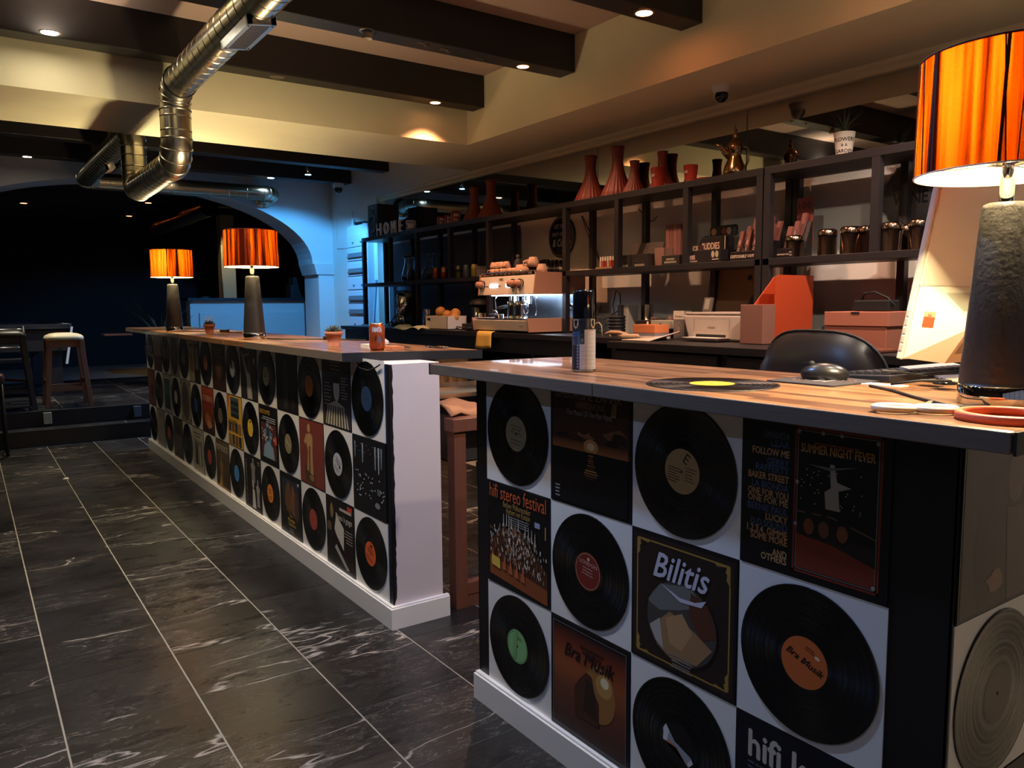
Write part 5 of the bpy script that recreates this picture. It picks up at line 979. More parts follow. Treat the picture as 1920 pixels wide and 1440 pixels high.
t = thing('bottle', 'dark bottle with black cap standing behind the coffee cups', 'bottle', (3.66, 5.14, zc)); MB().lathe([(0, 0), (.04, 0), (.042, .02), (.042, .09), (.03, .13), (.018, .145), (.018, .15), (0, .15)], 24).build('body', mat('smoky_bottle', '#3a3a42', .08, spec=.8), t); MB().lathe([(.021, .148), (.021, .175), (0, .176)], 20).build('cap', M_blackm, t); MB().lathe([(.0425, .0), (.0425, .05), (.041, .052)], 24).build('label', M_blackm, t)

# ------------------------------------------------------------------ along the back counter, left of the machine
t = thing('blender_jug', 'chrome jug tilted in a black stand near the left end of the back counter', 'jug', (3.58, 6.98, ZC))
MB().box(-.1, -.11, 0, .12, .11, .05).box(.04, -.09, .05, .11, .09, .36).build('stand', M_blackm, t, bevel=.01)
MB().lathe([(0, 0), (.045, 0), (.06, .05), (.078, .24), (.074, .24), (.05, .02), (0, .02)], 32, M=Matrix.Translation((-.03, -.0, .085)) @ Matrix.Rotation(.32, 4, 'X')).build('jug', M_chrome, t)
MB().tube([(-.03, .13, .31), (-.03, .1, .345), (-.03, 0, .35), (-.03, -.12, .345)], .008, 8).build('lever', M_blackm, t)
t = thing('rack', 'small folded metal rack leaning on the back counter above the pale cloth', 'rack', (3.42, 6.88, ZC)); MB().tube([(0, .14, .02), (0, -.06, .13), (0, -.09, .03)], .007, 8).tube([(.06, .14, .02), (.06, -.06, .13), (.06, -.09, .03)], .007, 8).tube([(0, -.06, .13), (.06, -.06, .13)], .007, 8).tube([(0, .14, .02), (.06, .14, .02)], .007, 8).build('frame', M_steel, t)
def cloth_mesh(mb, grid, th=.003):
    """grid of points (rows of equal length) turned into a thick sheet"""
    R = len(grid); C_ = len(grid[0]); P = [Vector(p) for r in grid for p in r]
    nv = []
    for i in range(R):
        for j in range(C_):
            a = P[min(i+1, R-1)*C_+j]-P[max(i-1, 0)*C_+j]; b = P[i*C_+min(j+1, C_-1)]-P[i*C_+max(j-1, 0)]; n = a.cross(b); nv.append(n.normalized() if n.length > 1e-9 else Vector((0, 0, 1)))
    Q = [p+n*th for p, n in zip(P, nv)]; f = []; o_ = R*C_
    for i in range(R-1):
        for j in range(C_-1):
            a = i*C_+j; f.append((a, a+1, a+1+C_, a+C_)); f.append((a+o_, a+C_+o_, a+1+C_+o_, a+1+o_))
    edge = [(j, j+1) for j in range(C_-1)]+[(i*C_+C_-1, (i+1)*C_+C_-1) for i in range(R-1)]+[((R-1)*C_+j+1, (R-1)*C_+j) for j in range(C_-1)][::-1]+[((i+1)*C_, i*C_) for i in range(R-1)]
    for a, b in edge: f.append((b, a, a+o_, b+o_))
    return mb.add(P+Q, f, smooth=True)
M_gcloth = mat('pale_green_cloth', '#c2cfb4', .9); M_ycloth = grain(mat('yellow_cloth', '#e0bc62', .9), 150, .1)
rd = random.Random(5); g = []
for i in range(9):
    row = []
    for j in range(15):
        u, v = i/8, j/14; x = 3.27+.16*u-.012; y = 6.60-.50*v; z = ZC+.004+.012*math.sin(9*v+2*u)+.01*math.sin(17*v)*u+.012
        if u < .2: z -= .03*(1-u/.2)*(.6+.4*math.sin(7*v)); 
        row.append((x, y, z))
    g.append(row)
t = thing('dish_cloth', 'crumpled pale green cloth along the counter edge below the metal rack', 'cloth'); cloth_mesh(MB(), g).build('sheet', M_gcloth, t)
g = []
for i in range(10):
    row = []
    for j in range(9):
        u, v = i/9, j/8; y = 5.185-.21*v-.02*(u > .4)*(1-v)+(.035*u if v < .5 else .0)*(1-2*v)
        if u < .4: x = 3.37-.075*u/.4; z = ZC+.003
        else: x = 3.287-.006*math.sin(v*9)*(u-.4)-.008*(u-.4); z = ZC-.0-.125*(u-.4)/.6-.008*math.sin(v*5)*(u-.4)
        row.append((x, y, z))
    g.append(row)
t = thing('dish_cloth', 'yellow cloth hanging over the counter edge under the espresso machine', 'cloth'); cloth_mesh(MB(), g).build('sheet', M_ycloth, t)
t = thing('metal_cup', 'tall polished metal shaker cup beside the white fruit bin', 'cup', (3.46, 6.29, ZC)); MB().lathe([(0, 0), (.05, 0), (.048, .01), (.033, .17), (.034, .172), (0, .172)], 32).build('body', M_chrome, t)
t = thing('knife_block', 'dark block behind the metal shaker cup', 'block', (3.72, 6.42, ZC)); MB().box(-.1, -.12, 0, .1, .1, .19).box(-.02, .09, .19, -.01, .1, .4).build('body', M_blackm, t, bevel=.004)
M_bin = mat('white_plastic_bin', '#d5d3cc', .45)
t = thing('storage_bin', 'white plastic bin holding oranges on the back counter', 'bin', (3.47, 5.98, ZC))
mb = MB(); mb.hexa([(-.09, -.17, 0), (.09, -.17, 0), (.09, .17, 0), (-.09, .17, 0)], [(-.1, -.18, .006), (.1, -.18, .006), (.1, .18, .006), (-.1, .18, .006)])
for a, b in (((-.1, -.19), (-.09, .19)), ((.09, -.19), (.1, .19)), ((-.1, -.19), (.1, -.18)), ((-.1, .18), (.1, .19))): mb.box(a[0], a[1], .004, b[0], b[1], .115)
mb.build('bin', M_bin, t, bevel=.003); MB().box(-.1012, .10, .075, -.099, .15, .095).build('grip_hole', M_blackm, t)
M_orange = grain(mat('orange_peel', '#c08a4a', .5), 120, .12, bump=.4)
for i, (x, y, z) in enumerate(((3.47, 6.07, .105), (3.47, 5.955, .075), (3.47, 5.83, .055), (3.51, 5.88, .09))):
    t = thing('orange', ['orange on top at the left of the white bin', 'orange in the middle of the white bin', 'orange at the right end of the white bin', 'orange at the back of the white bin'][i], 'fruit', (x, y, ZC+z), group='oranges in the white bin')
    MB().ball((0, 0, .045), .046, 20, 12).build('peel', M_orange, t); MB().ball((-.03, .0, .078), .005, 8, 4).build('stem', M_blackm, t)
t = thing('canister', 'large polished canister with black domed lid left of the espresso machine', 'canister', (3.66, 5.73, ZC+.052)); MB().lathe([(0, 0), (.085, 0), (.085, .16), (0, .16)], 36).build('body', M_chrome, t); MB().lathe([(.087, .158), (.087, .172), (.06, .2), (.015, .21), (0, .21)], 36).build('lid', M_blackm, t); MB().tube([(-.07, -.06, .09), (-.08, -.075, .06), (-.06, -.05, .13)], .004, 6).build('clasp', M_steel, t)
t = thing('wooden_board', 'black base board under the polished canister', 'board', (3.66, 5.72, ZC)); MB().box(-.14, -.17, 0, .14, .14, .05).build('board', M_blackm, t, bevel=.004)
t = thing('canister', 'small polished tin in front of the large canister', 'canister', (3.60, 5.60, ZC+.051)); MB().lathe([(0, 0), (.045, 0), (.045, .085), (.04, .09), (0, .09)], 28).build('body', M_chrome, t)
t = thing('tool_pouch', 'small black tool with looped cord at the counter edge by the machine', 'tool', (3.38, 5.40, ZC)); MB().box(-.04, -.05, 0, .04, .05, .03).build('body', M_blackm, t, bevel=.008); MB().tube([(-.06, .05, .004), (-.08, .12, .02), (-.05, .16, .03), (0, .1, .02), (.02, .05, .012)], .005, 8).build('cord', M_blackm, t); MB().tube([(-.05, -.02, .02), (-.05, -.08, .03), (-.06, -.13, .035)], .006, 8).build('metal_tip', M_steel, t)

# ------------------------------------------------------------------ along the back counter, right of the machine
def plainbox(name, label, cat, x, y, z, d, col, rot=0, rough=.5, bev=.003, parts=None):
    t = thing(name, label, cat, (x, y, z), rz=rot); MB().box(-d[0]/2, -d[1]/2, 0, d[0]/2, d[1]/2, d[2]).build('box', mat('box_'+col, col, rough), t, bevel=bev); return t
t = thing('charger_stand', 'white adapter tower with black plug and looped cables by the wall', 'charger', (3.78, 4.0, ZC))
MB().box(-.05, -.05, 0, .05, .04, .2).build('adapter', mat('grey_white_plastic', '#a39c90', .5), t, bevel=.006); MB().box(-.07, -.01, .11, -.05, .03, .2).build('plug', M_blackm, t); MB().tube([(-.06, .01, .19), (-.06, .02, .28), (-.06, .06, .3), (-.06, .09, .2), (-.06, .06, .1), (-.05, .02, .04)], .0045, 8).tube([(0, .1, .16), (-.02, .22, .1), (-.02, .3, .12), (.05, .34, .2)], .004, 8).tube([(0, .1, .1), (-.02, .2, .06), (-.02, .28, .03)], .004, 8).build('cables', M_blackm, t)
t = thing('metal_cup', 'narrow steel cylinder beside the white adapter tower', 'cup', (3.80, 3.82, ZC)); MB().lathe([(0, 0), (.03, 0), (.03, .2), (.025, .205), (0, .205)], 24).build('body', M_steel, t)
t = thing('filter_stack', 'stack of ribbed black rings on the back counter', 'stack', (3.60, 3.92, ZC)); pr = [(0, 0)]
for i in range(6): pr += [(.055, .022*i), (.06, .022*i+.006), (.06, .022*i+.016), (.053, .022*i+.02)]
MB().lathe(pr+[(0, .133)], 28).build('rings', M_blackm, t)
t = plainbox('tool_box', 'low dark box with odds and ends behind the massager', 'box', 3.72, 3.62, ZC, (.16, .32, .10), '#2a211e'); MB().cyl((0, -.08, .1), (0, -.08, .13), .022, n=16).cyl((0, .06, .1), (0, .06, .12), .03, n=16).box(-.06, 0, .1, .04, .03, .115).build('odds', mat('dull_brown', '#5a4438', .5), t)
t = thing('massager', 'small wooden hand tool with rounded feet on the back counter', 'tool', (3.33, 3.63, ZC)); MB().tube([(0, .1, .02), (0, .05, .03), (0, -.03, .03), (0, -.1, .022)], [.008, .013, .013, .008], 10).ball((0, .05, .012), .012, 10, 6).ball((0, -.05, .012), .012, 10, 6).ball((.03, .0, .012), .012, 10, 6).build('wood', mat('light_wood', '#c49a78', .5), t)
t = thing('cable', 'pale cable standing in an upright loop on the counter beside the wooden tool', 'cable', (3.32, 3.78, ZC)); MB().tube([(0, .05, .004), (0, .055, .05), (0, .03, .085), (0, 0, .09), (0, -.025, .07), (0, -.03, .004)], .004, 8).build('wire', mat('pale_wire', '#b8a898', .5), t)
t = thing('pestle', 'short wooden roller lying on the back counter', 'roller', (3.30, 3.47, ZC)); MB().cyl((0, .065, .014), (0, -.06, .014), .014, n=14).ball((0, -.06, .014), .014, 10, 6).build('wood', mat('light_wood'), t)
t = thing('post_it_box', 'small orange box on a white and grey book on the back counter', 'box', (3.38, 3.386, ZC+.034)); MB().box(-.06, -.10, 0, .06, .085, .05).build('box', mat('box_#c8784a', '#c8784a', .5), t, bevel=.003); MB().cyl((-.02, 0, .05), (-.02, 0, .068), .006, n=10).build('knob', mat('light_wood'), t)
t = thing('book', 'white and grey book under the small orange box', 'book', (3.38, 3.386, ZC)); MB().box(-.065, -.105, 0, .065, .09, .017).build('lower_cover', mat('white_paper'), t); MB().box(-.065, -.105, .0172, .065, .09, .034).build('upper_cover', mat('grey_cover', '#77757c', .5), t)
fbox('carton', 'flat white carton with black logo lying behind the orange box', 'box', 3.52, 3.435, ZC, .17, .05, .09, '#b5aa98', [ft('JBL', .0, -.22, .16, '#1c1816', width=.16, bold=.006)]).location.z = ZC+.055
t = plainbox('tool_box', 'low black box under the flat white carton', 'box', 3.57, 3.435, ZC, (.14, .17, .053), '#181416')
fbox('carton', 'tall narrow carton with white lettered top and grey picture', 'box', 3.44, 3.21, ZC, .085, .165, .06, '#6f6a66', [('r', -.5, .2, .5, .5, '#cfc3b0'), ft('Relax', 0, .27, .17, '#2c2622', width=.7, shear=.2, bold=.008), ('o', 0, -.15, .26, .24, .1, '#98928a'), ('e', 0, -.15, .12, .12, '#8a857e')])
t = fbox('phone', 'small grey device leaning on top of the printer', 'device', 3.58, 3.13, ZC+.16, .06, .085, .018, '#5a5048', [('r', -.3, -.35, .3, .4, '#8d857a')], tilt=-.25)
t = thing('printer', 'white home printer with open paper tray on the back counter', 'printer', (3.42, 2.93, ZC))
M_prn = mat('printer_plastic', '#bfae9f', .45); M_ = FX.to_4x4()
MB().hexa([(-.17, 0, -.3), (.25, 0, -.3), (.25, 0, .02), (-.17, 0, .02)][::-1], [(-.215, .145, -.3), (.25, .145, -.3), (.25, .145, .02), (-.215, .145, .02)][::-1], M=M_).build('body', M_prn, t, bevel=.012)
MB().prism(rr(-.21, -.02, .245, .3, .03), .1455, .158).build('lid', M_prn, t, matrix=Matrix(((0, 1, 0, 0), (-1, 0, 0, 0), (0, 0, 1, 0), (0, 0, 0, 1))), bevel=.003)
art([('f', -.49, -.49, .49, .49, .012, '#9c8c80'), ('r', -.1, -.25, .1, -.18, '#8a7c70')], .26, .0, M=M_ @ Matrix.Translation((0, .09, .0215)), sy=.07).build('recess_outline', M_print, t)
MB().box(-.11, .012, .018, .10, .035, .0225, M=M_).build('paper_slot', M_blackm, t); MB().box(-.14, .004, .02, .13, .016, .13, M=M_).build('output_tray', mat('tray_dark', '#3a302c', .4), t); MB().box(-.13, .0165, .0, .12, .02, .11, M=M_).build('sheet', mat('white_paper'), t)
t = thing('paper', 'pile of white sheets sliding off to the left of the printer', 'paper', (3.25, 3.215, ZC)); 
g = [[(-.14+.3*i/6, .13-.22*j/6+.05*(i/6), .004+.045*(j/6)**2*(i/6)) for j in range(7)] for i in range(7)]
cloth_mesh(MB(), g, .006).build('sheets', mat('pinkish_paper', '#d6bca8', .7), t)
t = thing('cutting_board', 'brown cutting board with a hanging hole leaning on the wall behind the printer', 'board', (3.86, 3.21, ZC))
out = [(-.17, 0), (.06, 0), (.17, .24), (.20, .28), (.20, .40), (.16, .43), (-.13, .43), (-.16, .40)]
MB().prism(out, 0, .016).build('board', grain(mat('dark_beech', '#7d5a40', .5), 12, .15, stretch=(6, .6, 6)), t, matrix=M_ @ Matrix.Rotation(-.12, 4, 'X')); MB().lathe([(0, 0), (.017, 0), (.017, .001), (0, .001)], 18).build('hole', M_blackm, t, matrix=M_ @ Matrix.Rotation(-.12, 4, 'X') @ Matrix.Translation((.15, .36, .0162)))
t = thing('magazine_file', 'upright orange red file box with slanted front beside the printer', 'file box', (3.55, 2.575, ZC))
MB().prism([(-.16, 0), (.16, 0), (.16, .35), (-.13, .35), (-.16, .34)], -.066, -.06).prism([(-.16, 0), (.16, 0), (.16, .35), (.0, .345), (-.16, .2)], .06, .066).box(.154, 0, -.06, .16, .35, .06).box(-.16, 0, -.06, -.154, .2, .06).box(-.16, 0, -.06, .16, .004, .06).build('box', mat('orange_red_card', '#b5421e', .5), t, matrix=Matrix(((1, 0, 0, 0), (0, 0, 1, 0), (0, 1, 0, 0), (0, 0, 0, 1))))
plainbox('carton', 'dull rose carton in front of the orange file box', 'box', 3.32, 2.56, ZC, (.1, .14, .2), '#8a5e50')
fbox('carton', 'slim carton with white capitals stacked on dark boxes beside the pink boxes', 'box', 3.45, 2.19, ZC+.10, .12, .055, .1, '#8d8078', [('r', -.5, -.5, .5, .5, '#a0958c'), ft('PHILIPS', 0, -.32, .2, '#2a2c34', width=.75, bold=.008)], tilt=-.4)
plainbox('carton', 'small dark blue carton under the slim lettered carton', 'box', 3.47, 2.19, ZC, (.12, .13, .097), '#2c3038')
t = plainbox('carton', 'larger pinkish cardboard box at the bottom beside the monitor', 'box', 3.42, 2.01, ZC, (.26, .3, .1), '#a56550'); 
t2 = plainbox('carton', 'pinkish cardboard box with lid on top of the larger one', 'box', 3.42, 2.005, ZC+.1005, (.27, .31, .065), '#b06e58'); MB().box(-.137, -.02, .055, -.1355, .02, .064).build('notch', M_blackm, t2)
t = thing('charger', 'black charger with looped cord on top of the pinkish boxes', 'charger', (3.38, 1.96, ZC+.167)); MB().box(-.04, -.08, 0, .05, .09, .05).build('body', M_blackm, t, bevel=.006); MB().tube([(-.02, .06, .05), (-.02, .05, .08), (-.02, .0, .085), (-.02, -.06, .06), (-.02, -.1, .02)], .005, 8).build('cord', M_blackm, t); MB().cyl((-.02, .09, .01), (-.02, .105, .01), .01, n=10).build('knob', M_blackm, t)
plainbox('drawer_insert', 'reddish wooden box edge jutting out below the pinkish boxes', 'box', 3.14, 2.0, ZC, (.16, .5, .012), '#6b3a2c')

# ------------------------------------------------------------------ drawer tower on the white wall
t = thing('drawer_cabinet', 'tall narrow white cabinet of labelled drawers against the white wall', 'cabinet', (3.86, 8.66, 0)); M_cab = mat('white_enamel', '#d7dade', .4)
MB().box(-.02, -.29, 0, .06, .29, 2.2).build('body', M_cab, t, bevel=.003)
for i, z in enumerate((1.06, 1.2, 1.36, 1.52, 1.68, 1.86, 2.02)):
    d = MB().box(-.03, -.28, z-.065, -.02, .28, z+.075).build('drawer_front', M_cab, t, bevel=.002)
    if i in (1, 2, 4, 5): MB().box(-.05, -.24, z-.03, -.03, .24, z-.012).box(-.048, -.22, z-.012, -.03, .22, z+.02).build('label_holder', mat('holder_grey', '#4c525e', .4), d)
    else: MB().prism([(.1, -.01), (.16, -.01), (.13, -.035)], .03, .036, M=FX.to_4x4() @ Matrix.Translation((0, z, 0))).prism([(-.13, -.01), (-.07, -.01), (-.1, -.035)], .03, .036, M=FX.to_4x4() @ Matrix.Translation((0, z, 0))).build('finger_pull', mat('holder_grey'), d)
t = thing('cable_reel', 'coiled cables and a small bracket on top of the white drawer cabinet', 'cables', (3.88, 8.62, 2.2)); MB().tube([(.1*math.cos(a)*.5, .14*math.sin(a), .014+.004*a/3) for a in [2*PI*i/20 for i in range(50)]], .006, 6).build('coil', M_blackm, t); MB().box(-.02, .2, 0, .02, .28, .02).box(-.01, .235, .02, .01, .25, .1).box(-.02, -.25, .0, .03, .2, .006).build('bracket', M_dome, t)
t = thing('broom', 'grey pole leaning beside the white drawer cabinet behind the shelving', 'pole', (3.80, 8.30, 0)); MB().cyl((0, .1, 0), (.05, -.12, 1.55), .016, n=12).build('pole', mat('grey_pole', '#6d7886', .4), t)
# ------------------------------------------------------------------ things on the shorter bar
ZB = 1.0722
record((1.415, 1.215, ZB), FZ, 'loose black record with yellow label lying on the shorter bar', '#f2c63c', [], rot=1.1, group='loose records')
t = thing('spray_can', 'black and white spray paint can with black cap on the shorter bar', 'spray can', (1.415, 1.675, ZB))
MB().lathe([(.029, .003), (.031, 0), (.033, .003), (.033, .006)], 32).build('base_rim', M_steel, t)
MB().lathe([(0, .004), (.0325, .006), (.0325, .142), (.031, .148), (.03, .15), (0, .15)], 40).build('body', mat('can_black', '#1a1a1d', .35), t)
MB().lathe([(.0312, .149), (.0312, .152), (.0300, .222), (.027, .227), (0, .227)], 40).build('cap', mat('gloss_black_cap', '#0d0d10', .12), t)
rs = lambda z: .0328
fa = math.atan2(-1.675, -1.415)
mb = MB()
def curved(x0, z0, x1, z1, c, n=8, r=.0329):
    P = []
    for i in range(n+1):
        a = fa+(x0+(x1-x0)*i/n)/r; P += [(r*math.cos(a), r*math.sin(a), z0), (r*math.cos(a), r*math.sin(a), z1)]
    mb.add(P, [(2*i, 2*i+2, 2*i+3, 2*i+1) for i in range(n)], col=c)
curved(-.012, .008, .048, .078, '#cfcac4'); curved(.002, .076, .048, .118, '#cfcac4'); curved(-.048, .008, -.0125, .075, '#2a2c36')
for i in range(8): curved(-.0205, .012+.0085*i, -.0145, .018+.0085*i, '#8e8c94', 3, .03295)
for i in range(9): curved(-.010, .012+.0115*i if i < 6 else .012+.0115*i, .046, .0126+.0115*i, '#8b8780', 8, .03296)
for s in (-.024, .03):
    n = 10; sh = [(-.009, .148), (.009, .148), (.009, .134), (.006, .127), (0, .122), (-.006, .127), (-.009, .134)]
    mb.add([(.0330*math.cos(fa+(s+x)/.033), .0330*math.sin(fa+(s+x)/.033), z-.002) for x, z in sh], [tuple(range(7))], col='#c6a878')
    tm = MB(); put_text(tm, 'S', 0, 0, .017, bold=.001); mb.add([(.0332*math.cos(fa+(s+x)/.033), .0332*math.sin(fa+(s+x)/.033), .127+y) for x, y, _ in tm.v], tm.f, col='#1c1814')
def cw(s, x, z, h, c, w=None):
    tm = MB(); put_text(tm, s, x, 0, h, width=w, align='c'); mb.add([(.03305*math.cos(fa+xx/.033), .03305*math.sin(fa+xx/.033), z+y) for xx, y, _ in tm.v], tm.f, col=c)
cw('SATIN', -.024, .106, .0085, '#5a86c8'); cw('BLACK', -.024, .0985, .0085, '#5a86c8'); cw('SPRAY', .022, .113, .009, '#c8a878'); cw('0', -.004, .084, .011, '#d8d4d0')
for i in range(3): curved(-.044, .080+.005*i, -.016, .082+.005*i, '#4a5878', 6, .03296)
mb.build('label', M_print, t)
t = thing('mouse_pad', 'dark printed mouse pad between the loose record and the keyboard', 'mouse pad', (1.685, 1.095, ZB))
MB().prism(rr(-.115, -.09, .115, .09, .01), 0, .0035).build('pad', mat('charcoal_pad', '#2a2629', .7), t, rot=(0, 0, .0))
art([('o', -.05, 0, .36, .44, .03, '#8c5a44'), ('o', -.05, 0, .29, .36, .04, '#7a4c3a'), ('o', -.05, 0, .22, .27, .05, '#9a8c86'), ('lines', -.35, -.05, .25, 2, .14, .08, '#a8a0a0', 'c')], .2, .0037, sy=.16).build('print', M_print, t)
t = thing('computer_mouse', 'black wireless mouse on the printed mouse pad', 'mouse', (1.69, 1.105, ZB+.0036), rz=2.1)
MB().ball((0, 0, .012), .055, 24, 12, (1, .58, .5)).build('shell', mat('mouse_black', '#1c1a1c', .3), t); MB().cyl((.03, -.003, .036), (.03, .003, .036), .008, n=14).build('wheel', M_blackm, t); MB().box(.012, -.0006, .0385, .05, .0006, .0395).build('button_gap', M_blackm, t)
t = thing('keyboard', 'black keyboard lying before the monitor foot on the shorter bar', 'keyboard', (1.98, 1.02, ZB), rz=-.12)
MB().hexa([(-.22, -.07, 0), (.22, -.07, 0), (.22, .07, 0), (-.22, .07, 0)], [(-.22, -.07, .018), (.22, -.07, .018), (.22, .07, .01), (-.22, .07, .01)]).build('case', M_black, t, bevel=.003)
kb = MB()
for r in range(5):
    for c in range(15): kb.hexa([(-.212+.0283*c, -.06+.024*r, .012), (-.188+.0283*c, -.06+.024*r, .012), (-.188+.0283*c, -.04+.024*r, .012), (-.212+.0283*c, -.04+.024*r, .012)], [(-.21+.0283*c, -.058+.024*r, .025-.0015*r), (-.19+.0283*c, -.058+.024*r, .025-.0015*r), (-.19+.0283*c, -.042+.024*r, .025-.0015*r), (-.21+.0283*c, -.042+.024*r, .025-.0015*r)])
kb.build('keys', mat('key_black', '#242226', .4), t)
t = thing('sunglasses', 'folded dark sunglasses between the keyboard and the big lamp', 'glasses', (1.74, .86, ZB), rz=.9)
MB().lathe([(0, 0), (.024, .001), (.026, .005), (0, .008)], 20, c=(-.03, 0, .01)).lathe([(0, 0), (.024, .001), (.026, .005), (0, .008)], 20, c=(.03, 0, .01)).build('lenses', mat('dark_lens', '#141416', .1), t); MB().tube([(-.006, 0, .02), (.006, 0, .02)], .003, 6).tube([(-.055, 0, .02), (-.058, .06, .022), (-.02, .11, .01)], .0028, 6).tube([(.055, 0, .02), (.058, .06, .03), (.03, .11, .035)], .0028, 6).build('frame', M_blackm, t)
t = thing('paper', 'small white slip of paper in front of the keyboard', 'paper', (1.70, .965, ZB)); MB().box(-.02, -.05, 0, .02, .05, .002).build('slip', mat('white_paper'), t)
def ring_h(mb, cx, cy, rx, ry, rt, z, n=28, rot=0):
    pts = [(cx+rx*math.cos(a)*math.cos(rot)-ry*math.sin(a)*math.sin(rot), cy+rx*math.cos(a)*math.sin(rot)+ry*math.sin(a)*math.cos(rot), z) for a in [2*PI*i/n for i in range(n+1)]]
    return mb.tube(pts, rt, 8, cap=False)
t = thing('scissors', 'scissors with white oval finger loops lying near the bar edge', 'scissors', (1.315, .69, ZB), rz=0)
a = MB(); ring_h(a, -.022, .022, .031, .023, .006, .008, rot=-.86); ring_h(a, .020, -.028, .031, .023, .006, .008, rot=-.86); a.build('handles', mat('white_handles', '#e6dcc8', .4), t)
MB().hexa([(.01, .0, .005), (.03, -.01, .005), (.125, .03, .005), (.12, .035, .005)], [(.01, .0, .008), (.03, -.01, .008), (.125, .03, .008), (.12, .035, .008)]).build('blades', M_steel, t)
t = thing('plastic_ring', 'flat salmon red plastic ring at the right front corner of the bar', 'ring', (1.345, .555, ZB))
MB().lathe([(.066, 0), (.074, 0), (.074, .012), (.071, .014), (.064, .014), (.062, .012), (.062, 0), (.066, 0)], 56).build('ring', mat('salmon_red_plastic', '#e06a4c', .45), t)
t = thing('lamp_cable', 'black lamp cable running across the shorter bar from the mouse pad', 'cable', (0, 0, 0)); MB().tube([(1.64, .96, ZB+.003), (1.58, .87, ZB+.003), (1.50, .78, ZB+.003), (1.44, .70, ZB+.003), (1.43, .67, ZB+.003), (1.485, .645, ZB+.003)], .003, 8).build('wire', M_blackm, t)
# monitor seen from behind
M_mon = mat('monitor_back', '#e9dcc4', .4)
mon = thing('monitor', 'pale all-in-one computer seen from behind with red sticker, beside the big lamp', 'monitor', (1.752, .952, 1.128))
mon.rotation_euler = (math.radians(10.2), 0, -.03)
W, H = .56, .50        # local: x right, z up, -y towards the photographer
MB().box(0, 0, 0, W, .014, H).build('display_panel', mat('monitor_edge', '#c9c2b6', .35), mon, bevel=.003); MB().box(.012, .0141, .02, W-.012, .0155, H-.012).build('screen', mat('screen_glass', '#0c0d10', .1), mon)
back = MB(); d = .075
A = [(.008, 0, .004), (W-.008, 0, .004), (W-.008, 0, H-.006), (.008, 0, H-.006)]
# lower wedge-shaped housing with folded facets
P = {'bl': (.006, -.001, .004), 'tl': (.008, -.001, .172), 'tr': (W-.008, -.001, .172), 'br': (W-.006, -.001, .004), 'm1': (.115, -d, .085), 'm2': (W-.115, -d, .085), 'b1': (.11, -d*.55, -.004), 'b2': (W-.11, -d*.55, -.004)}
k = list(P); v = [P[x] for x in k]; ix = lambda *n_: tuple(k.index(x) for x in n_)
back.add(v, [ix('tl', 'm1', 'm2', 'tr')[::-1], ix('bl', 'm1', 'tl')[::-1], ix('br', 'tr', 'm2')[::-1], ix('bl', 'b1', 'm1')[::-1], ix('b1', 'b2', 'm2', 'm1')[::-1], ix('b2', 'br', 'm2')[::-1], ix('bl', 'br', 'b2', 'b1')[::-1]])
back.build('rear_housing', M_mon, mon); MB().box(.006, -.004, .17, W-.006, 0, H-.004).build('rear_panel', M_mon, mon, bevel=.002)
# plane of the upper facet, for the vents
ptl, pm1, pm2 = Vector(P['tl']), Vector(P['m1']), Vector(P['m2'])
dn = (pm1-ptl); dn.x = 0; dnn = dn.normalized(); nrm = Vector((1, 0, 0)).cross(dnn); nrm = nrm if nrm.y < 0 else -nrm
vt = MB()
for i in range(14):
    a0 = Vector((.10+.008*i, ptl.y, ptl.z))+dnn*.02+nrm*.0006; b0 = a0+dnn*.05+Vector((.034, 0, 0)); e_ = Vector((.0028, 0, 0))
    vt.add([a0, a0+e_, b0+e_, b0], [(0, 1, 2, 3)])
vt.build('vent_slots', mat('vent_dark', '#3c342a', .6), mon, kind='stuff')
# sticker on the left facet
pa, pb, pc = Vector(P['bl']), Vector(P['tl']), Vector(P['m1']); n3 = (pb-pa).cross(pc-pa).normalized(); n3 = n3 if n3.y < 0 else -n3
ex_ = (Vector((1, 0, 0))-n3*n3.x).normalized(); ey_ = n3.cross(ex_); ey_ = ey_ if ey_.z > 0 else -ey_
cc = pa*.30+pb*.42+pc*.28+n3*.0006
Ms = Matrix((( ex_.x, ey_.x, n3.x, cc.x), (ex_.y, ey_.y, n3.y, cc.y), (ex_.z, ey_.z, n3.z, cc.z), (0, 0, 0, 1)))
art([('r', -.5, -.5, .5, .5, '#c8492c'), ('r', -.5, .16, .5, .5, '#a88d70'), ('lines', -.2, .28, .2, 2, .09, .05, '#b0402c', 'c')], .026, .0, M=Ms, sy=.036).build('sticker', M_print, mon, label='red and tan sticker')
pp = MB(); f1 = (Vector(P['b1'])+Vector(P['m1']))/2; nn = (Vector(P['m1'])-Vector(P['b1'])).normalized(); n4 = Vector((1, 0, 0)).cross(nn); n4 = n4 if n4.y < 0 else -n4
cen = f1+Vector((.045, 0, 0))+n4*.0006; u = Vector((1, 0, 0))
pp.add([cen-u*.03-nn*.022, cen+u*.06-nn*.022, cen+u*.06+nn*.022, cen-u*.03+nn*.022], [(0, 1, 2, 3)]); pp.build('port_panel', mat('port_panel', '#9c917e', .5), mon)
pq = MB()
for i in range(4): q = cen+u*(-.016+.016*i)+n4*.0006; pq.add([q-u*.003-nn*.002, q+u*.003-nn*.002, q+u*.003+nn*.002, q-u*.003+nn*.002], [(0, 1, 2, 3)])
pq.build('ports', M_blackm, mon)
eb = MB()
for i in range(5): eb.box(-.0012, .004, .02+.02*i, 0, .010, .034+.02*i)
eb.build('side_buttons', mat('button_grey', '#a49d92', .4), mon)
MB().box(W/2-.03, -.04, -.045, W/2+.03, -.02, .06).box(W/2-.12, -.09, -.054, W/2+.12, .09, -.046).build('stand', mat('monitor_edge'), mon, rot=(0, 0, 0))
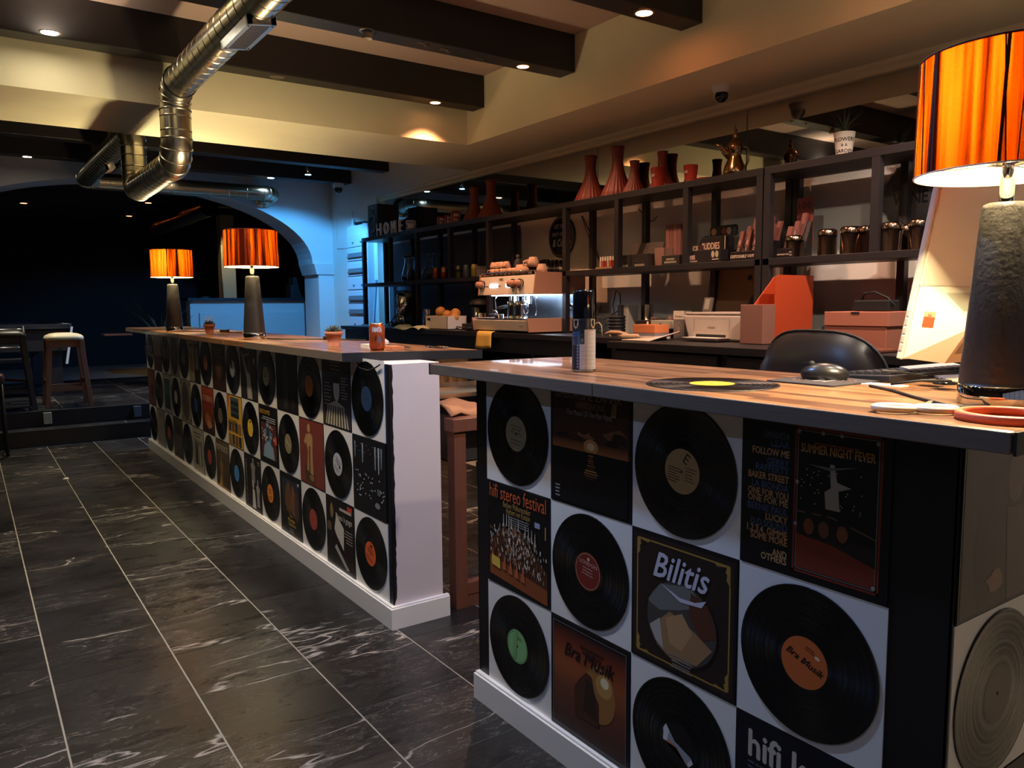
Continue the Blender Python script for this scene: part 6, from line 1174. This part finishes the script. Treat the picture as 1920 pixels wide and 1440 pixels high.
# office chair
M_hide = mat('black_leather_seat', '#221d1f', .36)
ch = thing('office_chair', 'black leather office chair with rounded back behind the shorter bar', 'chair', (2.33, 1.60, 0), rz=-.12)
def cushion(mb, w_, h, d, n=14, curve=.06):
    """rounded upholstered slab standing in the y-z plane, bowed towards -x"""
    v = []; f = []; m = 10
    for i in range(n+1):
        for j in range(m+1):
            u = -1+2*i/n; q = -1+2*j/m
            yy = w_/2*u; zz = h/2*q
            # superellipse outline
            s_ = (abs(u)**3.2+abs(q)**3.2)**(1/3.2); k_ = 1 if s_ < 1 else 1/s_
            yy *= k_; zz *= k_; e_ = max(0, 1-min(1, s_)**6)
            v.append((-d/2*e_**.5+curve*(u*k_)**2, yy, zz)); 
    o_ = len(v)
    for i in range(n+1):
        for j in range(m+1):
            u = -1+2*i/n; q = -1+2*j/m; s_ = (abs(u)**3.2+abs(q)**3.2)**(1/3.2); k_ = 1 if s_ < 1 else 1/s_; e_ = max(0, 1-min(1, s_)**6)
            v.append((d/2*e_**.5+curve*(u*k_)**2, w_/2*u*k_, h/2*q*k_))
    for i in range(n):
        for j in range(m):
            a = i*(m+1)+j; b = a+m+1; f.append((a, a+1, b+1, b)); f.append((a+o_, b+o_, b+1+o_, a+1+o_))
    mb.add(v, f, smooth=True); return mb
cushion(MB(), .56, .66, .12).build('backrest', M_hide, ch, loc=(.02, 0, .835), rot=(0, .06, 0))
pts = []
for i in range(49):
    a = 2*PI*i/48; u = abs(math.cos(a))**(2/3.2)*math.copysign(1, math.cos(a)); q = abs(math.sin(a))**(2/3.2)*math.copysign(1, math.sin(a)); pts.append((.06*u*u*.985, .28*u, .33*q))
MB().tube(pts, .006, 6, cap=False).build('piping', M_blackm, ch, loc=(.02, 0, .835), rot=(0, .06, 0))
MB().prism(rr(-.24, -.26, .26, .26, .08), -.05, .05).build('seat', M_hide, ch, loc=(.3, 0, .47), bevel=.03)
for sy in (-1, 1): MB().tube([(.1, sy*.27, .47), (.08, sy*.31, .55), (.1, sy*.31, .68), (.2, sy*.31, .7), (.36, sy*.31, .69)], .018, 10).build('armrest', M_blackm, ch)
MB().cyl((.28, 0, .1), (.28, 0, .42), .03, n=16).build('column', M_steel, ch)
for i in range(5):
    a = 2*PI*i/5+.3; l = MB().tube([(.28, 0, .11), (.28+.3*math.cos(a), .3*math.sin(a), .075)], [.025, .016], 8).build('leg', M_blackm, ch); MB().cyl((.28+.3*math.cos(a)-.02*math.sin(a), .3*math.sin(a)+.02*math.cos(a), .03), (.28+.3*math.cos(a)+.02*math.sin(a), .3*math.sin(a)-.02*math.cos(a), .03), .028, n=14).build('caster', M_blackm, l)

# ------------------------------------------------------------------ things on the long bar
q = can(1.425, 3.035, ZB, '#b4562e', 'orange and dark drink can with white capitals on the end of the long bar', 'drink cans on the long bar')
mb = MB(); fa = math.atan2(-3.035, -1.425); tm = MB(); put_text(tm, 'FANTA', 0, 0, .028, bold=.0012, width=.04)
mb.add([(.0337*math.cos(fa+x/.033), .0337*math.sin(fa+x/.033), .078+y) for x, y, _ in tm.v], tm.f, col='#c8ccd4')
n = 20; mb.add([(.0333*math.cos(fa+.008/.033+.018*math.cos(2*PI*i/n)/.033), .0333*math.sin(fa+.008/.033+.018*math.cos(2*PI*i/n)/.033), .045+.027*math.sin(2*PI*i/n)) for i in range(n)], [tuple(range(n))], col='#2a1d20')
mb.add([(.0335*math.cos(fa+.011/.033+.008*math.cos(2*PI*i/n)/.033), .0335*math.sin(fa+.011/.033+.008*math.cos(2*PI*i/n)/.033), .045+.014*math.sin(2*PI*i/n)) for i in range(n)], [tuple(range(n))], col='#5f5258')
mb.build('label', M_print, q)
M_pot = grain(mat('terracotta', '#b06a4a', .8), 40, .1)
def succulent(x, y, label, s=1, white=False):
    t = thing('potted_succulent', label, 'plant', (x, y, ZB), group='little succulents on the long bar')
    MB().lathe([(0, 0), (.027*s, 0), (.036*s, .05*s), (.041*s, .05*s), (.043*s, .068*s), (.039*s, .068*s), (.036*s, .058*s), (0, .058*s)], 28).build('pot', M_pot, t)
    mb = MB(); rd = random.Random(int(x*100)); Z = Vector((0, 0, .06*s))
    for i in range(22):
        a = 2.4*i; el = .25+1.2*i/22; L_ = (.05-.012*i/22)*s; d = Vector((math.cos(a)*math.cos(el), math.sin(a)*math.cos(el), math.sin(el))); p0 = Z; mb.tube([p0, p0+d*L_*.5+Vector((0, 0, .002)), p0+d*L_], [.006*s, .006*s, .0008], 6)
    mb.build('leaves', mat('succulent_green', '#31403a', .5), t)
    if white:
        mb = MB()
        for i in range(9): a = 2*PI*i/9; mb.ball((.026*math.cos(a), .026*math.sin(a), .09+.012*(i % 3)), .0065, 8, 5)
        mb.build('tips', mat('pale_tip', '#dfe4ea', .5), t)
succulent(1.43, 3.52, 'small dark succulent in a terracotta pot on the long bar near the drink can'); succulent(1.425, 5.80, 'smaller-looking succulent with white tips between the two lamps', .95, True)
t = thing('card_holder', 'folded white papers and an orange strip beside the drink can', 'papers', (1.50, 3.16, ZB))
MB().box(-.05, .02, 0, .04, .10, .018).build('packet', mat('white_paper'), t); MB().hexa([(-.03, .0, .018), (.05, .02, .018), (.05, .06, .018), (-.03, .06, .018)], [(.02, .02, .05), (.05, .02, .03), (.05, .06, .03), (.02, .05, .05)]).build('folded_sheet', mat('white_paper'), t); MB().box(-.0, -.11, 0, .06, -.02, .012).build('orange_strip', mat('box_#c8784a', '#c8784a', .5), t); MB().tube([(.05, .06, .004), (.09, -.02, .01), (.08, -.12, .006)], .003, 6).build('cord', M_blackm, t)
t = thing('note_block', 'small cream block behind the middle lamp on the long bar', 'block', (1.50, 5.05, ZB)); MB().box(-.04, -.05, 0, .04, .06, .04).build('block', mat('cream_block', '#d8c39a', .6), t, bevel=.003)
def cord(pts, sw, label):
    t = thing('lamp_cable', label, 'cable', (0, 0, ZB), group='lamp cables on the long bar'); MB().tube([(x, y, .004) for x, y in pts], .0035, 8).build('wire', M_blackm, t)
    x, y, r = sw; MB().box(-.035, -.016, 0, .035, .016, .022).build('inline_switch', M_blackm, t, loc=(x, y, 0), rot=(0, 0, r), bevel=.004)
cord([(1.43, 4.52), (1.46, 4.38), (1.56, 4.30), (1.64, 4.2), (1.70, 4.10), (1.745, 3.93), (1.765, 3.9)], (1.665, 4.16, -1.0), 'black cable with inline switch to the right of the middle lamp')
cord([(1.30, 6.6), (1.36, 6.62), (1.42, 6.25), (1.50, 6.0), (1.58, 5.9), (1.64, 5.7), (1.68, 5.4)], (1.565, 5.93, -1.0), 'black cable with inline switch between the small succulent and middle lamp')
t = thing('bar_cable', 'black wire looping down at the underside corner of the long bar', 'cable', (1.30, 2.9, 1.03)); MB().tube([(0, .06, 0), (-.005, .03, -.02), (-.005, -.06, -.025), (0, -.11, -.01), (.0, -.15, .004)], .003, 6).build('wire', M_blackm, t)
t = thing('plate', 'shiny oval metal tray lying at the back edge of the long bar', 'tray', (1.72, 3.05, ZB)); MB().lathe([(0, 0), (.03, 0), (.036, .006), (0, .004)], 24, M=Matrix.Diagonal((1, 2.4, 1, 1))).build('tray', M_chrome, t)

# ------------------------------------------------------------------ between the bars: work sink and what stands round it
M_wd = grain(mat('brown_varnished_wood', '#6a4030', .4), 6, .25, stretch=(8, 8, .8))
t = thing('work_sink', 'steel sink set in a brown wooden frame behind the end of the long bar', 'sink', (1.80, 2.86, 0))
# local frame
MB().box(-.2, -.155, 0, -.145, -.10, .76).build('leg', M_wd, t); MB().box(.42, -.155, 0, .475, -.10, .76).build('leg', M_wd, t); MB().box(-.2, .5, 0, -.145, .555, .76).build('leg', M_wd, t); MB().box(.42, .5, 0, .475, .555, .76).build('leg', M_wd, t)
MB().box(-.21, -.165, .745, .485, -.09, .80).build('top_rail', M_wd, t, bevel=.003); MB().box(-.145, -.15, .05, .42, -.105, .10).build('lower_rail', M_wd, t); MB().box(-.145, -.15, .0, .42, -.11, .045).build('plinth', M_wd, t); MB().box(-.21, .5, .745, .485, .56, .80).build('top_rail', M_wd, t)
MB().box(-.16, -.08, .60, .44, .49, .605).box(-.16, -.08, .60, -.155, .49, .80).box(.435, -.08, .60, .44, .49, .80).box(-.16, -.08, .60, .44, -.075, .80).box(-.16, .485, .60, .44, .49, .80).build('basin', mat('grey_basin', '#57555a', .35, metal=.6), t)
MB().box(-.21, .36, .84, .485, .56, .87).box(-.21, .30, .825, .485, .37, .845).build('splash_ledge', M_steel, t)
g = [[(-.19+.45*j/8, -.12+.26*i/6+.02*math.sin(j), .808+.05*math.sin(PI*i/6)*(.5+.5*math.sin(j*.8+.6))+.012*math.sin(2*j+i)) for j in range(9)] for i in range(7)]
t2 = thing('dish_cloth', 'brown cloth draped on the wooden sink frame between the bars', 'cloth', (1.80, 2.86, 0)); cloth_mesh(MB(), g, .008).build('sheet', mat('tan_brown_cloth', '#9c6c48', .9), t2)
t = thing('curtain', 'beige curtain hanging under the back counter behind the sink', 'curtain', (3.40, 5.75, 0)); g = [[(.012*math.sin(22*j/20+.3*i), .30-.55*j/20, .88-.80*i/5) for j in range(21)] for i in range(6)]; cloth_mesh(MB(), g, .003).build('sheet', mat('beige_curtain', '#c2a07c', .9), t)
plainbox('fridge', 'black box standing on the floor below the back counter near the sink', 'box', 3.05, 4.5, 0, (.3, .22, .16), '#1d1c20')
# ------------------------------------------------------------------ far left: stools, table, chair
def stool(label, x, y, z, seat, frame, h=.66, w_=.165, sp=.05, rz=0, cat='stool', pad=True):
    t = thing('bar_stool', label, cat, (x, y, z), rz=rz)
    for sx in (-1, 1):
        for sy in (-1, 1):
            tx, ty = sx*(w_-.03), sy*(w_-.03); bx, by = sx*(w_+sp-.03), sy*(w_+sp-.03); a = .021
            MB().hexa([(bx-a, by-a, 0), (bx+a, by-a, 0), (bx+a, by+a, 0), (bx-a, by+a, 0)], [(tx-a*1.15, ty-a*1.15, h-.07), (tx+a*1.15, ty-a*1.15, h-.07), (tx+a*1.15, ty+a*1.15, h-.07), (tx-a*1.15, ty+a*1.15, h-.07)]).build('leg', frame, t, bevel=.003)
    for s in (-1, 1):
        MB().box(-w_, s*(w_-.03)-.014, h-.12, w_, s*(w_-.03)+.014, h-.05).build('apron', frame, t); MB().box(s*(w_-.03)-.014, -w_, h-.12, s*(w_-.03)+.014, w_, h-.05).build('apron', frame, t)
        k_ = w_-.03+sp*.72; MB().box(-k_, s*k_-.011, .16, k_, s*k_+.011, .20).build('stretcher', frame, t); k2 = w_-.03+sp*.64; MB().box(s*k2-.011, -k2, .22, s*k2+.011, k2, .26).build('stretcher', frame, t)
    if pad:
        v = MB(); n = 12; pts = []
        P = [(math.cos(2*PI*i/40), math.sin(2*PI*i/40)) for i in range(40)]; sq = lambda c, s_: (abs(c)**.45*math.copysign(1, c), abs(s_)**.45*math.copysign(1, s_))
        rows = [(1.0, 0), (1.03, .012), (1.02, .025), (.93, .045), (.72, .06), (.4, .068)]; vv = []; ff = []
        for k_, zz in rows: vv += [(sq(*p)[0]*w_*k_, sq(*p)[1]*w_*k_, h-.05+zz) for p in P]
        for r in range(len(rows)-1):
            for i in range(40): ff.append((r*40+i, r*40+(i+1) % 40, (r+1)*40+(i+1) % 40, (r+1)*40+i))
        ff.append(tuple(range((len(rows)-1)*40, len(rows)*40))); ff.append(tuple(range(40))[::-1]); v.add(vv, ff, smooth=True); v.build('seat', seat, t)
    return t
stool('brown wooden bar stool with cream padded seat on the raised floor', .79, 8.84, .30, mat('cream_seat', '#d9cfae', .45), grain(mat('warm_brown_wood', '#8a5236', .45), 6, .2, stretch=(6, 6, .7)), .70, .165, .05)
stool('black bar stool with dark flat seat left of the brown one', .33, 8.80, .30, M_black, M_black, .74, .14, .06)
t = thing('bar_chair', 'dark tall chair with reddish rounded seat cut by the left picture edge', 'chair', (.13, 8.02, 0)); M_red = mat('dark_red_leather', '#4e2620', .4)
MB().prism(rr(-.17, -.16, .12, .16, .06), .62, .70).build('seat', M_red, t, bevel=.025)
for sx, sy in ((-.14, -.13), (.09, -.13), (-.14, .13), (.09, .13)): MB().tube([(sx, sy, .62), (sx*1.15, sy*1.1, 0)], .015, 10).build('leg', M_black, t)
MB().tube([(-.16, -.14, .2), (.1, -.14, .2), (.1, .14, .2), (-.16, .14, .2), (-.16, -.14, .2)], .01, 8).build('footrest', M_black, t)
t = thing('bar_chair', 'black metal chair with curved back rails between the stools and pool table', 'chair', (.36, 9.35, .30)); 
for z in (.56, .70, .745): MB().tube([(-.14, .12, z), (-.1, .15, z), (.06, .15, z), (.12, .11, z)], .008, 8).build('back_rail', M_steel, t)
for sx in (-.14, .13):
    for sy in (-.1, .12): MB().tube([(sx, sy, .78 if sy > 0 else .45), (sx*1.2, sy*1.2, 0)], .012, 8).build('leg', M_black, t)
MB().prism(rr(-.16, -.14, .16, .14, .04), .42, .45).build('seat', M_black, t)
t = thing('pool_table', 'black pool table with bluish lit rails at the far left', 'table', (-.05, 10.9, .30)); 
for a, b, c, d in ((-1.0, -1.2, 1.0, -1.08), (-1.0, 1.08, 1.0, 1.2), (-1.0, -1.08, -.88, 1.08), (.88, -1.08, 1.0, 1.08)): MB().box(a, b, .73, c, d, .79).build('rail', mat('lacquer_black', '#20222a', .15), t, bevel=.01)
MB().box(-.88, -1.08, .72, .88, 1.08, .745).build('playing_bed', mat('dark_blue_felt', '#232c3c', .9), t); MB().box(-.95, -1.15, .5, .95, 1.15, .725).build('cabinet', M_black, t)
for sx in (-.82, .82):
    for sy in (-1, 1): MB().box(sx-.08, sy-.08, 0, sx+.08, sy+.08, .5).build('leg', M_black, t)
for sx in (-.93, .93): MB().lathe([(.05, 0), (.07, 0), (.07, .012), (.05, .012), (.05, 0)], 20, c=(sx, -1.13, .785)).build('pocket_rim', M_chrome, t)
t = thing('pool_table_strut', 'grey rod slanting down from the right corner of the pool table', 'strut', (.95, 9.64, .30)); MB().cyl((-.07, .03, .36), (0, .03, .76), .014, .012, n=10).build('shaft', mat('grey_pole'), t)  # slanting strut of the pool table, built as its own object
# sockets and lamps in the risers
for x, nm, c in ((.585, 'cream light box set into the upper step riser', '#c9bf9c'), (1.36, 'small grey light box in the step riser by the bar', '#5c6470')):
    t = thing('step_light', nm, 'step light', (x, 8.50, .225)); MB().box(-.035, -.012, -.055, .035, .002, .055).build('housing', mat('box_light_'+c, c, .5), t, bevel=.004)
t = thing('paper_scrap', 'tiny pale scrap lying on the floor tiles', 'scrap', (.54, 6.55, 0.001)); MB().add([(-.02, 0, 0), (.02, -.015, 0), (.015, .02, .006), (-.005, .025, .002), (-.02, 0, .002), (.02, -.015, .002), (.015, .02, .008), (-.005, .025, .004)], [(0, 1, 2, 3)[::-1], (4, 5, 6, 7), (0, 1, 5, 4), (1, 2, 6, 5), (2, 3, 7, 6), (3, 0, 4, 7)]).build('scrap', mat('white_paper'), t)

# ------------------------------------------------------------------ room behind the arch
t = thing('rear_bar', 'white bar with dark top in the room behind the arch', 'bar counter', (3.25, 10.75, .3))
MB().box(-.86, -.1, 0, .75, .1, 1.04).build('front', M_white, t); MB().box(-.75, -.13, .0, .75, -.1, .88).build('front_panel', M_white, t); MB().box(-.90, -.18, 1.04, .80, .25, 1.075).build('worktop', M_black, t, bevel=.003)
t = thing('tray', 'shallow dark dish on the end of the white rear bar', 'dish', (2.60, 10.75, 1.375)); MB().lathe([(0, 0), (.06, 0), (.08, .02), (.076, .022), (0, .01)], 24).build('dish', M_blackm, t)
t = thing('column', 'pale plastered column lit yellow behind the middle lamp', 'column', (3.40, 12.6, .3)); MB().box(-.10, -.12, 0, .10, .12, 2.36).tube([(-.102, -.122, 1.9), (-.106, -.124, 1.4), (-.1, -.124, 1.1)], .006, 6).build('shaft', mat('column_paint', '#d0c096', .8), t)
l = spot('spot_light', (3.25, 12.2, 2.6), 10, (1, .8, .45), 90)
t = thing('heater', 'black ribbed box standing on the rear bar by the arch pier', 'box', (3.83, 10.72, 1.376)); MB().box(-.08, -.1, 0, .1, .1, .28).box(-.12, -.1, 0, -.08, .1, .18).build('case', M_blackm, t); [MB().box(-.06+.035*i, -.108, .02, -.045+.035*i, -.1, .26).build('rib', M_black, t) for i in range(4)]
t = thing('wall_mural', 'dark mural with pale feathery brush strokes on the far wall', 'mural', (4.43, 12.4, 1.9)); MB().box(0, -1.4, -1.1, .012, 1.6, .8).build('panel', M_dark, t); 
rd = random.Random(11); st = []
for i in range(60):
    y = rd.gauss(.25, .14); z = rd.uniform(-.45, .4); l_ = rd.uniform(.04, .16); a = rd.uniform(.6, 1.4); st.append(('p', [(y, z), (y+.02, z+.01), (y+l_*math.cos(a), z+l_*math.sin(a)), (y+l_*math.cos(a)*.5-.02, z+l_*math.sin(a)*.5)], rd.choice(['#8a7c68', '#5c544a', '#a3947c', '#3f3a36'])))
st.append(('p', [(-.1, -.2), (-.02, -.1), (.02, .45), (-.02, .5), (-.08, .2)], '#6a5648'))
art(st, 1.6, .0, M=FX.to_4x4() @ Matrix.Translation((0, 0, .002))).build('brush_strokes', M_print, t)
t = thing('potted_plant', 'long-leaved plant behind the far lamp', 'plant', (1.95, 10.3, .3)); MB().lathe([(0, 0), (.14, 0), (.18, .5), (.16, .5), (0, .46)], 24).build('pot', M_blackm, t); blades(MB(), 20, .42, .75, .02, 21, .5, (0, 0, .5)).build('leaves', M_leafd, t)
rel(ringed(MB(), (2.6, 10.3, 2.5), (2.6, 14.5, 2.5), .14, .11), 'duct_run', M_duct, tag(thing('ventilation_duct', '', 'duct', (2.6, 12.4, 2.5)), 'dim duct under the ceiling of the room behind the arch', 'duct'), (2.6, 12.4, 2.5))
for x, y, c, nm in ((.70, 10.67, '#5fb4ff', 'tiny blue spot in the ceiling of the room behind the arch'), (.75, 12.46, '#ff8a50', 'tiny orange spot in the rear room below the blue one'), (2.13, 11.57, '#ff7a40', 'tiny orange spot in the rear room, upper of the two near the duct'), (2.18, 13.37, '#ff7a40', 'tiny orange spot in the rear room, lower of the two near the duct')):
    downlight(x, y, nm, c, 10, z=2.66, r=.04, grp='spots in the rear room')
t = thing('ledge', 'small reddish wooden shelf edge beyond the far end of the long bar', 'shelf', (1.62, 10.4, .95)); MB().box(-.28, -.12, -.02, .02, .12, .0).build('shelf', M_wd, t)
